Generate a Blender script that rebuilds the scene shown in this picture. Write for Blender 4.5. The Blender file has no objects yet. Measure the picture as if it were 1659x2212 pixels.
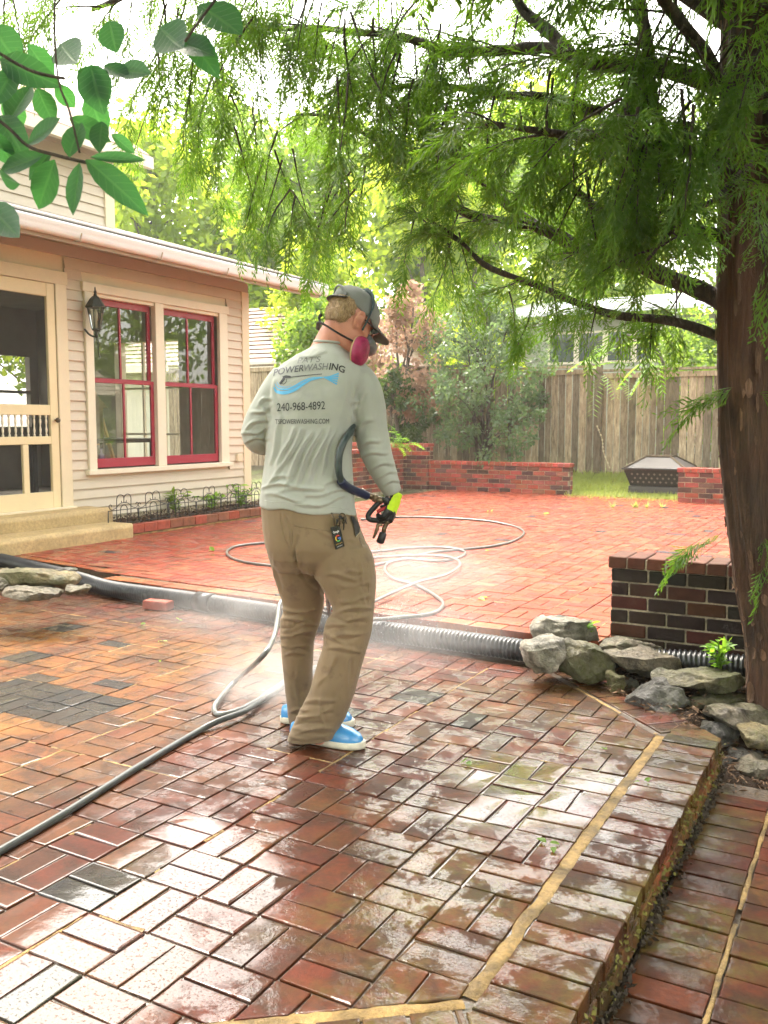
import bpy, bmesh, math, random
import numpy as np
from mathutils import Vector, Matrix, noise as mnoise
from mathutils.bvhtree import BVHTree
random.seed(7); rng = np.random.default_rng(11)
SC = bpy.context.scene
COL = SC.collection
R = math.radians

# ---------------------------------------------------------------- camera, sky, sun, exposure
CAM_H, FOC, HOR, YAW = 1.30, 1950.0, 915.0, 29.0
PITCH = math.atan((1106 - HOR) / FOC)
cam_d = bpy.data.cameras.new('camera'); cam = bpy.data.objects.new('camera', cam_d); COL.objects.link(cam)
cam.location = (0, 0, CAM_H)
cam.rotation_euler = (math.pi / 2 - PITCH, 0, R(YAW))
cam_d.sensor_fit = 'VERTICAL'; cam_d.sensor_height = 36; cam_d.lens = 36 * FOC / 2212
cam_d.clip_start = 0.05; cam_d.clip_end = 600
cam_d.dof.use_dof = True; cam_d.dof.focus_distance = 4.0; cam_d.dof.aperture_fstop = 9.0
SC.camera = cam

SUN_EL, SUN_AZ = 56.0, 52.0          # azimuth measured from +Y towards -X
W = bpy.data.worlds.new('World'); SC.world = W; W.use_nodes = True
wn = W.node_tree.nodes; wl = W.node_tree.links
sky = wn.new('ShaderNodeTexSky'); sky.sky_type = 'NISHITA'; sky.sun_disc = False
sky.sun_elevation = R(SUN_EL); sky.sun_rotation = R(-SUN_AZ); sky.air_density = 1.0; sky.dust_density = 3.0
hs = wn.new('ShaderNodeHueSaturation'); hs.inputs['Saturation'].default_value = 0.22
wm = wn.new('ShaderNodeMixRGB'); wm.blend_type = 'MULTIPLY'; wm.inputs[0].default_value = 1.0; wm.inputs[2].default_value = (1.0, .95, .86, 1)     # warm overcast
wl.new(sky.outputs[0], hs.inputs['Color']); wl.new(hs.outputs[0], wm.inputs[1]); wl.new(wm.outputs[0], wn['Background'].inputs[0])
wn['Background'].inputs[1].default_value = 0.15

sun_d = bpy.data.lights.new('sun', 'SUN'); sun_d.energy = 0.7; sun_d.angle = R(20); sun_d.color = (1.0, 0.92, 0.78)
sun = bpy.data.objects.new('sun', sun_d); COL.objects.link(sun)
_d = Vector((-math.sin(R(SUN_AZ)) * math.cos(R(SUN_EL)), math.cos(R(SUN_AZ)) * math.cos(R(SUN_EL)), math.sin(R(SUN_EL))))
sun.rotation_euler = _d.to_track_quat('Z', 'Y').to_euler(); sun.location = (-4, 6, 12)

SC.view_settings.view_transform = 'Standard'; SC.view_settings.look = 'None'
SC.view_settings.exposure = 3.15; SC.view_settings.gamma = 1.0; SC.view_settings.use_curve_mapping = False
SC.render.engine = 'CYCLES'
cy = SC.cycles
cy.use_denoising = True
try: cy.denoiser = 'OPENIMAGEDENOISE'
except Exception: pass
cy.max_bounces = 8; cy.diffuse_bounces = 4; cy.glossy_bounces = 4; cy.transmission_bounces = 6
cy.transparent_max_bounces = 16; cy.volume_bounces = 1; cy.caustics_reflective = False; cy.caustics_refractive = False
cy.sample_clamp_indirect = 6.0; cy.use_adaptive_sampling = True; cy.adaptive_threshold = 0.02
cy.volume_step_rate = 2.0

# ---------------------------------------------------------------- measuring: photograph (1659 px wide) to metres
_A = R(90 - YAW)
_e1 = np.array([math.cos(_A), math.sin(_A)]); _e2 = np.array([math.sin(_A), -math.cos(_A)])
_FW = np.array([-math.cos(_A), math.sin(_A)])
def ray(x, y):
    u = (x - 829.5) / FOC; v = (1106 - y) / FOC
    d = np.array([u, math.cos(PITCH) + v * math.sin(PITCH), -math.sin(PITCH) + v * math.cos(PITCH)])
    return np.array([d[:2] @ _e2, d[:2] @ _e1, d[2]])
def at_z(x, y, z=0.0):
    d = ray(x, y); s = (z - CAM_H) / d[2]; return Vector(d * s + [0, 0, CAM_H])
def at_x(x, y, X):
    d = ray(x, y); return Vector(d * (X / d[0]) + [0, 0, CAM_H])
def at_y(x, y, Y):
    d = ray(x, y); return Vector(d * (Y / d[1]) + [0, 0, CAM_H])
def at_d(x, y, D):
    d = ray(x, y); s = D / (d[:2] @ _FW); return Vector(d * s + [0, 0, CAM_H])
AWAY = Vector((_FW[0], _FW[1], 0)); RIGHT = Vector((math.cos(R(YAW)), math.sin(R(YAW)), 0)); UP = Vector((0, 0, 1))

# ---------------------------------------------------------------- mesh and object helpers
def mesh_obj(name, me, parent=None, mats=None):
    o = bpy.data.objects.new(name, me); COL.objects.link(o)
    if mats and not me.materials:
        for m in (mats if isinstance(mats, (list, tuple)) else [mats]): me.materials.append(m)
    if parent is not None:
        o.parent = parent
        if parent.type == 'EMPTY': o.matrix_parent_inverse = Matrix.Translation(-parent.location)
    return o
def tag(o, label=None, cat=None, group=None, kind=None):
    if label: o['label'] = label
    if cat: o['category'] = cat
    if group: o['group'] = group
    if kind: o['kind'] = kind
    return o
def thing(name, label, cat, loc=(0, 0, 0), group=None):
    o = bpy.data.objects.new(name, None); COL.objects.link(o); o.location = loc; o.empty_display_size = 0.1
    return tag(o, label, cat, group)
class MB:
    def __init__(s): s.v = []; s.f = []; s.m = []
    def add(s, vs, fs, mi=0):
        k = len(s.v); s.v += [tuple(v) for v in vs]; s.f += [tuple(i + k for i in f) for f in fs]; s.m += [mi] * len(fs); return s
    def box(s, a, b, mi=0):
        x0, y0, z0 = a; x1, y1, z1 = b
        return s.add([(x0,y0,z0),(x1,y0,z0),(x1,y1,z0),(x0,y1,z0),(x0,y0,z1),(x1,y0,z1),(x1,y1,z1),(x0,y1,z1)],
                     [(0,3,2,1),(4,5,6,7),(0,1,5,4),(1,2,6,5),(2,3,7,6),(3,0,4,7)], mi)
    def tube(s, pts, rad, n=8, mi=0, cap=True, flat=1.0, closed=False):
        pts = [Vector(p) for p in pts]; m = len(pts)
        if not hasattr(rad, '__len__'): rad = [rad] * m
        k = len(s.v); up = None
        for i, p in enumerate(pts):
            if closed: t = pts[(i + 1) % m] - pts[i - 1]
            else: t = pts[min(i + 1, m - 1)] - pts[max(i - 1, 0)]
            if t.length < 1e-9: t = Vector((0, 0, 1))
            t.normalize()
            if up is None:
                up = Vector((0, 0, 1)) if abs(t.z) < .9 else Vector((1, 0, 0))
            a = t.cross(up)
            if a.length < 1e-6: a = t.orthogonal()
            a.normalize(); b = a.cross(t).normalized(); up = b
            for j in range(n):
                w = 2 * math.pi * j / n
                s.v.append(tuple(p + a * (math.cos(w) * rad[i]) + b * (math.sin(w) * rad[i] * flat)))
        mm = m if closed else m - 1
        for i in range(mm):
            i2 = (i + 1) % m
            for j in range(n):
                s.f.append((k+i*n+j, k+i*n+(j+1)%n, k+i2*n+(j+1)%n, k+i2*n+j)); s.m.append(mi)
        if cap and not closed:
            s.f.append(tuple(k + j for j in range(n))[::-1]); s.m.append(mi)
            s.f.append(tuple(k + (m-1)*n + j for j in range(n))); s.m.append(mi)
        return s
    def loft(s, rings, mi=0, cap=True):
        k = len(s.v); n = len(rings[0])
        for r in rings: s.v += [tuple(p) for p in r]
        for i in range(len(rings) - 1):
            for j in range(n):
                s.f.append((k+i*n+j, k+i*n+(j+1)%n, k+(i+1)*n+(j+1)%n, k+(i+1)*n+j)); s.m.append(mi)
        if cap:
            s.f.append(tuple(k + j for j in range(n))[::-1]); s.m.append(mi)
            s.f.append(tuple(k + (len(rings)-1)*n + j for j in range(n))); s.m.append(mi)
        return s
    def prism(s, poly, z0, z1, mi=0):
        n = len(poly); k = len(s.v)
        s.v += [(p[0], p[1], z0) for p in poly] + [(p[0], p[1], z1) for p in poly]
        s.f += [tuple(k + i for i in range(n))[::-1], tuple(k + n + i for i in range(n))]; s.m += [mi, mi]
        for i in range(n): s.f.append((k+i, k+(i+1)%n, k+n+(i+1)%n, k+n+i)); s.m.append(mi)
        return s
    def lathe(s, prof, c=(0,0,0), n=16, mi=0):
        rings = [[(c[0]+r*math.cos(2*math.pi*j/n), c[1]+r*math.sin(2*math.pi*j/n), c[2]+z) for j in range(n)] for r, z in prof]
        return s.loft(rings, mi)
    def mesh(s, name, smooth=False):
        me = bpy.data.meshes.new(name); me.from_pydata(s.v, [], s.f)
        me.polygons.foreach_set('material_index', s.m)
        if smooth: me.polygons.foreach_set('use_smooth', [True] * len(s.f))
        me.update(); return me
    def build(s, name, mats, parent=None, smooth=False):
        return mesh_obj(name, s.mesh(name, smooth), parent, mats)
def bevel(o, w=0.004, seg=1):
    m = o.modifiers.new('bevel', 'BEVEL'); m.width = w; m.segments = seg; m.limit_method = 'ANGLE'; m.angle_limit = R(40); return o
def np_mesh(name, V, F, smooth=False):
    V = np.asarray(V, np.float32); F = np.asarray(F, np.int32); k = F.shape[1]
    me = bpy.data.meshes.new(name); me.vertices.add(len(V)); me.vertices.foreach_set('co', V.ravel())
    me.loops.add(F.size); me.loops.foreach_set('vertex_index', F.ravel())
    me.polygons.add(len(F)); me.polygons.foreach_set('loop_start', np.arange(0, F.size, k, dtype=np.int32))
    try: me.polygons.foreach_set('loop_total', np.full(len(F), k, np.int32))
    except Exception: pass
    me.update(calc_edges=True)
    if smooth: me.polygons.foreach_set('use_smooth', np.ones(len(F), bool))
    return me
def smooth_path(pts, n=6):
    pts = [Vector(p) for p in pts]; out = []
    for i in range(len(pts) - 1):
        p0, p1, p2, p3 = pts[max(i-1,0)], pts[i], pts[i+1], pts[min(i+2,len(pts)-1)]
        for k in range(n):
            t = k / n
            out.append(0.5*((2*p1)+(p2-p0)*t+(2*p0-5*p1+4*p2-p3)*t*t+(3*p1-p0-3*p2+p3)*t**3))
    out.append(pts[-1]); return out
def vnoise(p, s=1.0): return mnoise.noise(Vector(p) * s)

# ---------------------------------------------------------------- materials
class NT:
    def __init__(s, name):
        s.m = bpy.data.materials.new(name); s.m.use_nodes = True; s.t = s.m.node_tree; s.n = s.t.nodes; s.l = s.t.links
        s.b = s.n['Principled BSDF']
    def node(s, typ, **kw):
        n = s.n.new(typ)
        for k, v in kw.items():
            if k in n.inputs.keys(): s.set(n, k, v)
            else: setattr(n, k, v)
        return n
    def set(s, n, k, v):
        if hasattr(v, 'is_linked'): s.l.new(v, n.inputs[k])
        else:
            if isinstance(v, (tuple, list)) and len(v) == 3 and n.inputs[k].type == 'RGBA': v = (*v, 1)
            n.inputs[k].default_value = v
    def P(s, **kw):
        for k, v in kw.items(): s.set(s.b, k.replace('_', ' '), v)
        return s
    def pos(s): return s.node('ShaderNodeNewGeometry').outputs['Position']
    def obj(s): return s.node('ShaderNodeTexCoord').outputs['Object']
    def scale(s, v, sc):
        n = s.node('ShaderNodeVectorMath', operation='MULTIPLY'); s.l.new(v, n.inputs[0]); n.inputs[1].default_value = sc; return n.outputs[0]
    def noise(s, vec, scale, detail=3, rough=.55, dist=0):
        n = s.node('ShaderNodeTexNoise'); s.l.new(vec, n.inputs['Vector'])
        n.inputs['Scale'].default_value = scale; n.inputs['Detail'].default_value = detail; n.inputs['Roughness'].default_value = rough
        n.inputs['Distortion'].default_value = dist; return n.outputs['Fac']
    def ramp(s, fac, *stops):
        n = s.node('ShaderNodeValToRGB'); s.l.new(fac, n.inputs[0]); e = n.color_ramp.elements
        while len(e) < len(stops): e.new(.5)
        for i, (p, c) in enumerate(stops):
            e[i].position = p
            if not hasattr(c, '__len__'): c = (c, c, c)
            e[i].color = (*c, 1)
        return n.outputs[0]
    def mix(s, fac, a, b, mode='MIX'):
        n = s.node('ShaderNodeMixRGB', blend_type=mode)
        for k, v in zip(('Fac', 'Color1', 'Color2'), (fac, a, b)): s.set(n, k, v)
        return n.outputs[0]
    def math(s, op, a, b=0.0):
        n = s.node('ShaderNodeMath', operation=op); s.set(n, 0, a) if not hasattr(a, 'is_linked') else s.l.new(a, n.inputs[0])
        if hasattr(b, 'is_linked'): s.l.new(b, n.inputs[1])
        else: n.inputs[1].default_value = b
        return n.outputs[0]
    def bump(s, h, strength=.3, dist=.01, nrm=None):
        n = s.node('ShaderNodeBump'); s.l.new(h, n.inputs['Height']); n.inputs['Strength'].default_value = strength; n.inputs['Distance'].default_value = dist
        if nrm is not None: s.l.new(nrm, n.inputs['Normal'])
        return n.outputs[0]
    def sep(s, v): return s.node('ShaderNodeSeparateXYZ', Vector=v).outputs

def plain(name, c, rough=.5, var=.15, nscale=12, bump=.15, bscale=80, metallic=0, spec=.5, dist=.004):
    n = NT(name); p = n.obj()
    f = n.noise(p, nscale, 4)
    d = tuple(x * (1 - var) for x in c); l = tuple(min(1, x * (1 + var)) for x in c)
    n.P(Base_Color=n.ramp(f, (.3, d), (.7, l)), Roughness=rough, Metallic=metallic)
    n.b.inputs['Specular IOR Level'].default_value = spec
    if bump: n.P(Normal=n.bump(n.noise(p, bscale, 3), bump, dist))
    return n.m

def wet_brick(name, attr):
    """paving brick under a film of water; tint per brick from the object colour (or a colour attribute on joined bricks)"""
    n = NT(name); p = n.pos()
    tint = n.node('ShaderNodeAttribute', attribute_name='tint').outputs['Color'] if attr else n.node('ShaderNodeObjectInfo').outputs['Color']
    grain = n.noise(p, 55, 5, .65); blot = n.noise(p, 9, 4)
    c = n.mix(1.0, tint, n.ramp(blot, (.25, (.62, .60, .60)), (.75, (1.25, 1.22, 1.2))), 'MULTIPLY')
    c = n.mix(1.0, c, n.ramp(grain, (.3, .72), (.7, 1.18)), 'MULTIPLY')
    x, y, z = n.sep(p)
    # algae film: olive along the edging, ochre over the uncleaned half
    big = n.noise(p, 1.6, 4, .6, .4)
    ol = n.math('MULTIPLY', n.ramp(big, (.45, 0), (.62, 1)), n.ramp(n.noise(p, 22, 4, .7), (.35, .15), (.65, 1)))
    mr = n.node('ShaderNodeMapRange'); n.l.new(x, mr.inputs[0]); mr.inputs[1].default_value = -1.9; mr.inputs[2].default_value = -.7
    ol = n.math('MULTIPLY', ol, n.math('ADD', n.math('MULTIPLY', mr.outputs[0], .85), .28))
    c = n.mix(ol, c, (.095, .085, .015))
    m2 = n.node('ShaderNodeMapRange'); n.l.new(x, m2.inputs[0]); m2.inputs[1].default_value = -2.3; m2.inputs[2].default_value = -3.2
    m3 = n.node('ShaderNodeMapRange'); n.l.new(y, m3.inputs[0]); m3.inputs[1].default_value = 4.4; m3.inputs[2].default_value = 3.9
    oc = n.math('MULTIPLY', n.math('MULTIPLY', m2.outputs[0], m3.outputs[0]), n.ramp(n.noise(p, 2.6, 4), (.36, .08), (.64, .72)))
    lum = n.ramp(tint, (.018, 0), (.028, 1))
    c = n.mix(n.math('MULTIPLY', oc, lum), c, (.27, .125, .024))
    gr = n.math('MULTIPLY', n.ramp(n.noise(p, 6.5, 6, .72, .5), (.47, 0), (.60, 1)), n.ramp(z, (0, 1), (.001, 1)))
    mz = n.node('ShaderNodeMapRange'); n.l.new(z, mz.inputs[0]); mz.inputs[1].default_value = .10; mz.inputs[2].default_value = .05
    c = n.mix(n.math('MULTIPLY', n.math('MULTIPLY', gr, mz.outputs[0]), .62), c, (.022, .012, .006))
    # water film
    film = n.noise(p, 2.4, 3, .5, .3)
    # water stands where the paving has sagged
    def sag(cx, cy, r0, r1):
        dn = n.node('ShaderNodeVectorMath', operation='DISTANCE'); n.l.new(p, dn.inputs[0]); dn.inputs[1].default_value = (cx, cy, 0)
        mm = n.node('ShaderNodeMapRange'); mm.interpolation_type = 'SMOOTHSTEP'; n.l.new(dn.outputs['Value'], mm.inputs[0]); mm.inputs[1].default_value = r0; mm.inputs[2].default_value = r1; return mm.outputs[0]
    sg = n.math('MAXIMUM', sag(-2.0, 1.5, 1.25, .35), n.math('MULTIPLY', sag(-1.05, 3.0, .75, .1), .75))
    sg = n.math('MAXIMUM', sg, n.math('MULTIPLY', sag(-3.3, 2.3, .9, .1), .55))
    wet = n.ramp(n.math('ADD', n.math('MULTIPLY', film, .8), n.math('MULTIPLY', sg, .42)), (.58, 0), (.70, 1))
    speck = n.noise(p, 34, 4, .75)
    h = n.math('ADD', n.math('MULTIPLY', speck, n.math('SUBTRACT', 1.05, wet)), n.math('MULTIPLY', n.noise(p, 6, 2), .35))
    bn = n.bump(h, .20, .010)
    rag = n.ramp(n.noise(p, 7.5, 7, .72, .35), (.47, 0), (.53, 1))           # ragged edge of the standing water
    pit = n.ramp(n.noise(p, 120, 2, .5), (.36, 0), (.42, 1))                 # grit that pokes through it
    cover = n.math('MULTIPLY', n.math('MAXIMUM', n.math('MULTIPLY', rag, .92), wet), n.math('ADD', n.math('MULTIPLY', pit, .7), .3))
    dz = n.node('ShaderNodeMapRange'); n.l.new(z, dz.inputs[0]); dz.inputs[1].default_value = -.12; dz.inputs[2].default_value = -.05; dz.inputs[3].default_value = .35; dz.inputs[4].default_value = 1.0   # the path below is only damp
    cover = n.math('MULTIPLY', cover, dz.outputs[0])
    n.P(Base_Color=n.mix(1.0, c, (.86, .76, .66), 'MULTIPLY'), Roughness=.6, Normal=n.bump(grain, .4, .004),
        Coat_Weight=n.math('ADD', n.math('MULTIPLY', cover, .93), .05), Coat_Roughness=n.ramp(wet, (.0, .035), (.8, .008)), Coat_IOR=1.46, Coat_Normal=bn)
    n.b.inputs['Specular IOR Level'].default_value = .12
    return n.m

def wall_brick(name, attr=False):
    n = NT(name); p = n.pos()
    tint = n.node('ShaderNodeAttribute', attribute_name='tint').outputs['Color'] if attr else n.node('ShaderNodeObjectInfo').outputs['Color']
    g = n.noise(p, 70, 5, .7); b = n.noise(p, 14, 4)
    c = n.mix(1.0, tint, n.ramp(b, (.3, .7), (.7, 1.2)), 'MULTIPLY')
    c = n.mix(n.ramp(n.noise(p, 5, 4, .6), (.55, 0), (.75, .35)), c, (.06, .055, .03))
    n.P(Base_Color=c, Roughness=.7, Normal=n.bump(n.math('ADD', g, b), .8, .008)); n.b.inputs['Specular IOR Level'].default_value = .18; return n.m

def leaf_mat(name, c, trans=.5, c2=None, rough=.45, tcol=None, veins=False):
    n = NT(name); p = n.pos()
    f = n.noise(p, 3.0, 4, .7); 
    c2 = c2 or tuple(x * .55 for x in c)
    col = n.ramp(f, (.33, c2), (.67, c))
    if veins:
        u = n.sep(n.node('ShaderNodeAttribute', attribute_name='leafuv').outputs['Vector']); lat = n.math('ABSOLUTE', u[0])
        fr = n.math('FRACT', n.math('SUBTRACT', n.math('MULTIPLY', u[1], 8), n.math('MULTIPLY', lat, 1.6)))
        v = n.math('MAXIMUM', n.ramp(lat, (.04, 1), (.12, 0)), n.math('MULTIPLY', n.ramp(n.math('ABSOLUTE', n.math('SUBTRACT', fr, .5)), (.03, 1), (.10, 0)), .5))
        col = n.mix(n.math('MULTIPLY', v, .55), col, (.10, .20, .08)); n.P(Normal=n.bump(v, .5, .003))
        col = n.mix(n.ramp(n.noise(p, 60, 4, .7), (.62, 0), (.75, .6)), col, (.10, .09, .03))
    n.P(Base_Color=col, Roughness=rough); n.b.inputs['Specular IOR Level'].default_value = .35
    t = n.node('ShaderNodeBsdfTranslucent')
    tc = tcol or (min(1, c[0] * 2.3), min(1, c[1] * 1.9), c[2] * .8)
    n.l.new(n.mix(.75, col, tc), t.inputs[0])
    mx = n.node('ShaderNodeMixShader'); mx.inputs[0].default_value = trans
    n.l.new(n.b.outputs[0], mx.inputs[1]); n.l.new(t.outputs[0], mx.inputs[2])
    n.l.new(mx.outputs[0], n.n['Material Output'].inputs[0]); return n.m
# ---------------------------------------------------------------- shared materials
M = {}
M['wet_brick'] = wet_brick('wet paving brick', False); M['wet_brick_far'] = wet_brick('wet paving brick joined', True)
M['wall_brick'] = wall_brick('wall brick'); 
def _soil():
    n = NT('dark soil'); p = n.pos(); f = n.noise(p, 30, 5, .7)
    n.P(Base_Color=n.ramp(f, (.3, (.012, .008, .005)), (.7, (.05, .031, .02))), Roughness=.85, Normal=n.bump(f, 1.0, .04)); n.b.inputs['Specular IOR Level'].default_value = .1; return n.m
M['soil'] = _soil()
def _ground():
    n = NT('lawn and soil ground'); p = n.pos(); f = n.noise(p, 1.2, 5, .65); g = n.noise(p, 40, 4, .7)
    c = n.mix(n.ramp(f, (.4, 0), (.6, 1)), (.13, .16, .045), (.09, .075, .04))
    n.P(Base_Color=n.mix(1.0, c, n.ramp(g, (.3, .6), (.7, 1.3)), 'MULTIPLY'), Roughness=.9, Normal=n.bump(g, .8, .03)); return n.m
M['ground'] = _ground()
def _joint(name='wet joint sand', k=1.0):
    n = NT(name); p = n.pos(); f = n.noise(p, 60, 4, .7)
    n.P(Base_Color=n.ramp(f, (.3, (.03*k, .019*k, .011*k)), (.7, (.11*k, .068*k, .036*k))), Roughness=.5, Coat_Weight=1.0, Coat_Roughness=.04,
        Normal=n.bump(f, .8, .01), Coat_Normal=n.bump(n.noise(p, 14, 3), .15, .01)); return n.m
M['joint'] = _joint(); M['joint_pale'] = _joint('pale joint sand and water glint', 3.0)  # paler copy: light sand, with water glints put into the colour
def _mortar(name, c, wet):
    n = NT(name); p = n.pos(); f = n.noise(p, 45, 5, .7); b = n.noise(p, 7, 4)
    col = n.mix(n.ramp(b, (.42, 0), (.62, .85)), tuple(c), tuple(x * .35 for x in c))
    n.P(Base_Color=n.mix(1.0, col, n.ramp(f, (.3, .55), (.7, 1.2)), 'MULTIPLY'), Roughness=.85, Normal=n.bump(f, 1.0, .012), Coat_Weight=wet, Coat_Roughness=.2); return n.m
M['tan_mortar'] = _mortar('tan mortar', (.36, .225, .075), .1); M['wall_mortar'] = _mortar('wall mortar', (.46, .39, .27), 0)
def _conc():
    n = NT('old yellowed concrete'); p = n.pos(); f = n.noise(p, 35, 5, .7); b = n.noise(p, 3, 4); z = n.sep(p)[2]
    c = n.mix(n.ramp(b, (.35, 0), (.7, .7)), (.50, .36, .17), (.33, .24, .11))
    n.P(Base_Color=n.mix(1.0, c, n.ramp(f, (.3, .7), (.7, 1.15)), 'MULTIPLY'), Roughness=.75, Normal=n.bump(f, .6, .01)); return n.m
M['concrete'] = _conc()

# ---------------------------------------------------------------- ground: one sheet, stepped up behind the lower patio and rising to the fence
def build_ground():
    ys = [-60, -10, 0, 2, 5.45, 5.7, 9, 14.9, 15.6, 16.5, 20, 40, 120, 300]
    zs = [-.2, -.2, -.2, -.2, -.2, .06, .06, .07, .2, .36, .36, .5, .6, .6]
    xs = [-200, -60, -20, -7.4, -3, -1.5, 0, 3, 20, 60, 200]
    V = [(x, y, z) for y, z in zip(ys, zs) for x in xs]; n = len(xs)
    F = [(j*n+i, j*n+i+1, (j+1)*n+i+1, (j+1)*n+i) for j in range(len(ys)-1) for i in range(n-1)]
    tag(MB().add(V, F).build('ground', M['ground']), 'earth and lawn ground sheet', None, None, 'structure')
build_ground()

# ---------------------------------------------------------------- paving
BRK = 0.204          # one basket-weave block: two bricks
GX, GY = -1.194, 1.836
PAL = [(.32,.070,.028),(.36,.098,.036),(.27,.054,.024),(.33,.112,.040),(.21,.072,.030),(.39,.142,.050),(.24,.064,.028),(.29,.084,.032)]
DARK = [(.040,.040,.043),(.055,.053,.056),(.046,.046,.050)]
def clip(poly, a, b):          # keep what lies left of a->b
    out = []
    for i in range(len(poly)):
        p, q = poly[i], poly[(i+1) % len(poly)]
        sp = (b[0]-a[0])*(p[1]-a[1]) - (b[1]-a[1])*(p[0]-a[0]); sq = (b[0]-a[0])*(q[1]-a[1]) - (b[1]-a[1])*(q[0]-a[0])
        if sp >= 0: out.append(p)
        if sp * sq < 0:
            t = sp / (sp - sq); out.append((p[0]+(q[0]-p[0])*t, p[1]+(q[1]-p[1])*t))
    return out
def clip_to(poly, region):
    for i in range(len(region)):
        poly = clip(poly, region[i], region[(i+1) % len(region)])
        if len(poly) < 3: return []
    return poly
def area(p): return abs(sum(p[i][0]*p[(i+1)%len(p)][1]-p[(i+1)%len(p)][0]*p[i][1] for i in range(len(p)))) / 2
def inset(poly, d):
    n = len(poly); out = []
    s = 1 if sum(poly[i][0]*poly[(i+1)%n][1]-poly[(i+1)%n][0]*poly[i][1] for i in range(n)) > 0 else -1
    for i in range(n):
        p0, p1, p2 = (Vector(poly[k % n]).to_2d() for k in (i-1, i, i+1))
        u = (p1-p0); v = (p2-p1)
        if u.length < 1e-7 or v.length < 1e-7: out.append(tuple(p1)); continue
        u.normalize(); v.normalize(); n1 = Vector((-u.y, u.x))*s; n2 = Vector((-v.y, v.x))*s
        b = n1 + n2
        if b.length < 1e-4: out.append(tuple(p1+n1*d)); continue
        b.normalize(); c = max(.35, b.dot(n1)); out.append(tuple(p1 + b*(d/c)))
    return out
def brick_geo(poly, h, bev=.005, wob=.0):
    """pillowed brick: bottom ring, side ring, shoulder ring, top"""
    n = len(poly); r1 = poly; r2 = inset(poly, bev*.35); r3 = inset(poly, bev*1.5)
    V = [(p[0],p[1],-h) for p in r1] + [(p[0],p[1],-bev) for p in r1] + [(p[0],p[1],-bev*.3) for p in r2] + [(p[0],p[1],random.uniform(-wob,0)) for p in r3]
    F = []
    for k in range(3):
        for i in range(n): F.append((k*n+i, k*n+(i+1)%n, (k+1)*n+(i+1)%n, (k+1)*n+i))
    F.append(tuple(3*n+i for i in range(n)))
    return V, F
def rect(cx, cy, lx, ly): return [(cx-lx/2,cy-ly/2),(cx+lx/2,cy-ly/2),(cx+lx/2,cy+ly/2),(cx-lx/2,cy+ly/2)]
JT = .0065
_shared = {}
def shared_brick(lx, ly, h, mat, key, bev=.0038):
    k = (round(lx,3), round(ly,3), round(h,3), key)
    if k not in _shared:
        vs = []
        for q in range(5):
            p = rect(0,0,lx,ly); p = [(a+random.uniform(-.003,.003), b+random.uniform(-.003,.003)) for a,b in p]
            me = MB().add(*brick_geo(p, h, bev+random.uniform(-.001,.002), .0014)).mesh('brick'); me.materials.append(mat); vs.append(me)
        _shared[k] = vs
    return random.choice(_shared[k])
def pick(x, y, dark=False, k0=1.0, spread=3.2):
    c = random.choice(DARK) if dark else PAL[min(7, int(abs(random.gauss(0, spread))))] 
    k = random.uniform(1-.06*spread, 1+.068*spread)*k0; return (c[0]*k, c[1]*k, c[2]*k, 1)
DCAM = lambda x, y, z: math.hypot(x, y) + abs(z)

class Paving:
    def __init__(s, parent, z, lim=300): s.p = parent; s.z = z; s.items = []; s.lim = lim
    def full(s, cx, cy, lx, ly, col): s.items.append((cx, cy, lx-JT, ly-JT, None, col))
    def poly(s, poly, col):
        if area(poly) < .0012: return
        cx = sum(p[0] for p in poly)/len(poly); cy = sum(p[1] for p in poly)/len(poly)
        s.items.append((cx, cy, 0, 0, [(p[0]-cx,p[1]-cy) for p in inset(poly, JT/2)], col))
    def in_view(s, x, y):
        d = x*_FW[0] + y*_FW[1]; l = x*RIGHT.x + y*RIGHT.y
        return d > 1.1 and abs(l) < d*.46 + .25
    def done(s, tilt=.0032):
        s.items = [i for i in s.items]
        vis = sorted([i for i in s.items if s.in_view(i[0], i[1])], key=lambda i: math.hypot(i[0], i[1]))
        near = vis[:s.lim]; ids = set(map(id, near)); rest = [i for i in s.items if id(i) not in ids]
        for cx, cy, lx, ly, poly, col in near:
            if poly is None: me = shared_brick(lx, ly, .05, M['wet_brick'], 'pave')
            else:
                me = MB().add(*brick_geo(poly, .05, .0038, .001)).mesh('brick'); me.materials.append(M['wet_brick'])
            o = bpy.data.objects.new('brick', me); COL.objects.link(o); o.parent = s.p
            o.location = (cx, cy, s.z + random.uniform(-.0022, .0015)); o.color = col
            o.rotation_euler = (random.gauss(0, tilt), random.gauss(0, tilt), random.gauss(0, .006))
        mb = MB(); cols = []
        for cx, cy, lx, ly, poly, col in rest:
            p = poly if poly is not None else rect(0, 0, lx, ly)
            V, F = brick_geo(p, .03, .004, .0012); tx, ty = random.gauss(0, tilt), random.gauss(0, tilt); dz = random.uniform(-.002, .0015)
            mb.add([(v[0]+cx, v[1]+cy, v[2]+s.z+dz+v[0]*tx+v[1]*ty) for v in V], F[len(p):]); cols += [col]*len(V)
        if mb.v:
            me = mb.mesh('paving_bricks'); a = me.color_attributes.new('tint', 'FLOAT_COLOR', 'POINT')
            a.data.foreach_set('color', np.array(cols, np.float32).ravel())
            o = mesh_obj('paving_bricks', me, s.p, M['wet_brick_far']); o['kind'] = 'stuff'

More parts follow.
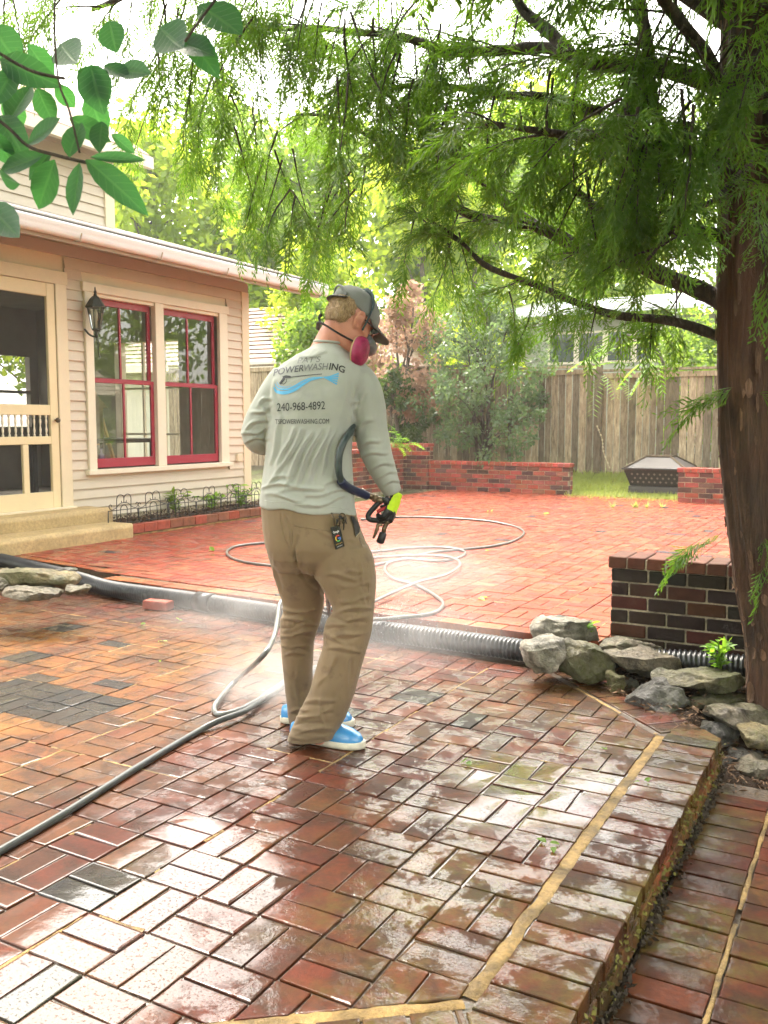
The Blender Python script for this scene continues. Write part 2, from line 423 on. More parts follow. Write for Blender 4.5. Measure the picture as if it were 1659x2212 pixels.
def strip(mb, a, b, w, z, seg=.022):
    """a hand-pointed mortar joint: wavy low ridge from a to b"""
    a = Vector(a).to_2d(); b = Vector(b).to_2d(); L = (b-a).length; n = max(2, int(L/seg)); t = (b-a)/L; q = Vector((-t.y, t.x)); rows = []
    for i in range(n+1):
        pp = a + t*(L*i/n); c = pp + q*(vnoise((pp.x*9, pp.y*9, 1))*.30+random.uniform(-.05,.05))*w; ww = w*(.92+.35*vnoise((pp.x*14, pp.y*14, 4))+random.uniform(-.10,.10))*.5
        rows.append([(c+q*ww).to_3d()+Vector((0,0,z-.0065)), (c+q*ww*.5).to_3d()+Vector((0,0,z-.0035+random.uniform(-.002,.0014))), (c-q*ww*.5).to_3d()+Vector((0,0,z-.0035+random.uniform(-.002,.0014))), (c-q*ww).to_3d()+Vector((0,0,z-.0065))])
    V = [p for r in rows for p in r]; F = [(4*i+k, 4*i+k+1, 4*i+5+k, 4*i+4+k) for i in range(n) for k in range(3) if w > .03 or vnoise((V[4*i][0]*4, V[4*i][1]*4, 6)) > -.16]
    mb.add(V, F)

# lower patio ------------------------------------------------------------
IX = -.786                                        # inner line of the edging
EDGE_IN = [(IX, 1.775), (IX, 3.77), (-1.53, 4.50), (-6.9, 5.05), (-6.9, -2.6), (-6.46, -2.6)]
def build_lower():
    slab = MB().prism([(-.545, 1.70), (-.545, 3.86), (-1.28, 4.62), (-1.35, 4.78), (-4.9, 5.25), (-7.0, 5.6), (-7.0, -2.9), (-6.5, -2.9)], -.19, -.0075).build('lower_patio', M['joint'])
    tag(slab, 'wet red brick lower patio in basket weave', None, None, 'structure')
    pv = Paving(slab, 0.0)
    region = [EDGE_IN[0], EDGE_IN[1], EDGE_IN[2], EDGE_IN[3], EDGE_IN[4], EDGE_IN[5]]
    darks = {(-4,-1),(-12,3),(-12,4),(-11,4),(-11,5),(-12,5),(-13,4),(-10,4),(-13,5),(-10,5),(-17,10),(-4,9),(-15,7),(-14,3)}
    for i in range(-22, 17):
        for j in range(-28, 3):
            x0 = GX + j*BRK; y0 = GY + i*BRK; cx, cy = x0+BRK/2, y0+BRK/2
            for k in (-.25, .25):
                r = rect(cx + k*BRK, cy, BRK/2, BRK) if (i+j) % 2 == 0 else rect(cx, cy + k*BRK, BRK, BRK/2)
                c = clip_to(r, region)
                if len(c) < 3: continue
                dk = (j, i) in darks or (random.random() < .012)
                col = pick(cx, cy, dk, .31)
                if area(c) > .98*area(r): 
                    pv.full((r[0][0]+r[2][0])/2, (r[0][1]+r[2][1])/2, r[2][0]-r[0][0], r[2][1]-r[0][1], col)
                else: pv.poly(c, col)
    # soldier edging: right side, 45 degree corner, near corner
    y = 1.76
    while y < 3.80:
        col = pick(0, y, random.random() < .04, .30); pv.full(-.6435, y+.0515, .217, .103, col); y += .103
    def course(a, b, out, n0=0, n1=None):
        a = Vector(a); b = Vector(b); t = (b-a).normalized(); q = Vector((t.y, -t.x)) if out else Vector((-t.y, t.x)); L = (b-a).length; k = 0
        while k*.103 < L:
            s0 = a + t*(k*.103); s1 = a + t*min(L, (k+1)*.103)
            pl = [tuple(s0), tuple(s0+q*.206), tuple(s1+q*.206), tuple(s1)]
            if area(pl) > .004: pv.poly(pl if out else pl[::-1], pick(0,0,False,.30))
            k += 1
    q45 = Vector((.707, .707))*.024
    course(Vector((IX, 3.80))+q45*.6, Vector((-1.53, 4.53))+q45*.6, True)
    pv.poly([(-.742, 3.89), (-.745, 3.80), (-.535, 3.80), (-.535, 3.86), (-.62, 3.95)], pick(0,0,False,.30))
    n = Vector((IX, 1.775)) ; t = Vector((-.793, -.609))
    course(n + t*2.6 + Vector((.609,-.793))*.03, n + Vector((.609,-.793))*.03, True)
    pv.poly([(-.742, 1.755), (-.76, 1.74), (-.64, 1.57), (-.535, 1.65), (-.535, 1.755)], pick(0,0,False,.30))
    pv.done()
    # tan pointing left in some of the joints
    def joint(*seg, w=.013):
        mb = MB()
        for a, b in seg: strip(mb, a, b, w, .0015)
        mb.build('mortar_joint', M['tan_mortar'], slab, True)
    joint(((-.769, 1.79), (-.769, 2.47)), ((-.769, 2.47), (-.769, 3.05)), ((-.769, 3.05), (-.769, 3.78)), w=.046)
    joint(((-.774, 1.768), (-2.6, .366)), w=.046)
    joint(((-.782, 3.79), (-1.53, 4.525)), w=.016)
    gx = lambda j: GX + j*BRK; gy = lambda i: GY + i*BRK
    joint(((-2.5, gy(-1)), (-1.35, gy(-1))), ((-1.25, gy(-1)), (-.93, gy(-1))), w=.02)
    joint(((gx(-3), .9), (gx(-3), 1.9)), ((gx(-3), 2.1), (gx(-3), 3.0)), ((gx(-3), 3.15), (gx(-3), 4.4)), w=.015)
    joint(((gx(-3)+.0, gy(7)), (-.95, gy(7))), w=.008)
    joint(((gx(-8), 2.1), (gx(-8), 4.4)), w=.014); joint(((gx(-13), 2.3), (gx(-13), 4.45)), w=.013)
    joint(((gx(-12), gy(0)), (gx(-7), gy(0))), w=.012)
    for i, a, b in ((10, -21, -7), (6, -18, -9), (3, -9, -4), (8, -26, -17), (12, -24, -3), (5, -6, -3)): joint(((gx(a), gy(i)), (gx(b), gy(i))), w=.012)
    for j, a, b in ((-17, 5, 12), (-21, 6, 12), (-10, 6, 9), (-6, 9, 12.5), (-5, -2, 1)): joint(((gx(j), gy(a)), (gx(j), gy(b))), w=.011)
    # riser below the edging: a course of brick on the right, dirt-choked joints
    for k, y in enumerate(np.arange(1.62, 3.84, .204)):
        o = bpy.data.objects.new('brick', shared_brick(.06, .194, .07, M['wet_brick'], 'riser')); COL.objects.link(o); o.parent = slab
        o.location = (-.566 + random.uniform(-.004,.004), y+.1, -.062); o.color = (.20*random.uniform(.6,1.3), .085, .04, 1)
    mb = MB(); strip(mb, (-.548, 1.6), (-.548, 3.84), .014, -.068); mb.build('mortar_joint', M['joint'], slab, True)
    return slab
LOWER = build_lower()

# path below the edging -----------------------------------------------------
def build_path():
    z = -.142
    slab = MB().prism([(-.535, -1.0), (3.2, -1.0), (3.2, 3.72), (-.535, 3.78)], -.21, z-.013).build('lower_path', M['joint'])
    tag(slab, 'red brick path a step below the patio', None, None, 'structure')
    pv = Paving(slab, z, 260)
    y = -.9; 
    while y < 3.62:
        yy = y
        pv.full(-.425, yy+.0515, .208, .103, pick(0,0,False,.30)); y += .103
    for k in range(0, 14):
        y = -.9
        while y < 3.55:
            pv.full(-.205+k*.212+.0, y+.0515, .208, .103, pick(0,0,False,.30)); y += .103
    pv.done(.003)
    mb = MB(); strip(mb, (-.316, -.8), (-.316, 3.6), .016, z+.001); mb.build('mortar_joint', M['tan_mortar'], slab, True)
build_path()

# upper patio ------------------------------------------------------------------
UZ = .13
UP_EDGE = [(-1.30, 4.93), (-1.30, 4.73), (-5.17, 4.90), (-5.22, 5.12), (-6.75, 5.34)]
def build_upper():
    out = [(-1.34, 4.78), (-5.12, 4.945), (-5.2, 5.16), (-6.7, 5.38), (-6.85, 5.5), (-6.98, 14.75), (3.2, 13.7), (3.2, 5.0), (-1.28, 5.0)]
    slab = MB().prism(out[::-1], -.19, UZ-.012).build('upper_patio', M['joint_pale']); tag(slab, 'wet red brick upper patio one step up', None, None, 'structure')
    pv = Paving(slab, UZ, 300)
    ra = [(-5.5, 4.915+.13), (-1.3, 4.735+.13), (3.1, 4.6), (3.1, 13.7), (-5.5, 14.6)]
    rb = [(-6.95, 5.365+.11), (-5.16, 5.10+.10), (-5.16, 14.6), (-6.95, 14.75)]
    for i in range(15, 66):
        for j in range(-30, 22):
            cx, cy = GX+(j+.5)*BRK, GY+(i+.5)*BRK
            if not (-7.0 < cx < 3.1 and 4.8 < cy < 14.8): continue
            if cx > -1.2 and cy < 5.12: continue
            if not pv.in_view(cx, cy): continue
            for k in (-.25, .25):
                r = rect(cx+k*BRK, cy, BRK/2, BRK) if (i+j) % 2 == 0 else rect(cx, cy+k*BRK, BRK, BRK/2)
                col = pick(cx, cy, random.random() < .012, 1.0, 2.0); col = (col[0], col[1]*.95, col[2]*1.5, 1)
                if cx < -5.05 and cy > 5.3:
                    c = clip_to(r, [(-6.95, 5.475), (-4.0, 5.03), (-4.0, 14.75), (-6.95, 14.75)])
                else: c = clip_to(r, ra)
                if len(c) < 3: continue
                if area(c) > .98*area(r): pv.full((r[0][0]+r[2][0])/2, (r[0][1]+r[2][1])/2, r[2][0]-r[0][0], r[2][1]-r[0][1], col)
                else: pv.poly(c, col)
    # nosing course of headers along the front
    def course(a, b, w=.1, wide=.206):
        a = Vector(a); b = Vector(b); t = (b-a).normalized(); q = Vector((-t.y, t.x)); L = (b-a).length; k = 0
        while k*wide < L - .02:
            s0 = a+t*(k*wide); s1 = a+t*min(L, (k+1)*wide)
            pv.poly([tuple(s0), tuple(s1), tuple(s1+q*w), tuple(s0+q*w)], pick(0,0)); k += 1
    course((-5.17, 4.90), (-1.30, 4.735), .13); course((-6.75, 5.335), (-5.2, 5.10), .1)
    pv.done(.0035)
    # riser course under the nosing
    def riser(a, b):
        a = Vector(a).to_3d(); b = Vector(b).to_3d(); t = (b-a).normalized(); L = (b-a).length
        for k in range(int(L/.204)):
            c = a + t*((k+.5)*.204)
            o = bpy.data.objects.new('brick', shared_brick(.194, .05, .068, M['wet_brick'], 'riser2')); COL.objects.link(o); o.parent = slab
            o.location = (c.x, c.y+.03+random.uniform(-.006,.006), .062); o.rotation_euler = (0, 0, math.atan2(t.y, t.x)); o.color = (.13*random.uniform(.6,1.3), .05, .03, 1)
    riser((-5.17, 4.91), (-1.30, 4.745)); riser((-6.75, 5.345), (-5.2, 5.11))
    def joint(a, b, w=.013):
        mb = MB(); strip(mb, a, b, w, UZ+.001); mb.build('mortar_joint', M['tan_mortar'], slab, True)
    gx = lambda j: GX + j*BRK; gy = lambda i: GY + i*BRK
    joint((-5.0, 5.02), (-3.3, 4.95)); joint((-4.6, gy(16)), (-3.0, gy(16)))
    for i, a, b in ((18,-20,-2),(21,-16,-8),(24,-9,0),(27,-24,-12),(30,-14,-2),(33,-7,4),(37,-20,-6),(42,-12,6),(48,-8,4),(53,-14,-2)): joint((gx(a), gy(i)), (gx(b), gy(i)), .012)
    for j, a, b in ((-1,16,22),(-3,17,30),(0,18,36),(-8,20,26),(2,24,40),(4,30,44)): joint((gx(j), gy(a)), (gx(j), gy(b)), .010)
build_upper()
# ---------------------------------------------------------------- house materials
def _paint(name, c, rough=.5, dirt=.25):
    n = NT(name); p = n.pos(); b = n.noise(p, 2.2, 5, .65); g = n.noise(p, 90, 3)
    col = n.mix(n.ramp(b, (.5, 0), (.8, dirt)), tuple(c), tuple(x*.6 for x in c))
    n.P(Base_Color=n.mix(1.0, col, n.ramp(g, (.3, .95), (.7, 1.03)), 'MULTIPLY'), Roughness=rough, Normal=n.bump(g, .08, .003)); return n.m
M['siding'] = _paint('peach beige vinyl siding', (.55, .475, .37), .5)
M['trim'] = _paint('cream trim paint', (.68, .58, .41), .45); M['door_paint'] = _paint('yellowed cream door paint', (.70, .58, .36), .4)
M['white'] = _paint('ivory trim paint', (.70, .635, .50), .45); M['soffit'] = _paint('tan soffit paint', (.42, .355, .28), .6)
M['red_sash'] = _paint('crimson sash paint', (.30, .022, .045), .4, .15)
M['black_metal'] = plain('black wrought iron', (.016, .013, .012), .5, .3, 30, .2)
M['bronze'] = plain('aged bronze', (.10, .075, .045), .4, .3, 30, .2, metallic=.7)
M['dark_green_iron'] = plain('dark verdigris iron', (.03, .038, .032), .5, .3, 30, .3)
M['interior'] = plain('room plaster', (.34, .31, .26), .9, .1, 4, 0)
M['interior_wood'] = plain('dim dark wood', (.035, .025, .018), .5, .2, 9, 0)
def _shingle(name, c):
    n = NT(name); p = n.pos(); f = n.noise(p, 6, 4); g = n.noise(p, 80, 3)
    n.P(Base_Color=n.mix(1.0, n.ramp(f, (.3, tuple(x*.7 for x in c)), (.7, c)), n.ramp(g, (.3, .8), (.7, 1.15)), 'MULTIPLY'), Roughness=.85, Normal=n.bump(g, .5, .01)); return n.m
M['shingle'] = _shingle('grey brown shingle', (.22, .19, .16)); M['pink_shingle'] = _shingle('faded pinkish shingle', (.42, .30, .25)); M['tan_shingle'] = _shingle('garage tan shingle', (.46, .40, .30))  # tan shingle is the garage roof colour
M['metal_roof'] = plain('pale painted metal roof', (.55, .57, .58), .35, .08, 3, .05)
def _glass():
    n = NT('window glass'); g = n.node('ShaderNodeBsdfGlossy'); g.inputs['Roughness'].default_value = .01; t = n.node('ShaderNodeBsdfTransparent'); t.inputs[0].default_value = (.85, .9, .88, 1)
    fr = n.node('ShaderNodeFresnel'); fr.inputs[0].default_value = 1.55; mx = n.node('ShaderNodeMixShader')
    n.l.new(n.math('MINIMUM', n.math('ADD', n.math('MULTIPLY', fr.outputs[0], 1.5), .05), 1.0), mx.inputs[0]); n.l.new(t.outputs[0], mx.inputs[1]); n.l.new(g.outputs[0], mx.inputs[2])
    n.l.new(mx.outputs[0], n.n['Material Output'].inputs[0]); return n.m
M['glass'] = _glass()
def _screen():
    n = NT('fine insect screen'); d = n.node('ShaderNodeBsdfDiffuse'); d.inputs[0].default_value = (.03, .03, .03, 1); t = n.node('ShaderNodeBsdfTransparent')
    mx = n.node('ShaderNodeMixShader'); mx.inputs[0].default_value = .62; n.l.new(t.outputs[0], mx.inputs[1]); n.l.new(d.outputs[0], mx.inputs[2])
    n.l.new(mx.outputs[0], n.n['Material Output'].inputs[0]); return n.m
M['screen'] = _screen()

WX = -7.55          # wall plane
def box_part(name, mat, parent, a, b, bv=.004):
    lo = [min(p, q) for p, q in zip(a, b)]; hi = [max(p, q) for p, q in zip(a, b)]
    o = MB().box(lo, hi).build(name, mat, parent)
    if bv: bevel(o, bv)
    return o
def build_house():
    h = thing('house', 'beige sided house with cream screen door and crimson double window', 'house', (WX, 7.5, 0))
    # siding courses, each a board with a sloping face and a butt edge
    e = .105; z = .28
    rows = []
    while z < 2.95: rows.append(z); z += e
    def board(y0, y1, z):
        t = min(e + .012, 3.02 - z)
        V = []
        for y in (y0, y1): V += [(WX-.01, y, z), (WX+.021, y, z), (WX+.0235, y, z+.006), (WX+.012, y, z+t*.55), (WX+.010, y, z+t*.62), (WX+.004, y, z+t), (WX-.01, y, z+t)]
        F = [(i, i+1, i+8, i+7) for i in range(6)] + [(6, 0, 7, 13), tuple(range(6, -1, -1)), tuple(range(7, 14))]
        MB().add(V, F).build('siding_board', M['siding'], h)
    for z in rows:
        if z < .70: board(6.76, 9.70, z)
        else: board(6.76, 6.985, z); board(9.40, 9.70, z)
        if z > 2.80: board(6.985, 9.40, z)
        board(2.0, 5.55, z)
    # corner board, frieze, sheathing
    box_part('corner_board', M['trim'], h, (WX-.10, 9.70, .22), (WX+.03, 9.85, 3.03))
    box_part('frieze_board', M['soffit'], h, (WX-.02, 2.0, 3.03), (WX+.028, 9.84, 3.15))
    w = MB()
    for y0, y1, z0, z1 in ((6.75,7.05,.1,3.2),(9.36,9.83,.1,3.2),(7.05,9.36,.1,.80),(7.05,9.36,2.76,3.2),(2,5.6,.1,3.2),(5.6,6.75,2.72,3.2),(5.6,6.75,.1,.40)): w.box((WX-.12, y0, z0), (WX-.012, y1, z1))
    w.build('wall_sheathing', M['trim'], h)
    ew = MB()
    for x0, x1, z0, z1 in ((-11.5,-9.75,.05,3.35),(-8.55,WX-.12,.05,3.35),(-9.75,-8.55,2.45,3.35),(-9.75,-8.55,.05,.55)): ew.box((x0, 9.71, z0), (x1, 9.82, z1))
    ew.build('end_wall', M['siding'], h)
    for xx in (-9.35, -8.95): MB().box((xx-.015, 9.74, .55), (xx+.015, 9.78, 2.45)).build('end_muntin', M['white'], h)
    for zz_ in (1.15, 1.8): MB().box((-9.75, 9.735, zz_-.015), (-8.55, 9.765, zz_+.015)).build('end_muntin', M['white'], h)
    # room behind the glass
    r = MB(); r.box((-11.4, 5.0, .30), (WX-.13, 9.70, .34)); [r.box((-11.45, a_, z0), (-11.35, b_, z1)) for a_, b_, z0, z1 in ((5,8.05,.3,3.1),(9.45,9.7,.3,3.1),(8.05,9.45,2.3,3.1),(8.05,9.45,.3,1.25),(8.70,8.76,1.25,2.3),(8.05,8.70,1.75,1.79),(8.76,9.45,1.75,1.79))]; r.box((-11.4, 5.0, 3.0), (WX-.13, 9.7, 3.08)); r.box((-11.4, 4.9, .3), (WX-.13, 5.0, 3.1)); [r.box((x0, 9.6, z0), (x1, 9.7, z1)) for x0, x1, z0, z1 in ((-11.35,-9.75,.3,3.0),(-8.55,WX-.13,.3,3.0),(-9.75,-8.55,2.45,3.0),(-9.75,-8.55,.3,.55))]
    r.build('room_shell', M['interior'], h)
    # double window
    wn_ = box_part('window', M['white'], h, (WX-.005, 6.99, .765), (WX+.045, 7.10, 2.80))       # left casing
    def cas(name, y0, y1, z0, z1, x0=-.005, x1=.045, mat='white'): return box_part(name, M[mat], wn_, (WX+x0, y0, z0), (WX+x1, y1, z1))
    cas('casing', 9.215, 9.375, .765, 2.80); cas('casing', 6.965, 9.40, 2.70, 2.80, -.004, .052); cas('casing', 8.055, 8.195, .80, 2.70, -.03, .043)
    cas('sill', 6.955, 9.42, .745, .80, -.06, .075); cas('casing', 7.10, 9.215, 2.66, 2.70, -.09, .02)
    for y0, y1 in ((7.10, 8.055), (8.195, 9.215)):
        def sash(z0, z1, dx, th):
            t = .05
            cas('sash_rail', y0, y1, z0, z0+th[0], dx-.03, dx, 'red_sash'); cas('sash_rail', y0, y1, z1-th[1], z1, dx-.03, dx, 'red_sash')
            cas('sash_stile', y0, y0+t, z0+th[0], z1-th[1], dx-.03, dx, 'red_sash'); cas('sash_stile', y1-t, y1, z0+th[0], z1-th[1], dx-.03, dx, 'red_sash')
            ym = (y0+y1)/2; cas('muntin', ym-.014, ym+.014, z0+th[0], z1-th[1], dx-.025, dx-.002, 'red_sash')
            for a, b in ((y0+t, ym-.014), (ym+.014, y1-t)):
                MB().add([(WX+dx-.018, a, z0+th[0]), (WX+dx-.018, b, z0+th[0]), (WX+dx-.018+random.uniform(-.002,.002), b, z1-th[1]), (WX+dx-.018, a, z1-th[1])], [(0,1,2,3)]).build('pane', M['glass'], wn_)
        sash(1.755, 2.66, -.045, (.045, .07)); sash(.815, 1.79, -.008, (.10, .045))
    # screen door
    D = (5.62, 6.60); dz0, dz1 = .43, 2.72
    d = box_part('door', M['door_paint'], h, (WX-.01, 6.50, dz0), (WX+.03, 6.60, dz1))
    def dp(name, y0, y1, z0, z1, x0=-.01, x1=.03, mat='door_paint', bv=.004): return box_part(name, M[mat], d, (WX+x0, y0, z0), (WX+x1, y1, z1), bv)
    dp('stile', 5.62, 5.72, dz0, dz1); dp('rail', 5.72, 6.50, 2.585, dz1, -.009, .029); dp('rail', 5.72, 6.50, 1.385, 1.49, -.009, .029); dp('rail', 5.72, 6.50, 1.09, 1.17, -.009, .029)
    dp('rail', 5.72, 6.50, dz0, .60, -.009, .029); dp('mullion', 6.145, 6.215, .60, 1.09, -.008, .027)
    for y in np.arange(5.78, 6.49, .075):
        prof = [(.012,0),(.012,.02),(.006,.028),(.011,.05),(.0125,.07),(.008,.095),(.0065,.107),(.008,.12),(.0125,.145),(.011,.165),(.006,.187),(.012,.195),(.012,.215)]
        MB().lathe(prof, (WX+.01, y, 1.17), 8).build('spindle', M['white'], d, True)
    for y0, y1, z0, z1 in ((5.72,6.50,1.49,2.585),(5.72,6.145,.60,1.09),(6.215,6.50,.60,1.09),(5.72,6.5,1.17,1.385)):
        MB().add([(WX-.004,y0,z0),(WX-.004,y1,z0),(WX-.004,y1,z1),(WX-.004,y0,z1)], [(0,1,2,3)]).build('screen', M['screen'], d)
    MB().lathe([(.001,-.03),(.012,-.028),(.010,-.01),(.022,-.002),(.028,.012),(.022,.026),(.002,.03)], (0,0,0), 12).build('knob', M['bronze'], d, True).matrix_local = Matrix.Translation((WX+.06, 6.555, 1.335)) @ Matrix.Rotation(R(90), 4, 'Y')
    box_part('door_casing', M['trim'], h, (WX-.01, 6.61, .42), (WX+.04, 6.755, 2.80)); box_part('door_casing', M['trim'], h, (WX-.01, 5.50, 2.725), (WX+.042, 6.77, 2.86)); box_part('door_casing', M['trim'], h, (WX-.01, 5.48, .42), (WX+.04, 5.61, 2.725))
    # eaves: soffit boards, rafters, fascia, gutter, roof skin
    EX, RZ = -6.90, 3.13; slope = .30
    zz = lambda x: RZ + (EX - x)*slope
    sf = MB(); sf.add([(EX+.02, 2, zz(EX)+.005), (EX+.02, 10.56, zz(EX)+.005), (-8.4, 10.56, zz(-8.4)+.005), (-8.4, 2, zz(-8.4)+.005), (EX+.02, 2, zz(EX)+.03), (EX+.02, 10.56, zz(EX)+.03), (-8.4, 10.56, zz(-8.4)+.03), (-8.4, 2, zz(-8.4)+.03)], [(0,3,2,1),(4,5,6,7),(0,1,5,4),(1,2,6,5),(2,3,7,6),(3,0,4,7)])
    sf.build('roof_deck', M['soffit'], h)
    for y in np.arange(3.2, 10.6, .61):
        V = []
        for yy in (y-.022, y+.022): V += [(EX-.02, yy, zz(EX-.02)), (EX-.02, yy, zz(EX-.02)-.10), (WX-.05, yy, zz(WX)-.10), (WX-.05, yy, zz(WX-.05))]
        MB().add(V, [(0,1,2,3),(7,6,5,4),(0,4,5,1),(1,5,6,2),(2,6,7,3),(3,7,4,0)]).build('rafter', M['soffit'], h)
    rf = MB(); rf.add([(EX+.10, 2, zz(EX)+.02), (EX+.10, 10.62, zz(EX)+.02), (-12.5, 10.62, zz(-12.5)), (-12.5, 2, zz(-12.5)), (EX+.10, 2, zz(EX)+.075), (EX+.10, 10.62, zz(EX)+.075), (-12.5, 10.62, zz(-12.5)+.06), (-12.5, 2, zz(-12.5)+.06)], [(0,3,2,1),(4,5,6,7),(0,1,5,4),(1,2,6,5),(2,3,7,6),(3,0,4,7)])
    rf.build('roof', M['shingle'], h)
    box_part('fascia', M['soffit'], h, (EX-.015, 2, RZ-.12), (EX+.012, 10.58, RZ+.03), 0)
    g = MB(); prof = [(0,.065),(0,-.03),(.012,-.052),(.035,-.062),(.06,-.055),(.078,-.035),(.082,-.005),(.092,.02),(.105,.05),(.105,.068),(.095,.068),(.095,.055),(.075,.02),(.06,-.03),(.03,-.045),(.012,-.02),(.012,.065)]
    def gr(y, dz): return [(EX+.014+a, y, RZ-.03+b+dz) for a, b in prof]
    rings = [gr(y, .0025*math.sin(y*1.3)) for y in np.linspace(2, 10.70, 16)]
    g.loft(rings); g.build('gutter', _paint('bright white gutter', (.76,.79,.82), .35, .1), h, True)
    for y in np.arange(3, 10.6, 1.1): MB().tube([(EX+.03, y, RZ-.098), (EX+.10, y, RZ-.10), (EX+.125, y, RZ-.03)], .008, 6).build('gutter_strap', M['soffit'], h)
    MB().box((EX-.10, 2.0, RZ+.058), (EX+.115, 10.72, RZ+.066)).build('drip_edge', M['metal_roof'], h)
    # upper storey set back behind the porch roof
    UX = -9.3
    z = 3.3; 
    while z < 4.95:
        V = []
        for y in (1.0, 9.04): V += [(UX-.02, y, z), (UX+.03, y, z), (UX+.005, y, z+.135), (UX-.02, y, z+.135)]
        MB().add(V, [(0,1,5,4),(1,2,6,5),(2,3,7,6),(3,2,1,0),(4,5,6,7)]).build('siding_board', M['siding'], h); z += .125
    box_part('corner_board', M['trim'], h, (UX-.12, 9.03, 3.6), (UX+.045, 9.20, 5.0))
    box_part('upper_end_wall', M['siding'], h, (-13, 9.02, 3.3), (UX-.12, 9.12, 5.0), 0)
    MB().add([(UX+.45,.5,4.80),(UX+.45,9.45,4.80),(-12,9.45,6.9),(-12,.5,6.9),(UX+.45,.5,4.9),(UX+.45,9.45,4.9),(-12,9.45,7.0),(-12,.5,7.0)], [(0,3,2,1),(4,5,6,7),(0,1,5,4),(1,2,6,5),(2,3,7,6),(3,0,4,7)]).build('upper_roof', M['pink_shingle'], h)
    box_part('upper_fascia', M['white'], h, (UX+.40, .5, 4.72), (UX+.48, 9.5, 4.87), 0)
    box_part('outlet_box', M['trim'], h, (WX+.01, 9.53, .80), (WX+.06, 9.63, .90), .006)
build_house()

# furniture seen through the panes ------------------------------------------
def build_interior():
    t = thing('table', 'dark table standing inside behind the window', 'table', (-8.8, 8.0, .34))
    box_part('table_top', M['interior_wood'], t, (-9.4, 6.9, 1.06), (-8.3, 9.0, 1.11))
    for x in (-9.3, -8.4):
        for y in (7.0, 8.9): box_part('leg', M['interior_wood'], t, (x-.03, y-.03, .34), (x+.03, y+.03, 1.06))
    b = MB().lathe([(.032,0),(.034,.01),(.034,.12),(.026,.14),(.014,.15),(.014,.18),(.018,.182),(.018,.2)], (-7.72, 7.36, .82), 12).build('bottle', plain('lavender plastic', (.42,.36,.62), .4), None, True)
    tag(b, 'small lavender bottle on the window ledge', 'bottle')
    w = thing('inner_ledge', 'shelf ledge inside the crimson window', 'shelf', (-7.75, 8.1, .8)); box_part('board', M['interior_wood'], w, (-7.95, 6.95, .78), (-7.63, 9.4, .815)); box_part('bracket', M['interior_wood'], w, (-7.9, 8.0, .5), (-7.66, 8.05, .78))
    c = thing('dollhouse', 'pale toy house on the table behind the glass', 'toy house', (-8.9, 8.15, 1.11))
    cm = plain('pale pine', (.42, .36, .25), .6)
    box_part('body', cm, c, (-9.05, 7.95, 1.11), (-8.75, 8.4, 1.5)); MB().add([(-9.08,7.9,1.5),(-8.72,7.9,1.5),(-8.72,8.45,1.5),(-9.08,8.45,1.5),(-9.08,8.17,1.75),(-8.72,8.17,1.75)], [(0,1,5,4),(2,3,4,5),(0,4,3),(1,2,5),(0,3,2,1)]).build('roof', cm, c)
    f = thing('easel', 'pale wooden easel frame leaning inside the right window', 'easel', (-9.6, 9.1, .34))
    wm = plain('light wood', (.5, .33, .16), .6)
    for y in (8.75, 9.35): MB().tube([(-9.4, y, .34), (-9.7, 9.05, 2.0)], .03, 6).build('leg', wm, f)
    MB().box((-9.62, 8.85, 1.0), (-9.58, 9.25, 1.04)).build('ledge', wm, f)
build_interior()

# wall lantern ------------------------------------------------------------------
def build_lantern():
    c = Vector((WX+.17, 7.02, 2.40)); t = thing('wall_lantern', 'dark verdigris glass lantern on the wall beside the screen door', 'lantern', tuple(c))
    m = M['dark_green_iron']
    MB().lathe([(.001,0),(.06,.001),(.075,.01),(.07,.022),(.04,.03),(.001,.034)], (0,0,0), 18).build('backplate', m, t, True).matrix_local = Matrix.Translation(Vector((WX+.02, 6.98, 2.33))-Vector((0,0,0))) @ Matrix.Rotation(R(90), 4, 'Y') @ Matrix.Diagonal((1.5, 1, 1, 1))
    for o in t.children: o.matrix_parent_inverse = Matrix.Translation(-c)
    MB().tube(smooth_path([(WX+.04,6.98,2.30),(WX+.10,6.99,2.24),(WX+.16,7.01,2.22),(WX+.175,7.02,2.27)]), .011, 8).build('arm', m, t, True)
    k = (c.x, c.y, 0)
    MB().lathe([(.001,2.20),(.012,2.21),(.02,2.24),(.012,2.26),(.03,2.28),(.045,2.285),(.047,2.30)], k, 12).build('base', m, t, True)
    MB().lathe([(.047,2.30),(.085,2.52)], k, 6).build('glass', M['glass'], t)
    for j in range(6):
        w = 2*math.pi*j/6; a = (c.x+.047*math.cos(w), c.y+.047*math.sin(w), 2.295); b = (c.x+.087*math.cos(w), c.y+.087*math.sin(w), 2.525)
        MB().tube([a, b], .005, 5).build('cage_bar', m, t)
    MB().lathe([(.105,2.515),(.11,2.53),(.09,2.56),(.06,2.61),(.035,2.635),(.02,2.645),(.012,2.67),(.018,2.685),(.008,2.70),(.006,2.73),(.001,2.74)], k, 6).build('roof', m, t)
    MB().lathe([(.012,2.30),(.014,2.38),(.02,2.40),(.022,2.45),(.012,2.49),(.002,2.5)], k, 8).build('bulb', plain('pale lamp glass', (.6,.55,.42), .2), t, True)
    MB().tube(smooth_path([(c.x,c.y,2.2),(c.x+.005,c.y+.01,2.14),(c.x-.01,c.y+.03,2.06),(c.x+.0,c.y+.045,2.0)]), .006, 5).build('tail_scroll', m, t, True)
build_lantern()

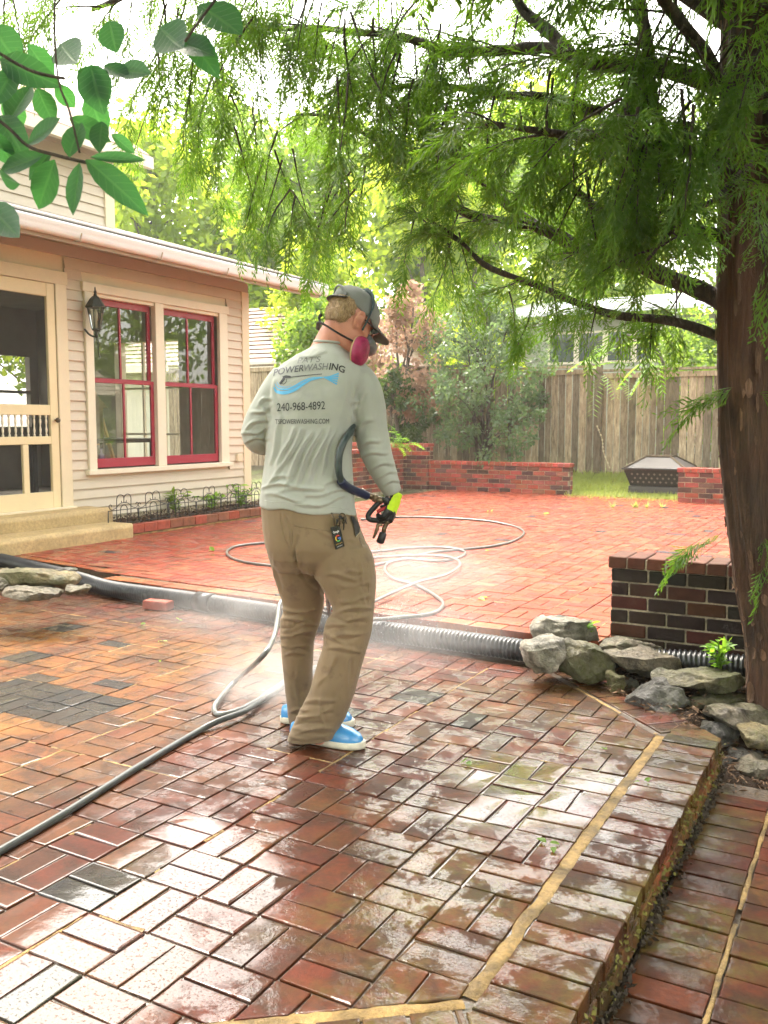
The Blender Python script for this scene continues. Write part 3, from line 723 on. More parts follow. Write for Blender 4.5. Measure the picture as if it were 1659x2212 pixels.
# steps at the door ----------------------------------------------------------------
def build_steps():
    t = thing('door_steps', 'yellowed concrete steps below the screen door', 'steps', (-7.0, 6.0, .1))
    def rough(name, a, b, s=.06):
        bm = bmesh.new(); bmesh.ops.create_cube(bm, size=1)
        for v in bm.verts: v.co = Vector([(a[k]+b[k])/2 + v.co[k]*(b[k]-a[k]) for k in range(3)])
        bmesh.ops.bevel(bm, geom=bm.edges[:], offset=.012, segments=2, affect='EDGES')
        bmesh.ops.subdivide_edges(bm, edges=[e for e in bm.edges if e.calc_length() > .15], cuts=10, use_grid_fill=True)
        for v in bm.verts: v.co += Vector((vnoise(v.co, 7), vnoise(v.co+Vector((5,5,5)), 7), vnoise(v.co+Vector((9,1,3)), 7)))*.006
        me = bpy.data.meshes.new(name); bm.to_mesh(me); bm.free(); me.materials.append(M['concrete'])
        for p in me.polygons: p.use_smooth = True
        return mesh_obj(name, me, t)
    rough('lower_step', (-7.16, 4.9, -.15), (-6.76, 6.86, .275)); rough('upper_step', (-7.53, 4.7, -.1), (-7.14, 6.95, .415))
    box_part('threshold', M['trim'], t, (-7.55, 5.5, .40), (-7.44, 6.74, .432))
build_steps()

# flower bed, brick edging, wire border panels ----------------------------------------
def build_bed():
    s = MB(); ys = np.linspace(6.9, 10.4, 30); xs = np.linspace(-7.56, -6.92, 9)
    V = [(x, y, .20 + .03*vnoise((x*3, y*3, 0)) + .03*(-6.9-x)) for y in ys for x in xs]; F = [(j*9+i, j*9+i+1, (j+1)*9+i+1, (j+1)*9+i) for j in range(29) for i in range(8)]
    tag(s.add(V, F).build('bed_soil', M['soil'], None, True), 'dark soil of the narrow bed under the window', None, None, 'structure')
    n = 2600; P = np.stack([rng.uniform(-7.5,-6.93,n), rng.uniform(6.92,10.2,n), np.full(n,.235)], 1); P[:,2] += rng.uniform(-.02,.03,n) + .03*(-6.9-P[:,0])
    Vv, Ff = quads(P, rng.normal(size=(n,3))*[1,1,.35], rng.uniform(.012,.035,n), rng.uniform(.006,.014,n))
    o = mesh_obj('bark_mulch', np_mesh('bark_mulch', Vv, Ff), None, plain('brown bark mulch', (.10,.06,.035), .85, .6, 25, 0)); tag(o, 'brown bark and leaf mulch over the bed', 'mulch', None, 'stuff')
    t = thing('brick_edging', 'single row of red bricks edging the flower bed', 'brick edging', (-6.85, 8, .13))
    box = MB().box((-6.94, 6.88, .08), (-6.853, 10.4, .145)).build('mortar_bed', M['tan_mortar'], t)
    y = 6.9; k = 0
    while y < 10.3:
        me = shared_brick(.098, .192, .09, M['wall_brick'], 'edging'); o = bpy.data.objects.new('brick', me); COL.objects.link(o); o.parent = t; o.matrix_parent_inverse = Matrix.Translation(-t.location)
        o.location = (-6.895+random.uniform(-.004,.004), y+.1, .245+random.uniform(-.004,.004)); o.rotation_euler = (random.gauss(0,.01), random.gauss(0,.012), random.gauss(0,.01))
        o.color = random.choice([(.30,.07,.04,1),(.20,.085,.05,1),(.24,.09,.05,1),(.34,.08,.05,1)]); y += .203; k += 1
def quads(P, D, L, Wd, curl=0.0):
    """flat leaf quads: P base, D direction, length, width -> diamond of 4 verts"""
    D = D / (np.linalg.norm(D, axis=1, keepdims=True)+1e-9); A = rng.normal(size=D.shape); S = np.cross(D, A); S /= (np.linalg.norm(S, axis=1, keepdims=True)+1e-9)
    L = np.asarray(L)[:,None]; Wd = np.asarray(Wd)[:,None]; mid = P + D*L*.45
    V = np.stack([P, mid+S*Wd, P+D*L, mid-S*Wd], 1).reshape(-1, 3); F = np.arange(len(P)*4).reshape(-1, 4)
    return V, F
build_bed()
def build_border_panel():
    def arc(cx, cz, r, a0, a1, n=10): return [(0, cx+r*math.cos(R(a0+(a1-a0)*k/n)), cz+r*math.sin(R(a0+(a1-a0)*k/n))) for k in range(n+1)]
    t = thing('garden_border_panel', '', 'garden fence', (0,0,0)); b = M['black_metal']; hw = .225
    def tb(name, pts, r=.0045, n=5): return MB().tube(pts, r, n).build(name, b, t, True)
    tb('stake', [(0,-hw,-.1),(0,-hw,.165)], .006); tb('stake', [(0,hw,-.1),(0,hw,.165)], .006)
    tb('rail', [(0,-hw,.02),(0,hw,.02)]); tb('rail', [(0,-hw,.16),(0,hw,.16)])
    for y in (-.105, .105): tb('bar', [(0,y,.0),(0,y,.25)])
    for y in (-.05, .05): tb('bar', [(0,y,.0),(0,y,.16)])
    tb('inner_arch', arc(0, .16, .05, 0, 180))
    for s in (-1, 1):
        tb('scroll', [(0, s*.105,.25)] + arc(s*.0525, .27, .0525, 0 if s>0 else 180, 180 if s>0 else 0)[:] + arc(s*.018, .25, .018, 180 if s>0 else 0, (180+200) if s>0 else -200, 8), .0042)
        tb('side_scroll', smooth_path([(0,0,.235),(0,s*.06,.225),(0,s*.11,.19),(0,s*.16,.17),(0,s*.20,.18),(0,s*.215,.21),(0,s*.19,.225),(0,s*.178,.205)], 4), .0042)
    return t
proto = build_border_panel()
BP = [(6.98,'wire border panel nearest the steps, first of the row'), (7.44,'second wire border panel counted from the steps'), (7.90,'third wire border panel counted from the steps'), (8.36,'fourth wire border panel counted from the steps'), (8.82,'fifth wire border panel, in front of young green plants'), (9.30,'last wire border panel, beside the worker and the house corner')]
def copy_tree(o, parent=None):
    c = o.copy(); COL.objects.link(c); c.parent = parent
    for ch in o.children: copy_tree(ch, c)
    return c
for i, (y, lab) in enumerate(BP):
    o = proto if i == 0 else copy_tree(proto)
    o.location = (-7.02, y, .235); o.rotation_euler = (random.gauss(0,.03), random.gauss(0,.05), random.gauss(0,.04)); tag(o, lab, 'garden fence', 'wire border panels along the flower bed')

# ---------------------------------------------------------------- brick walls
WPAL = [(.30,.075,.05),(.34,.085,.06),(.26,.065,.045),(.12,.052,.042),(.085,.045,.038),(.15,.07,.055),(.28,.10,.07)]
def brick_wall(name, label, x0, x1, yf, z0, courses, depth=.22, cap=True, dark=0.0, face='y', pal=None):
    """wall running along X with its face at yf (or along Y with its face at yf taken as X); a lap bond with a rowlock cap"""
    P = lambda a, d, z: (a, yf + d, z) if face == 'y' else (yf - d, a, z)
    L = x1 - x0; ch = .0762
    t = thing(name, label, 'brick wall', P((x0+x1)/2, depth/2, z0))
    a = P(x0+.008, .008, z0-.1); b = P(x1-.008, depth-.008, z0+courses*ch)
    MB().box([min(p,q) for p,q in zip(a,b)], [max(p,q) for p,q in zip(a,b)]).build('mortar_core', M['wall_mortar'], t)
    def put(ac, d0, z, la, ld, lz, col):
        k = ('w', round(la,3), round(ld,3), round(lz,3), face)
        if k not in _shared:
            vs = []
            for q in range(3):
                bm = bmesh.new(); bmesh.ops.create_cube(bm, size=1)
                sx, sy = (la, ld) if face == 'y' else (ld, la)
                for v in bm.verts: v.co = Vector((v.co.x*sx, v.co.y*sy, v.co.z*lz)) + Vector([random.uniform(-.002,.002) for _ in range(3)])
                bmesh.ops.bevel(bm, geom=bm.edges[:], offset=.0045, segments=1, affect='EDGES')
                me = bpy.data.meshes.new('brick'); bm.to_mesh(me); bm.free(); me.materials.append(M['wall_brick']); vs.append(me)
            _shared[k] = vs
        o = bpy.data.objects.new('brick', random.choice(_shared[k])); COL.objects.link(o); o.parent = t; o.matrix_parent_inverse = Matrix.Translation(-t.location)
        o.location = P(ac, d0 + random.uniform(-.002,.002), z); o.color = (*[c*random.uniform(.85,1.15) for c in col], 1)
    pal = pal or WPAL
    for c in range(courses):
        z = z0 + c*ch + ch/2; off = .1016*(c % 2); a = x0 - off
        while a < x1 - .02:
            s, e_ = max(a, x0), min(a+.203, x1)
            if e_ - s > .03: put((s+e_)/2, .045, z, round(e_-s-.0105, 3), .092, ch-.0105, random.choice(pal))
            a += .203
        # ends
        for end in (x0, x1):
            put(end + (.0455 if end == x0 else -.0455), .095+.0655, z, .089, .105, ch-.0105, random.choice(pal))
    if cap:
        z = z0 + courses*ch + .032; a = x0 - .015; n = int(round((L+.03)/.1016)); w = (L+.03)/n
        for k in range(n): put(a + w*(k+.5), depth/2, z, round(w-.009,3), depth+.03, .062, random.choice([(.33,.075,.05),(.30,.085,.06),(.36,.09,.06)] if not dark else [(.10,.036,.022),(.12,.042,.026)]))
        A = P(x0-.008, -.008, z0+courses*ch+.002); B = P(x1+.008, depth+.008, z0+courses*ch+.052)
        MB().box([min(p,q) for p,q in zip(A,B)], [max(p,q) for p,q in zip(A,B)]).build('cap_mortar', M['wall_mortar'], t)
    return t
brick_wall('brick_wall', 'low red brick wall along the back of the upper patio', -7.42, -4.56, 14.55, .12, 6)
brick_wall('brick_wall', 'taller brick wall section behind the worker, left of the low wall', -8.9, -7.14, 14.50, .12, 10)
brick_wall('brick_wall', 'tall brick wall running from the house corner to the back', 11.3, 14.48, -7.62, .12, 9, face='x')
brick_wall('brick_wall', 'short red brick wall in front of the fire pit', -2.70, -.4, 13.95, .12, 6)
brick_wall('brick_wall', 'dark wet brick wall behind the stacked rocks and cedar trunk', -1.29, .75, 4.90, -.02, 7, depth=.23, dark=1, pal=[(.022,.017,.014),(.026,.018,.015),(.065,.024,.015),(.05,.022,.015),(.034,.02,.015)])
# ---------------------------------------------------------------- board fence
def _fencewood():
    n = NT('weathered fence wood'); p = n.pos(); q = n.scale(p, (9, 9, 1.6)); f = n.noise(q, 3.2, 6, .7); g = n.noise(n.scale(p, (40, 40, 1.2)), 3, 4, .7)
    tint = n.node('ShaderNodeObjectInfo').outputs['Random']
    c = n.ramp(f, (.3, (.13,.10,.066)), (.5, (.31,.245,.17)), (.72, (.48,.41,.30)))
    c = n.mix(1.0, c, n.ramp(tint, (0, (.45,.44,.42)), (1, (1.3,1.25,1.18))), 'MULTIPLY')
    n.P(Base_Color=n.mix(1.0, c, n.ramp(g, (.3, .65), (.7, 1.15)), 'MULTIPLY'), Roughness=.85, Normal=n.bump(g, .6, .008)); return n.m
M['fence_wood'] = _fencewood()
def build_fence():
    FY = 16.5
    top = lambda x: 2.30 - (x + 4.6)*.035
    base = lambda x: .30
    t = thing('board_fence', 'weathered grey brown board fence across the back of the yard', 'fence', (-6, FY, .3))
    x = -15.0; k = 0
    while x < 1.5:
        w = random.uniform(.115, .145); y = FY - .025 + random.uniform(-.004,.004); z1 = top(x) - .10 + random.uniform(-.012,.012); ln = random.gauss(0,.004)
        V = [(x, y, base(x)-.05), (x+w-.013, y, base(x)-.05), (x+w-.013+ln, y, z1), (x+ln, y, z1)]; V += [(a, b+.018, c) for a, b, c in V]
        MB().add(V, [(0,1,2,3),(7,6,5,4),(0,4,5,1),(1,5,6,2),(2,6,7,3),(3,7,4,0)]).build('board', M['fence_wood'], t); x += w
    for px in (-14.2, -11.8, -9.4, -7.0, -4.62, -2.2, .2):
        MB().box((px-.055, FY-.10, .2), (px+.055, FY-.03, top(px)+.06)).build('post', M['fence_wood'], t)
    for a, b in zip((-15,-14.2,-11.8,-9.4,-7.0,-4.62,-2.2,.2), (-14.2,-11.8,-9.4,-7.0,-4.62,-2.2,.2,1.5)):
        MB().box((a+.057, FY-.06, top((a+b)/2)-.14), (b-.057, FY-.028, top((a+b)/2)-.05)).build('top_rail', M['fence_wood'], t)
        MB().box((a+.06, FY-.09, top((a+b)/2)-.02), (b-.06, FY+.05, top((a+b)/2)+.02)).build('cap_rail', M['fence_wood'], t)
    r = MB(); pts = []
    rope = smooth_path([(-4.62,FY-.14,1.25),(-4.52,FY-.14,1.0),(-4.50,FY-.13,.8),(-4.38,FY-.13,.5)], 6)
    cp = thing('bead_rope', 'pale knotted rope hanging down the fence post', 'rope', (-4.62, FY-.14, 1.25)); M['rope'] = plain('pale rope', (.5,.42,.28), .8)
    MB().tube(rope, .006, 5).build('cord', M['rope'], cp)
    for q in rope[::2]: MB().lathe([(.001,-.02),(.016,-.012),(.018,0),(.016,.012),(.001,.02)], tuple(q), 6).build('bead', M['rope'], cp, True)
build_fence()

# ---------------------------------------------------------------- fire pit
def build_firepit():
    c = Vector((-3.25, 15.35, .14)); t = thing('fire_pit', 'square black fire pit with mesh lid on the grass before the fence', 'fire pit', tuple(c))
    m = plain('soot black steel', (.018,.017,.016), .45, .3, 20, .2); n = NT('dark spark mesh'); n.P(Base_Color=(.10,.09,.085), Roughness=.6, Alpha=.75); mm = n.m
    def frus(z0, z1, a, b, name, mat, w=.0):
        V = [(c.x+sx*a, c.y+sy*a, z0) for sx, sy in ((-1,-1),(1,-1),(1,1),(-1,1))] + [(c.x+sx*b, c.y+sy*b, z1) for sx, sy in ((-1,-1),(1,-1),(1,1),(-1,1))]
        return MB().add(V, [(0,1,5,4),(1,2,6,5),(2,3,7,6),(3,0,4,7),(3,2,1,0),(4,5,6,7)]).build(name, mat, t)
    frus(.29, .55, .40, .49, 'bowl', m); frus(.17, .28, .43, .42, 'stand', plain('worn dark steel', (.05,.047,.042), .5)); frus(.552, .575, .52, .52, 'rim', m)
    frus(.58, .755, .48, .20, 'mesh_lid', mm)
    for sx, sy in ((-1,-1),(1,-1),(1,1),(-1,1)):
        MB().tube([(c.x+sx*.485, c.y+sy*.485, .585), (c.x+sx*.20, c.y+sy*.20, .76)], .016, 6).build('lid_bar', M['bronze'], t)
        box_part('foot', m, t, (c.x+sx*.38-.03, c.y+sy*.38-.03, .1), (c.x+sx*.38+.03, c.y+sy*.38+.03, .2))
    fr = [(c.x-.2,c.y-.2,.765),(c.x+.2,c.y-.2,.765),(c.x+.2,c.y+.2,.765),(c.x-.2,c.y+.2,.765)]
    MB().tube(fr, .016, 6, closed=True).build('lid_bar', M['bronze'], t)
    MB().tube([(c.x-.06,c.y,.76),(c.x-.06,c.y,.83),(c.x+.06,c.y,.83),(c.x+.06,c.y,.76)], .007, 6).build('handle', M['bronze'], t)
    # lattice cut-outs on the front
    lm = plain('rusty grey steel', (.16,.14,.12), .6)
    for r_ in range(3):
        for k in range(9):
            x = c.x-.36+.09*k+(.045 if r_ % 2 else 0); z = .35+.065*r_; y = c.y - (.40+(z-.29)*.346) - .003
            MB().add([(x-.022,y,z),(x,y+.005,z-.022),(x+.022,y,z),(x,y-.007,z+.022)], [(0,1,2,3)]).build('lattice_diamond', lm, t)
build_firepit()

# ---------------------------------------------------------------- buildings beyond
def build_neighbours():
    # left: hip roofed house past the corner of the near one
    h = thing('neighbour_house', 'distant cream house with pinkish shingle roof beyond the house corner', 'house', (-19, 24, .3))
    E0 = at_d(515, 786, 22); zt = E0.z
    x0 = E0.x - 6; y0 = E0.y
    cr = _paint('pale cream siding', (.6,.56,.44), .6)
    a = at_d(520, 790, 22); b = at_d(700, 776, 21)
    dirv = Vector((b.x-a.x, b.y-a.y, 0)).normalized(); nrm = Vector((-dirv.y, dirv.x, 0))
    if nrm.dot(AWAY) < 0: nrm = -nrm
    p = lambda s, d, z: tuple(Vector((a.x, a.y, 0)) + dirv*s + nrm*d + Vector((0,0,z)))
    ze = zt
    def bx(name, s0, s1, d0, d1, z0, z1, mat, par=h):
        V = [p(s0,d0,z0),p(s1,d0,z0),p(s1,d1,z0),p(s0,d1,z0),p(s0,d0,z1),p(s1,d0,z1),p(s1,d1,z1),p(s0,d1,z1)]
        return MB().add(V, [(0,3,2,1),(4,5,6,7),(0,1,5,4),(1,2,6,5),(2,3,7,6),(3,0,4,7)]).build(name, mat, par)
    bx('wall', -5, 3.2, .5, 6, 0, ze-.1, cr); bx('gutter', -5.3, 3.5, -.12, .05, ze-.14, ze+.02, M['white']); bx('soffit', -5.2, 3.4, 0, .6, ze-.16, ze-.12, M['soffit'])
    rows = 14
    for k in range(rows):
        f0, f1 = k/rows, (k+1)/rows
        V = [p(-5.3+2.2*f0, -.05+3.1*f0, ze+.03+1.75*f0), p(3.5-2.6*f0, -.05+3.1*f0, ze+.03+1.75*f0), p(3.5-2.6*f1, -.05+3.1*f1, ze+1.75*f1), p(-5.3+2.2*f1, -.05+3.1*f1, ze+1.75*f1)]
        MB().add(V, [(0,1,2,3)]).build('shingle_course', M['pink_shingle'], h)
    MB().add([p(3.5,-.05,ze), p(3.5,6.2,ze), p(.9,3.05,ze+1.75)], [(0,1,2)]).build('roof_hip', M['pink_shingle'], h)
    MB().add([p(-5.3,6.2,ze), p(3.5,6.2,ze), p(.9,3.05,ze+1.74), p(-3.1,3.05,ze+1.74)], [(0,1,2,3)]).build('roof_back', M['pink_shingle'], h)
    w = bx('window', .05, 1.0, .44, .52, ze-1.55, ze-.28, M['white']); bx('pane', .17, .88, .42, .438, ze-.92, ze-.38, M['glass_dark'], w); bx('pane', .17, .88, .42, .438, ze-1.45, ze-1.0, M['glass_dark'], w)
    # right: low building with a pale metal roof behind the fence
    g = thing('shed_house', 'low pale building with metal roof and ribbon windows behind the fence', 'building', (-5, 24, .4))
    Y = 24.0; P0 = at_y(1120, 700, Y); P1 = at_y(1659, 690, Y); ze = at_y(1290, 682, Y).z
    body = _paint('grey green siding', (.34,.36,.30), .7)
    box_part('wall', body, g, (P0.x, Y, .3), (P1.x+6, Y+5, ze-.1), 0)
    MB().add([(P0.x-.6,Y-.8,ze-.03),(P1.x+7,Y-.8,ze-.03),(P1.x+7,Y+3,ze+.75),(P0.x-.6,Y+3,ze+.75),(P0.x-.6,Y-.8,ze+.06),(P1.x+7,Y-.8,ze+.06),(P1.x+7,Y+3,ze+.86),(P0.x-.6,Y+3,ze+.86)], [(0,3,2,1),(4,5,6,7),(0,1,5,4),(1,2,6,5),(2,3,7,6),(3,0,4,7)]).build('roof', M['metal_roof'], g)
    zw1 = at_y(1240, 722, Y).z; zw0 = at_y(1240, 782, Y).z
    for k in range(6):
        xa = at_y(1185+k*62, 740, Y).x; xb = at_y(1185+(k+1)*62, 740, Y).x
        f = box_part('window', M['white'], g, (xa, Y-.05, zw0-.06), (xb-.01, Y-.005, zw1+.06), 0)
        for a_, b_ in ((xa+.07, xb-.08),): MB().box((a_, Y-.06, zw0), (b_, Y-.054, zw1)).build('pane', M['glass_dark'], f)
    # garage out of frame to the right: the crimson window mirrors its roof
    q = thing('garage', 'garage with tan shingle roof across the yard, seen mirrored in the crimson window', 'garage', (9.5, 16, 0))
    GXg = 5.6
    box_part('wall', _paint('garage siding', (.5,.46,.36), .7), q, (GXg+.6, 12.0, 0), (GXg+7, 20.5, 2.35), 0)
    for k in range(16):
        f0, f1 = k/16, (k+1)/16
        MB().add([(GXg+3.6*f0, 11.6, 2.3+2.0*f0+.02), (GXg+3.6*f1, 11.6, 2.3+2.0*f1), (GXg+3.6*f1, 21, 2.3+2.0*f1), (GXg+3.6*f0, 21, 2.3+2.0*f0+.02)], [(0,1,2,3)]).build('shingle_course', M['tan_shingle'], q)
    box_part('gutter', M['white'], q, (GXg-.1, 11.6, 2.16), (GXg+.02, 21, 2.3), 0)
    for y in (13.2, 15.6, 18.0):
        f = box_part('window', M['white'], q, (GXg+.55, y, 1.0), (GXg+.6, y+1.1, 2.0), 0); box_part('pane', M['glass_dark'], f, (GXg+.54, y+.08, 1.08), (GXg+.548, y+1.02, 1.92), 0)
def _gd():
    n = NT('dark window glass'); n.P(Base_Color=(.05,.07,.07), Roughness=.05); return n.m
M['glass_dark'] = _gd()
build_neighbours()

# ---------------------------------------------------------------- corrugated drain pipe
def build_pipe():
    n = NT('black corrugated plastic'); p = n.obj(); n.P(Base_Color=n.ramp(n.noise(p, 20, 4), (.3, (.010,.011,.013)), (.7, (.028,.030,.034))), Roughness=.32); m = n.m
    t = thing('drain_pipe', 'black corrugated drain pipe lying along the patio step', 'pipe', (-3.5, 4.6, 0))
    rr = .062
    pts = [(-6.9,5.26,.11),(-6.3,5.18,.085),(-5.6,5.03,.07),(-5.0,4.85,.066),(-4.3,4.82,.064),(-3.5,4.75,.064),(-2.7,4.645,.064),(-2.1,4.63,.064),(-1.55,4.60,.066),(-1.2,4.62,.075),(-.8,4.68,.095),(-.45,4.70,.10)]
    path = smooth_path(pts, 8)
    # resample at fixed pitch
    L = [0]
    for a, b in zip(path, path[1:]): L.append(L[-1]+(b-a).length)
    def at(s):
        for i in range(len(L)-1):
            if s <= L[i+1]: f = (s-L[i])/max(1e-9, L[i+1]-L[i]); return path[i].lerp(path[i+1], f)
        return path[-1]
    N = int(L[-1]/.0062); P = []; Rr = []
    for i in range(N):
        s = i*.0062; P.append(at(s)); k = i % 4; Rr.append(rr if k in (0,1) else rr-.009)
    MB().tube(P, Rr, 18).build('corrugated_wall', m, t, True)
    for s in (L[-1]*.44,):
        c = at(s); d = (at(s+.05)-at(s-.05)).normalized()
        MB().tube([c-d*.07, c-d*.068, c+d*.068, c+d*.07], [rr, rr+.006, rr+.006, rr], 18).build('coupling', m, t, True)
build_pipe()

# ---------------------------------------------------------------- rocks and loose bricks
def _stone(name, c, moss):
    n = NT(name); p = n.pos(); a = n.noise(p, 9, 6, .7, .3); b = n.noise(p, 60, 5, .75); g = n.noise(p, 4, 4)
    nz = n.sep(n.node('ShaderNodeNewGeometry').outputs['Normal'])[2]
    col = n.ramp(a, (.34, tuple(x*.22 for x in c)), (.5, tuple(x*.75 for x in c)), (.68, tuple(min(1, x*1.35) for x in c)))
    mk = n.math('MULTIPLY', n.ramp(g, (.42, 0), (.58, 1)), n.ramp(b, (.35, .2), (.6, 1)))
    col = n.mix(n.math('MULTIPLY', mk, moss), col, (.075, .085, .016))
    n.P(Base_Color=n.mix(1.0, col, n.ramp(b, (.3, .7), (.7, 1.2)), 'MULTIPLY'), Roughness=n.ramp(g, (.4, .35), (.6, .7)), Normal=n.bump(n.math('ADD', n.math('MULTIPLY', a, 1.3), b), 1.0, .035)); return n.m
STONE = [_stone('pale quartz stone', (.44,.40,.32), .45), _stone('mossy green stone', (.25,.22,.13), .95), _stone('grey brown stone', (.26,.215,.155), .6), _stone('dark grey stone', (.15,.14,.125), .45), _stone('yellow mossy stone', (.33,.26,.13), .9)]
def rock(px, py, D, wpx, hpx, dd, mat, label, seed, rot=0, ang=1.0, boxy=1.0):
    """weathered fieldstone: a point cloud's hull, chamfered and roughened"""
    rs = random.Random(seed); c = at_d(px, py, D); k = D/FOC; w, hgt = wpx*k/2, hpx*k/2
    bm = bmesh.new(); bmesh.ops.create_icosphere(bm, subdivisions=5, radius=1.0)
    planes = []
    for i in range(12):
        nn = Vector((rs.gauss(0,1), rs.gauss(0,1), rs.gauss(0,1)*1.2)).normalized(); planes.append((nn, rs.uniform(.55, .86)))
    planes.append((Vector((0,0,1)), rs.uniform(.55,.75))); planes.append((Vector((0,0,-1)), .7)); planes.append((Vector((rs.gauss(0,.2),-1,rs.gauss(0,.3))).normalized(), rs.uniform(.6,.75)))
    o3 = Vector((seed*3.1, seed*1.7, seed))
    for v in bm.verts:
        q = v.co.copy()
        for nn, d in planes:
            e = q.dot(nn) - d
            if e > 0: q -= nn*e
        v.co = Vector((q.x*w*1.24, q.y*dd*1.25, q.z*hgt*1.3))
    bm.normal_update()
    for v in bm.verts:
        q = v.co + o3
        d = mnoise.fractal(q*11, .9, 2.1, 5)*.013 + mnoise.fractal(q*40, .8, 2, 3)*.0045 - max(0, .22-abs(mnoise.noise(Vector((q.x*5,q.y*5,q.z*17)))))*.040
        v.co += v.normal*d
    me = bpy.data.meshes.new('rock'); bm.to_mesh(me); bm.free(); me.materials.append(STONE[mat])
    for p in me.polygons: p.use_smooth = True
    o = mesh_obj('rock', me); o.location = c; o.rotation_euler = (0, R(rot), R(YAW)+rs.uniform(-.15,.15)); tag(o, label, 'rock', 'stacked garden rocks')
    return o
RK = [
 (1222,1362,4.85,128,62,.13,0,'pale flat-topped rock at the patio step, topmost of the pile',1,4),
 (1180,1412,4.50,100,86,.13,0,'rounded pale rock beside the end of the open pipe run',2,-8),
 (1262,1430,4.45,112,92,.11,1,'mossy green slanted rock between the pale rounded one and the brown slab',3,22),
 (1385,1428,4.45,150,72,.14,2,'grey brown pointed slab lying in the middle of the rocks',4,12),
 (1365,1408,4.62,120,60,.10,2,'flat brown rock under the dark wall, behind the pointed slab',14,8),
 (1332,1474,4.33,42,62,.07,4,'small upright mossy stone wedged below the brown slab',5,0),
 (1362,1488,4.36,52,40,.08,3,'small dark stone tucked under the brown slab',6,0),
 (1422,1512,4.12,122,94,.12,3,'dark grey angular rock standing on the patio corner',7,14),
 (1512,1467,4.20,176,58,.12,1,'long flat mossy stone below the green seedling',8,2),
 (1545,1510,4.15,120,36,.12,1,'thin mossy slab under the long flat stone',9,3),
 (1598,1544,4.02,150,48,.12,2,'flat grey slab at the foot of the cedar trunk',10,6),
 (1545,1590,3.95,90,66,.1,3,'dark mossy stone below the flat slab by the trunk',11,10),
 (1640,1592,3.85,100,56,.12,4,'yellow green rock at the right edge above the path',12,-4),
 (1610,1640,3.85,130,60,.12,3,'dark bottom stone beside the path end',13,2),
]
RK += [
 (1590,1508,4.22,90,34,.10,4,'small yellowish stone bedded behind the flat grey slab',15,5),
 (1640,1520,4.3,70,50,.10,2,'grey stone half hidden behind the trunk foot',16,-8),
 (1655,1660,3.72,110,52,.1,2,'grey block at the right edge just above the path',17,4),
 (1565,1630,3.92,70,44,.08,1,'small mossy stone beside the path end, lowest of the pile',18,8),
]
for a in RK: rock(*a)
RL = [
 (75,1246,5.75,160,44,.16,4,'long yellowish rock lying on top at the left edge of the step',21,4),
 (72,1279,5.55,100,32,.14,2,'grey stone under the long yellowish rock',22,0),
 (5,1262,5.65,40,34,.12,2,'small grey stone cut by the left edge of the picture',23,0),
 (165,1274,5.55,60,18,.10,2,'flat stone chip in front of the pipe start',24,0),
 (140,1232,6.0,40,16,.1,3,'dark pebble stone behind the pipe start',25,0),
]
for a in RL: rock(*a)
def loose_brick():
    c = at_z(336, 1310, 0); bm = bmesh.new(); bmesh.ops.create_cube(bm, size=1)
    for v in bm.verts: v.co = Vector((v.co.x*.2, v.co.y*.098, v.co.z*.06)) + Vector([random.uniform(-.002,.002) for _ in range(3)])
    bmesh.ops.bevel(bm, geom=bm.edges[:], offset=.006, segments=2, affect='EDGES')
    me = bpy.data.meshes.new('loose_brick'); bm.to_mesh(me); bm.free(); me.materials.append(M['wall_brick'])
    o = mesh_obj('loose_brick', me); o.location = (-4.42, 4.70, .033); o.rotation_euler = (0,0,R(8)); o.color = (.30,.07,.045,1); tag(o, 'single loose red brick lying against the drain pipe', 'brick')
loose_brick()

# soil bank under the rocks ------------------------------------------------------------
def build_bank():
    xs = np.linspace(-1.75, 3.4, 70); ys = np.linspace(3.55, 5.05, 34); V = []
    for y in ys:
        for x in xs:
            h = .0 + .07*max(0, min(1, (y-4.35)/.45)) + .014*vnoise((x*5, y*5, 0)) + .012*vnoise((x*17, y*17, 3))
            into = (x + y - 3.12)/1.414        # metres behind the edging line
            k = max(0., min(1., (into)/.12)); z = -.19*(1-k) + h*k
            if x > -.66:
                kk = max(0., min(1., (y-4.02)/.42)); z = -.175*(1-kk) + h*kk + .02*vnoise((x*8, y*8, 9))
            V.append((x, y, z))
    n = len(xs); F = [(j*n+i, j*n+i+1, (j+1)*n+i+1, (j+1)*n+i) for j in range(len(ys)-1) for i in range(n-1)]
    tag(MB().add(V, F).build('soil_bank', M['soil'], None, True), 'dark soil bank under the rocks and cedar', None, None, 'structure')
    n = 7000; P = np.stack([rng.uniform(-1.6, 1.2, n), rng.uniform(3.70, 4.9, n), np.zeros(n)], 1); keep = (P[:,0]+P[:,1] > 3.16); P = P[keep]; n = len(P)
    P[:,2] = np.where(P[:,0] > -.66, -.16 + .17*np.clip((P[:,1]-4.02)/.42, 0, 1), .012) + .07*np.clip((P[:,1]-4.35)/.45, 0, 1) + .008
    Vv, Ff = quads(P, rng.normal(size=(n,3))*[1,1,.25], rng.uniform(.015,.05,n), rng.uniform(.002,.006,n))
    tag(mesh_obj('needle_litter', np_mesh('needle_litter', Vv, Ff), None, plain('brown needle litter', (.11,.06,.03), .85, .6, 30, 0)), 'brown cedar needles and twigs over the soil', 'litter', None, 'stuff')
build_bank()
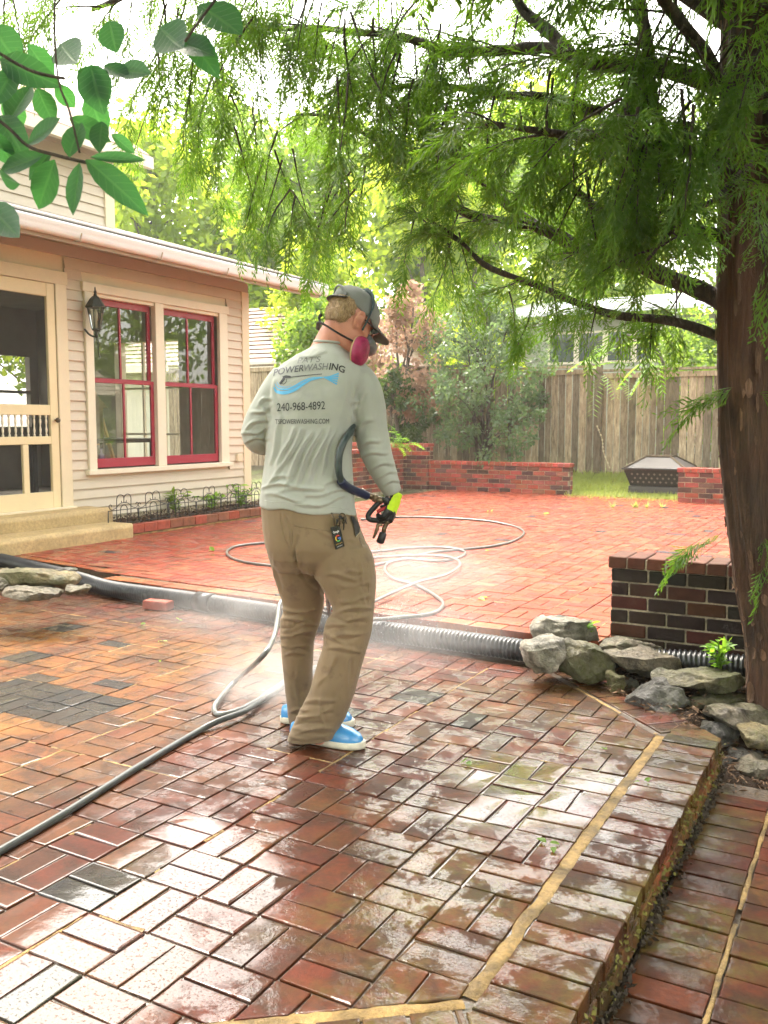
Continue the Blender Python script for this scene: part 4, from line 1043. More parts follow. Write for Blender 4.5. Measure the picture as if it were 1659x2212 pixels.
# ---------------------------------------------------------------- foliage materials
L_CEDAR = leaf_mat('cedar foliage', (.060,.140,.020), .46, (.014,.044,.011), .5, (.27,.50,.03))
L_BRIGHT = leaf_mat('yellow green leaves', (.17,.26,.028), .6, (.085,.16,.02), .45, (.70,.85,.05))
L_MID = leaf_mat('mid green leaves', (.10,.18,.028), .55, (.05,.11,.02), .45, (.45,.65,.06))
L_DARKG = leaf_mat('small dark leaves', (.045,.085,.026), .35, (.022,.045,.016), .35, (.20,.32,.06))
L_HOLLY = leaf_mat('grey green holly leaves', (.095,.15,.075), .4, (.04,.075,.038), .35, (.28,.42,.14))
L_PINK = leaf_mat('pinkish tan leaves', (.36,.21,.15), .4, (.16,.12,.06), .5, (.7,.45,.32))
L_LAUREL = leaf_mat('broad glossy leaves', (.024,.072,.036), .38, (.014,.050,.034), .45, (.13,.48,.08), veins=True)
L_LIME = leaf_mat('lime leaves', (.16,.30,.03), .5, (.09,.2,.02), .4, (.5,.85,.06))
L_GRASS = leaf_mat('grass blades', (.32,.36,.10), .4, (.20,.25,.06), .5, (.6,.7,.14))
def _bark(name, c, red):
    n = NT(name); p = n.pos(); q = n.scale(p, (1, 1, .11)); a = n.noise(q, 32, 6, .7, .25); b = n.noise(n.scale(p, (1,1,.2)), 90, 4, .7); g = n.noise(p, 2.5, 4)
    col = n.ramp(a, (.30, tuple(x*.25 for x in c)), (.5, c), (.72, tuple(min(1,x*2.6) for x in c)))
    col = n.mix(n.ramp(g, (.45, 0), (.7, red)), col, (.085,.030,.012))
    n.P(Base_Color=col, Roughness=.85, Normal=n.bump(n.math('ADD', a, n.math('MULTIPLY', b, .4)), 1.0, .03)); return n.m
M['bark'] = _bark('shredding cedar bark', (.056,.029,.015), .75); M['bark_strip'] = _bark('peeling bark strips', (.115,.064,.035), .4); M['bark_dark'] = _bark('dark branch bark', (.050,.036,.027), .1); M['bark_grey'] = _bark('grey bark', (.10,.085,.065), 0)

def limb_mesh(paths, n=8):
    mb = MB()
    for pts, r0, r1 in paths:
        sp = smooth_path(pts, 5); m = len(sp)
        sp = [p + Vector((vnoise(p*3), vnoise(p*3+Vector((7,0,0))), vnoise(p*3+Vector((0,7,0)))))*min(.06, r0*1.1)*(1 if 0 < i < m-1 else 0) for i, p in enumerate(sp)]
        mb.tube(sp, [(r0+(r1-r0)*(i/(m-1)))*(1+.26*vnoise(sp[i]*11)) for i in range(m)], n)
    return mb
def frame_of(D):
    D = D/(np.linalg.norm(D,axis=1,keepdims=True)+1e-9); A = rng.normal(size=D.shape); S = np.cross(D,A); S /= np.linalg.norm(S,axis=1,keepdims=True)+1e-9
    return D, S, np.cross(D,S)

# one cedar spray: a drooping flat frond of short scale-leaf twigs
def spray_template(seed, L=.24, nb=15):
    r_ = np.random.default_rng(seed); V = []; F = []
    def strip_(p, d, ln, w):
        d = d/np.linalg.norm(d); nrm = np.array([0,0,1.]) + r_.normal(size=3)*.5; s = np.cross(d, nrm); s /= np.linalg.norm(s)+1e-9; k = len(V)
        V.extend([p - s*w*.35, p + d*ln*.5 - s*w, p + d*ln, p + d*ln*.5 + s*w]); F.append((k,k+1,k+2,k+3))
    for i in range(nb):
        t = (i+.5)/nb; p = np.array([t*L, r_.normal()*.004, -.05*t*t]); side = 1 if i % 2 else -1
        ln = L*.40*(1-t*.72)*r_.uniform(.75,1.15); d = np.array([.85, side*.62, -.18-.25*t]) + r_.normal(size=3)*.1
        dn = d/np.linalg.norm(d); strip_(p, d, ln, .0042)
        for j in range(2 if t < .75 else 1):
            u = .35+.35*j; d2 = dn + np.array([.1, (1 if j % 2 else -1)*.65, -.2]) + r_.normal(size=3)*.15
            strip_(p + dn*ln*u, d2, ln*.5, .0036)
    strip_(np.array([0,0,0.]), np.array([1,0,-.2]), L*1.05, .0035)
    return np.array(V), np.array(F)
SPR = [spray_template(s) for s in range(6)]
def place_sprays(P, D, S):
    """copies of the sprays at P pointing along D (n,3) scaled S; returns one vertex / face soup"""
    P = np.asarray(P); D = np.asarray(D); D = D/(np.linalg.norm(D,axis=1,keepdims=True)+1e-9)
    U = np.tile(np.array([[0,0,1.]]), (len(P),1)) + rng.normal(size=P.shape)*.45; Yv = np.cross(U, D); Yv /= np.linalg.norm(Yv,axis=1,keepdims=True)+1e-9; Zv = np.cross(D, Yv)
    Vs = []; Fs = []; off = 0; kind = rng.integers(0, len(SPR), len(P))
    for k, (V, F) in enumerate(SPR):
        m = kind == k
        if not m.any(): continue
        s = np.asarray(S)[m][:,None,None]
        X = P[m][:,None,:] + s*(V[None,:,0:1]*D[m][:,None,:] + V[None,:,1:2]*Yv[m][:,None,:] + V[None,:,2:3]*Zv[m][:,None,:])
        n = m.sum(); Vs.append(X.reshape(-1,3)); Fs.append((F[None]+np.arange(n)[:,None,None]*len(V)).reshape(-1,4)+off); off += n*len(V)
    return np.concatenate(Vs), np.concatenate(Fs)

# ---------------------------------------------------------------- the cedar
def build_cedar():
    base = Vector((-.30, 4.52, 0)); t = thing('cedar_tree', 'large cedar with shredding bark, boughs reaching over the patio', 'tree', tuple(base))
    # trunk: two fused stems, fluted
    def stem(pts, rad, name, seed):
        sp = smooth_path(pts, 26); rr = np.interp(np.linspace(0,1,len(sp)), np.linspace(0,1,len(rad)), rad); mb = MB(); n = 96; rings = []
        for i, p in enumerate(sp):
            ring = []
            for j in range(n):
                w = 2*math.pi*j/n; q = Vector((math.cos(w), math.sin(w), 0))
                fl = 1 + .10*math.sin(3*w+seed+p.z*.5) + .06*math.sin(7*w+p.z*.8+seed) + .06*vnoise((q.x*2.5, q.y*2.5, p.z*.9+seed)) + .05*vnoise((q.x*11, q.y*11, p.z*1.6+seed)) + .075*abs(vnoise((q.x*9, q.y*9, p.z*.8+seed*2)))**.6 - .05*abs(vnoise((q.x*21, q.y*21, p.z*2.2+seed)))**.5
                if p.z < .5: fl += .25*(1-p.z/.5)**2*(1+.5*math.sin(5*w+seed))
                ring.append(p + q*rr[i]*fl)
            rings.append(ring)
        mb.loft(rings).build(name, M['bark'], t, True)
        rs = random.Random(seed); st = MB()
        for _ in range(420):
            i = rs.randint(2, len(rings)-2); j = rs.randint(0, n-1); ln = rs.randint(2, 6); w = rs.randint(1, 2); rows = []
            for k in range(ln+1):
                ii = min(len(rings)-1, i+k); a = rings[ii][j]; b = rings[ii][(j+w) % n]; c = sp[ii]; o = .004 + .010*rs.random()*(abs(k/ln-.5)*2)**2 + .003
                tp = 1 if 0 < k < ln else .25; m_ = (a+b)/2
                rows.append([m_+(a-m_)*tp+(a-c).normalized()*o, m_+(b-m_)*tp+(b-c).normalized()*(o*rs.uniform(.5,1.3))])
            st.add([q for r_ in rows for q in r_], [(2*k, 2*k+1, 2*k+3, 2*k+2) for k in range(ln)])
        o = st.build('bark_strips', M['bark_strip'], t, True); o['kind'] = 'stuff'
    P = lambda x, y, d=4.12: at_d(x, y, d)
    b0 = P(1745,1500); 
    stem([b0+Vector((0,0,-.15)), P(1705,1400), P(1672,1250), P(1652,1050), P(1643,800), P(1643,500), P(1645,150), P(1655,-300), P(1650,-900), P(1650,-1700)], [.20,.185,.17,.185,.18,.165,.15,.12,.08], 'trunk', 1)
    stem([P(1790,1500,4.3)+Vector((0,0,-.15)), P(1780,1250,4.3), P(1760,900,4.3), P(1740,400,4.35), P(1735,-200,4.4), P(1735,-1200,4.4)], [.20,.18,.17,.15,.13,.08], 'trunk', 4)
    # knots and stubs on the trunk
    for (x, y, dx) in ((1570,1040,0),(1578,1155,0)):
        c = P(x+12, y, 3.98); MB().lathe([(.001,.03),(.02,.028),(.035,.01),(.05,-.02),(.06,-.06)], (0,0,0), 12).build('knot', M['bark_dark'], t, True).matrix_world = Matrix.Translation(c) @ (-AWAY - RIGHT*.6).to_track_quat('Z','Y').to_matrix().to_4x4()
    limbs = [
     # px path, depth start, depth end, r0, r1
     ([(1600,732),(1552,725),(1440,697),(1332,676),(1193,633),(1069,582),(999,529),(930,480)], 4.05, 4.7, .028, .008),
     ([(1600,660),(1552,644),(1466,601),(1359,569),(1284,553),(1171,499),(1101,483),(1026,462),(967,424),(919,376),(833,322),(780,285),(640,250)], 4.1, 5.4, .046, .008),
     ([(1171,499),(1080,429),(1021,370),(930,301),(838,209),(740,130),(600,80)], 4.75, 5.6, .028, .008),
     ([(1600,520),(1552,515),(1456,505),(1359,472),(1278,440),(1198,376),(1150,340)], 4.05, 4.6, .036, .010),
     ([(1455,505),(1466,419),(1440,320),(1400,188),(1397,102),(1381,0),(1370,-120)], 4.2, 4.3, .030, .026),
     ([(1640,220),(1440,150),(1241,134),(1198,118),(1091,107),(956,97),(822,75),(640,60),(480,60)], 4.1, 5.0, .040, .010),
     ([(1241,134),(1214,102),(1160,40),(1123,0),(1060,-90)], 4.3, 4.6, .034, .016),
     ([(1300,240),(1144,204),(1010,193),(900,190),(800,205),(690,240)], 4.6, 5.4, .026, .008),
     ([(1640,90),(1450,-40),(1150,-130),(850,-150),(550,-110),(330,-40),(200,20)], 4.1, 5.2, .055, .012),
     ([(1640,-100),(1350,-300),(1000,-420),(600,-380),(250,-230),(60,-90)], 4.1, 5.6, .055, .012),
     ([(1640,-300),(1500,-700),(1200,-900),(700,-800),(300,-560)], 4.1, 5.0, .05, .012),
     ([(1640,420),(1500,330),(1330,300),(1180,290),(1050,270)], 4.1, 3.4, .030, .008),
     ([(1640,250),(1480,60),(1350,-120),(1100,-300)], 4.1, 3.1, .034, .009),
     ([(1640,-60),(1520,-350),(1300,-800),(1000,-1300)], 4.1, 2.6, .045, .01),
     ([(1640,-60),(1800,-300),(2100,-600),(2300,-900)], 4.1, 3.6, .05, .01),
     ([(1660,500),(1750,300),(1900,150),(2100,50)], 4.1, 3.4, .04, .01),
     ([(1700,-400),(1700,-900),(1500,-1500),(1300,-1900)], 4.2, 3.2, .05, .01),
     ([(1640,330),(1560,420),(1480,470),(1400,560)], 4.0, 3.6, .016, .006),
    ]
    paths = []; limb_paths = []; PP = []; DD = []; SS = []
    def droop_twig(p, d, L, depth, dens=1.0, drp=.06, sc=1.0):
        """a twig leaving p, curving down, bearing sprays on both sides"""
        m = max(4, int(L/.07)); pts = [Vector(p)]; d = Vector(d).normalized()
        for i in range(m):
            d = (d + Vector((0,0,-drp - .05*i/m)) + Vector((random.gauss(0,.09), random.gauss(0,.09), random.gauss(0,.05)))).normalized(); pts.append(pts[-1] + d*(L/m))
        paths.append((pts[::max(1,m//4)] if m > 5 else pts, .004+.007*L, .002))
        for i in range(1, len(pts)):
            dd = (pts[i]-pts[i-1]).normalized()
            for s in (-1, 1):
                if random.random() > dens: continue
                side = dd.cross(UP)
                side = side.normalized() if side.length > .05 else RIGHT
                v = dd*.8 + side*s*random.uniform(.15,.85) + Vector((0,0,random.uniform(-.5,.12)))
                PP.append(tuple(pts[i])); DD.append(tuple(v)); SS.append(random.uniform(.5,1.0)*sc)
        PP.append(tuple(pts[-1])); DD.append(tuple(dd+Vector((0,0,-.5)))); SS.append(1.1)
        return pts
    def D_at(px, d0, d1, k, n): return d0 + (d1-d0)*k/(n-1)
    for li, (px, d0, d1, r0, r1) in enumerate(limbs):
        pts = [P(x, y, D_at(0,d0,d1,k,len(px))) for k, (x, y) in enumerate(px)]; paths.append((pts, r0, r1)); limb_paths.append(paths[-1])
        sp = smooth_path(pts, 6); L = sum((b-a).length for a, b in zip(sp, sp[1:]))
        step = .128; acc = 0; s = 0
        for a, b in zip(sp, sp[1:]):
            seg = (b-a).length; acc += seg; s += seg
            while acc > step:
                acc -= step
                f = s/L
                if f < .10: continue
                tdir = (b-a).normalized(); side = tdir.cross(UP)
                if side.length < .1: side = AWAY.copy()
                side.normalize()
                for q in (-1, 1):
                    if random.random() < .36: continue
                    v = tdir*random.uniform(.3,.9) + side*q*random.uniform(.5,1.0) + UP*random.uniform(-.1,.45)
                    ln = random.uniform(.3,.8)*(1.1-.62*f)*(.42 if li == 0 else .7 if li == 1 else 1)
                    tp = droop_twig(b, v, ln, 0, .8)
                    if ln > .45 and random.random() < .45:
                        k = len(tp)//2; droop_twig(tp[k], (tp[k]-tp[k-1]).normalized()+side*random.uniform(-1,1)*.8, ln*.55, 1, .85)
    # curtains of hanging sprays where the photograph's boughs trail lowest
    for (x0, x1, y0, y1, d0, d1, n, L) in ((560,700,260,360,4.5,5.2,5,.34),(612,650,400,440,4.5,4.9,3,.26),(420,570,160,280,4.8,5.4,8,.36),(330,450,60,220,4.9,5.4,8,.45),(700,860,330,430,4.6,5.3,9,.36),(850,1000,430,540,4.7,5.2,6,.28),(0,180,-110,0,4.6,5.3,7,.3),(180,420,-90,40,4.5,5.3,9,.35),(1080,1480,590,680,4.2,4.6,9,.2),(1180,1540,120,400,3.6,4.6,30,.34),(1330,1650,-50,300,3.5,4.0,30,.36),(900,1200,60,330,4.2,5.0,18,.3),(700,1000,0,180,4.2,5.0,18,.34),(500,1300,-60,60,4.2,5.2,22,.3),(450,700,-60,120,4.4,5.2,9,.36)):
        for _ in range(n):
            p = P(random.uniform(x0,x1), random.uniform(y0,y1), random.uniform(d0,d1)); droop_twig(p, Vector((random.gauss(0,.35)-.2, random.gauss(0,.35), random.uniform(-1.0,-.4))), L*random.uniform(.7,1.3), 1, .95, .10)
    # crown high above and behind the frame, so that the wet bricks mirror it
    for _ in range(950):
        x = random.uniform(700, 2300); y = random.uniform(-2700, -480); d = random.uniform(2.3, 5.2)
        if x < 1000 and random.random() < .6: continue
        droop_twig(P(x, y, d), Vector((random.gauss(0,1), random.gauss(0,1), random.uniform(-.2,.3))), random.uniform(.5,.9), 1, .62, .06, 2.1)
    for _ in range(330):       # loose unseen twigs added overhead to shade the near bricks
        droop_twig(Vector((random.uniform(-2.2,2.8), random.uniform(-1.2,2.6), random.uniform(3.2,5.6))), Vector((random.gauss(0,1), random.gauss(0,1), random.uniform(-.2,.3))), random.uniform(.5,.95), 1, .42, .06, 2.1)
    limb_mesh(limb_paths, 10).build('branches', M['bark_dark'], t, True)
    limb_mesh([p for p in paths if not any(p is q for q in limb_paths)], 4).build('twigs', M['bark_dark'], t, False)
    # small sprigs on the trunk
    for x, y, dx in ((1580,1150,-1),(1575,1160,-1),(1655,1140,0),(1600,850,-1),(1610,830,-.6),(1620,840,.4)):
        droop_twig(P(x, y, 3.95), RIGHT*dx + Vector((0,0,-.1)), .17, 1, .5)
    V, F = place_sprays(np.array(PP), np.array(DD), np.array(SS)); o = mesh_obj('foliage', np_mesh('foliage', V, F), t, L_CEDAR); o['kind'] = 'stuff'
build_cedar()

# ---------------------------------------------------------------- broadleaf trees, shrubs
def crown(P, n_leaf, mat, t, size, name='crown', droop=.3):
    """P: cluster centres (k,4: xyz radius); leaves scattered in lumpy clusters"""
    P = np.asarray(P); k = rng.integers(0, len(P), n_leaf); r = P[k,3:4]; g = rng.normal(size=(n_leaf,3)); g /= np.linalg.norm(g,axis=1,keepdims=True)
    X = P[k,:3] + g*r*rng.uniform(.45,1.05,(n_leaf,1)); D = g*.6 + rng.normal(size=g.shape)*.6; D[:,2] -= droop
    s = size*rng.uniform(.6,1.4,n_leaf); V, F = quads(X, D, s, s*.30); o = mesh_obj(name, np_mesh(name, V, F), t, mat); o['kind'] = 'stuff'; return o
def tree(label, base, h, rad, n_leaf, mat, size, trunk_r=.12, lo=.3, clumps=60, seed=0, name='tree', grp='trees beyond the fence', narrow=1.0, bark='bark_grey', cat='tree', stems=1):
    rs = random.Random(seed); t = thing(name, label, cat, tuple(base), grp); base = Vector(base); paths = []; C = []
    for q in range(stems):
        off = Vector((rs.gauss(0,.3), rs.gauss(0,.3), 0))*(0 if stems == 1 else rad*.5)
        top = base + off + Vector((rs.gauss(0,.05)*h, rs.gauss(0,.05)*h, h*.9)); mid = base + off*.7 + Vector((rs.gauss(0,.03)*h, rs.gauss(0,.03)*h, h*.45))
        paths.append(([base+off*.3-Vector((0,0,.1)), mid, top], trunk_r, trunk_r*.2))
    for i in range(clumps):
        u = rs.random()**.8; z = h*(lo + (1-lo)*u); w = rad*math.sin(math.pi*min(1,(.18+.82*u)))**.6*narrow; a = rs.uniform(0, 2*math.pi); rr = w*math.sqrt(rs.random())
        c = base + Vector((rr*math.cos(a), rr*math.sin(a), z)); C.append((*c, rs.uniform(.16,.34)*rad*(.5 if clumps > 100 else 1)))
        if i % 3 == 0:
            s = base + Vector((0,0,max(.15*h, z-.35*rr-.1*h))); paths.append(([s, (s+c)/2+Vector((0,0,.05*h)), c], trunk_r*.32, trunk_r*.08))
    limb_mesh(paths, 6).build('trunk', M[bark], t, True); crown(C, n_leaf, mat, t, size); return t
BT = [  # label, photo x (px), depth, height, radius, leaves, material, leaf size
 ('tall bright green tree above the gutter, left of the boughs', 330, 30, 10, 4.2, 9000, L_BRIGHT, .26, 1),
 ('round yellow green tree behind the eave end', 500, 31, 8.0, 3.0, 8000, L_BRIGHT, .22, 2),
 ('tall leafy tree straight above the worker, behind the fence', 700, 32, 11, 4.6, 9000, L_MID, .26, 3),
 ('yellow green tree behind the thick bough', 900, 27, 8.5, 3.4, 8000, L_BRIGHT, .22, 4),
 ('dense green tree behind the middle of the fence', 1040, 31, 10, 4.2, 8000, L_MID, .25, 5),
 ('lime green tree behind the metal roofed building', 1280, 33, 10, 4.4, 9000, L_BRIGHT, .26, 6),
 ('tall green tree behind the cedar trunk', 1560, 31, 11, 4.4, 8000, L_MID, .26, 7),
 ('dark green tree at the far left behind the house roof', 90, 36, 13, 4.6, 8000, L_MID, .28, 8),
 ('tall tree rising left of centre far behind', 470, 42, 15, 5.5, 9000, L_MID, .32, 9),
 ('tall tree rising right of centre far behind', 1150, 44, 16, 6, 9000, L_BRIGHT, .34, 10),
 ('thin yellowish tree above the neighbour roof', 690, 24, 5.6, 1.7, 5000, L_BRIGHT, .17, 11),
]
for lab, px, d, h_, r_, nl, mt, sz, sd in BT:
    b = at_d(px, 1000, d); b.z = .3; tree(lab, b, h_, r_, int(nl*1.5), mt, sz, .16, .12, 70, sd)
for k, (x, y, h_, r_) in enumerate(((10,9,8,3.2),(14,17,10,4),(9,25,11,4.2),(17,28,12,5),(6,-7,9,3.5),(-4,-10,10,4))):  # garage trees fill the window mirror; unseen trees behind the camera are added shade
    tree(('broad tree beside the near end of the garage','tall tree rising behind the garage roof','tree past the far end of the garage','tallest tree far beyond the garage','unseen tree added behind the camera for shade, right of the path','unseen tree added behind the camera for shade, left of the laurel')[k], (x, y, 0), h_, r_, 7000, L_MID, .28, .18, .1, 60, 70+k, 'tree', 'trees around the yard')
# hedge of shrubs filling between the fence and the trees
for k, (px, d, h_, r_, mt, lab) in enumerate(((690,19.5,3.6,1.1,L_MID,'loose green shrub left of the worker above the fence'),(760,19.5,3.8,1.2,L_MID,'leafy shrub behind the worker head'),(1010,20.5,3.0,1.2,L_BRIGHT,'light green shrub behind the fence, right of the pink one'),(1500,20,3.2,1.3,L_MID,'green shrub above the fence beside the cedar trunk'))):
    b = at_d(px, 1000, d); b.z = .3; tree(lab, b, h_, r_, 6500, mt, .11, .05, .2, 46, 30+k, 'shrub', 'shrubs along the fence', cat='shrub', stems=3)
b = at_d(880, 1000, 17.6); b.z = .3; tree('pinkish tan leaved shrub rising beside the worker head', b, 3.6, .95, 4200, L_PINK, .10, .05, .30, 34, 41, 'smoke_bush', None, cat='shrub', stems=3)
b = at_d(850, 1000, 17.0); b.z = .3; tree('dark leaved shrub below the pinkish bush', b, 1.9, .6, 3000, L_DARKG, .08, .04, .2, 24, 42, 'shrub', 'shrubs along the fence', cat='shrub', stems=3)
b = at_d(1045, 1010, 16.7); b.z = .25; tree('upright small leaved holly shrub in front of the fence', b, 3.4, 1.4, 13000, L_HOLLY, .072, .035, .10, 150, 43, 'holly_shrub', None, cat='shrub', stems=5, bark='bark_dark')

def pinnate(base, dirv, L, pairs, leaf, mb, droop=.35):
    """a compound leaf: midrib with paired leaflets"""
    p = Vector(base); d = Vector(dirv).normalized(); pts = [p.copy()]
    for i in range(pairs):
        d = (d + Vector((0,0,-droop/pairs))).normalized(); p = p + d*(L/pairs); pts.append(p.copy())
        s = d.cross(UP)
        s = s.normalized() if s.length > .05 else RIGHT
        for q in (-1, 1):
            a = p; v = (d*.45 + s*q + Vector((0,0,-.25))).normalized(); ln = leaf*(1-.45*abs(i/pairs-.4)); w = v.cross(UP)
            w = (w.normalized() if w.length > .05 else d)*ln*.19
            mb.add([a, a+v*ln*.4+w, a+v*ln, a+v*ln*.4-w], [(0,1,2,3)])
    mb.tube(pts, [.004*(1-.6*i/len(pts)) for i in range(len(pts))], 4, 1)
def build_ailanthus():
    c = at_d(1400, 830, 16.4); t = thing('sumac_sapling', 'bright green sapling with feathery compound leaves hanging over the fence', 'sapling', (c.x, c.y, .4))
    MB().tube(smooth_path([(c.x+.5,c.y+.7,.3),(c.x+.4,c.y+.5,1.5),(c.x+.1,c.y+.2,2.6),(c.x-.4,c.y-.1,2.9)]), [.03]*18+[.012], 6).build('stem', M['bark_grey'], t, True)
    rs = random.Random(5)
    for k in range(17):
        o = at_d(rs.uniform(1270,1450), rs.uniform(735,830), rs.uniform(15.4,16.3)); mb = MB()
        pinnate(o, Vector((rs.uniform(-1,.6), rs.uniform(-1,.0), rs.uniform(-.7,.5))), rs.uniform(.5,.85), 9, .17, mb, .8); mb.build('compound_leaf', [L_LIME, M['bark_grey']], t)
build_ailanthus()
def build_fern():
    c = at_d(862, 965, 15.2); t = thing('fern', 'lime green fern growing on top of the tall brick wall', 'fern', tuple(c)); rs = random.Random(8)
    for k in range(16):
        mb = MB(); pinnate(c+Vector((rs.gauss(0,.06),rs.gauss(0,.06),-.02)), Vector((rs.gauss(0,1),rs.gauss(0,1),1.6)), rs.uniform(.35,.55), 9, .11, mb, 1.6); mb.build('frond', [L_LIME, L_LIME], t)
build_fern()
def leafy(name, label, c, n, h, leaf, mat, seed, spread=.6, cat='plant', grp=None):
    """upright stems with oval leaves"""
    t = thing(name, label, cat, tuple(c), grp); rs = random.Random(seed); c = Vector(c)
    for k in range(n):
        tip = c + Vector((rs.gauss(0,1)*spread*h*.5, rs.gauss(0,1)*spread*h*.5, h*rs.uniform(.6,1))); mid = (c+tip)/2 + Vector((0,0,.1*h)); pts = smooth_path([c, mid, tip], 5)
        s = MB().tube(pts, .004, 5).build('stem', L_MID, t)
        for i in range(2, len(pts)):
            v = Vector((rs.gauss(0,1), rs.gauss(0,1), rs.uniform(0,.7))).normalized(); MB().add(*leaf_geo(pts[i], v, leaf*rs.uniform(.6,1.2))).build('leaf', mat, t, True)
    return t
def leaf_geo(base, d, L, W_=.36, curl=.12, nrm=None):
    """oval leaf with a folded midrib and a pointed tip"""
    base = Vector(base); d = Vector(d).normalized(); up = Vector(nrm) if nrm is not None else Vector((random.gauss(0,.4), random.gauss(0,.4), 1))
    s = d.cross(up).normalized(); u = s.cross(d).normalized(); V = []; F = []
    prof = [(0,.04),(.12,.5),(.3,.9),(.5,1.0),(.7,.85),(.88,.42),(1,.02)]
    for i, (a, w) in enumerate(prof):
        c = base + d*L*a + u*(-curl*L*a*a)
        V += [c + s*w*W_*L*.5 + u*.07*L*w, c + s*w*W_*L*.25 + u*.025*L*w, c, c - s*w*W_*L*.25 + u*.025*L*w, c - s*w*W_*L*.5 + u*.07*L*w]
    for i in range(len(prof)-1):
        for k in range(4): F.append((5*i+k, 5*i+k+1, 5*i+6+k, 5*i+5+k))
    return V, F
leafy('seedling', 'fresh green seedling between the dark wall and the long mossy stone', at_d(1555, 1452, 4.28), 6, .17, .062, L_LIME, 3, .5)
leafy('seedling', 'tiny green weed at the foot of the pale rock on the step', at_d(1275, 1372, 4.8), 3, .09, .04, L_LIME, 4, .4)
for k, (y, x, lab) in enumerate(((8.75,-7.3,'young green plant in the bed behind the fifth border panel'),(9.25,-7.25,'taller green plant in the bed by the house corner'),(9.75,-7.15,'green plant at the far end of the bed beside the worker'),(8.2,-7.4,'small pale green plant in the middle of the bed'))):
    leafy('bed_plant', lab, (x, y, .22), 8, .30 if k else .24, .10, L_LIME if k != 3 else L_MID, 60+k, .6, 'plant', 'young plants in the flower bed')

# grass behind the gap in the wall ------------------------------------------------------
def build_grass():
    n = 26000; X = rng.uniform(-7.6,-1.2,n); Y = rng.uniform(14.85,16.5,n); Z = np.interp(Y, [14.9,15.6,16.5], [.07,.2,.36]); g = (X > -4.6) & (X < -2.5) & (Y < 14.95)
    P = np.stack([X, Y, Z-.01], 1); D = rng.normal(size=(n,3))*[.5,.5,.2] + [0,0,1]
    V, F = quads(P, D, rng.uniform(.05,.16,n), rng.uniform(.004,.008,n)); 
    m = 2600; X = rng.uniform(-4.5,-2.6,m); Y = rng.uniform(13.9,14.9,m); pr = np.clip((Y-13.5)/1.4, 0, 1); keep = rng.random(m) < pr**2; P2 = np.stack([X,Y,np.full(m,.125)],1)[keep]
    V2, F2 = quads(P2, rng.normal(size=P2.shape)*[.7,.7,.2]+[0,0,.8], rng.uniform(.04,.13,len(P2)), rng.uniform(.004,.008,len(P2)))
    o = mesh_obj('grass', np_mesh('grass', np.concatenate([V,V2]), np.concatenate([F,F2+len(V)])), None, L_GRASS); tag(o, 'short pale green grass before the fence', 'grass', None, 'stuff')
    c = [at_d(1360+random.gauss(0,30), 1098+random.gauss(0,8), 12.6) for _ in range(5)]
    w = MB()
    for q in c:
        for _ in range(26):
            v = Vector((random.gauss(0,.6), random.gauss(0,.6), .6)).normalized()*random.uniform(.06,.14); s = v.cross(UP).normalized()*.006 if v.cross(UP).length > .01 else RIGHT*.006
            b_ = Vector((q.x, q.y, UZ)); w.add([b_-s, b_+s, b_+v], [(0,1,2)])
    tag(w.build('grass_tuft', L_GRASS), 'loose tuft of grass lying on the far brick paving', 'grass tuft')
build_grass()

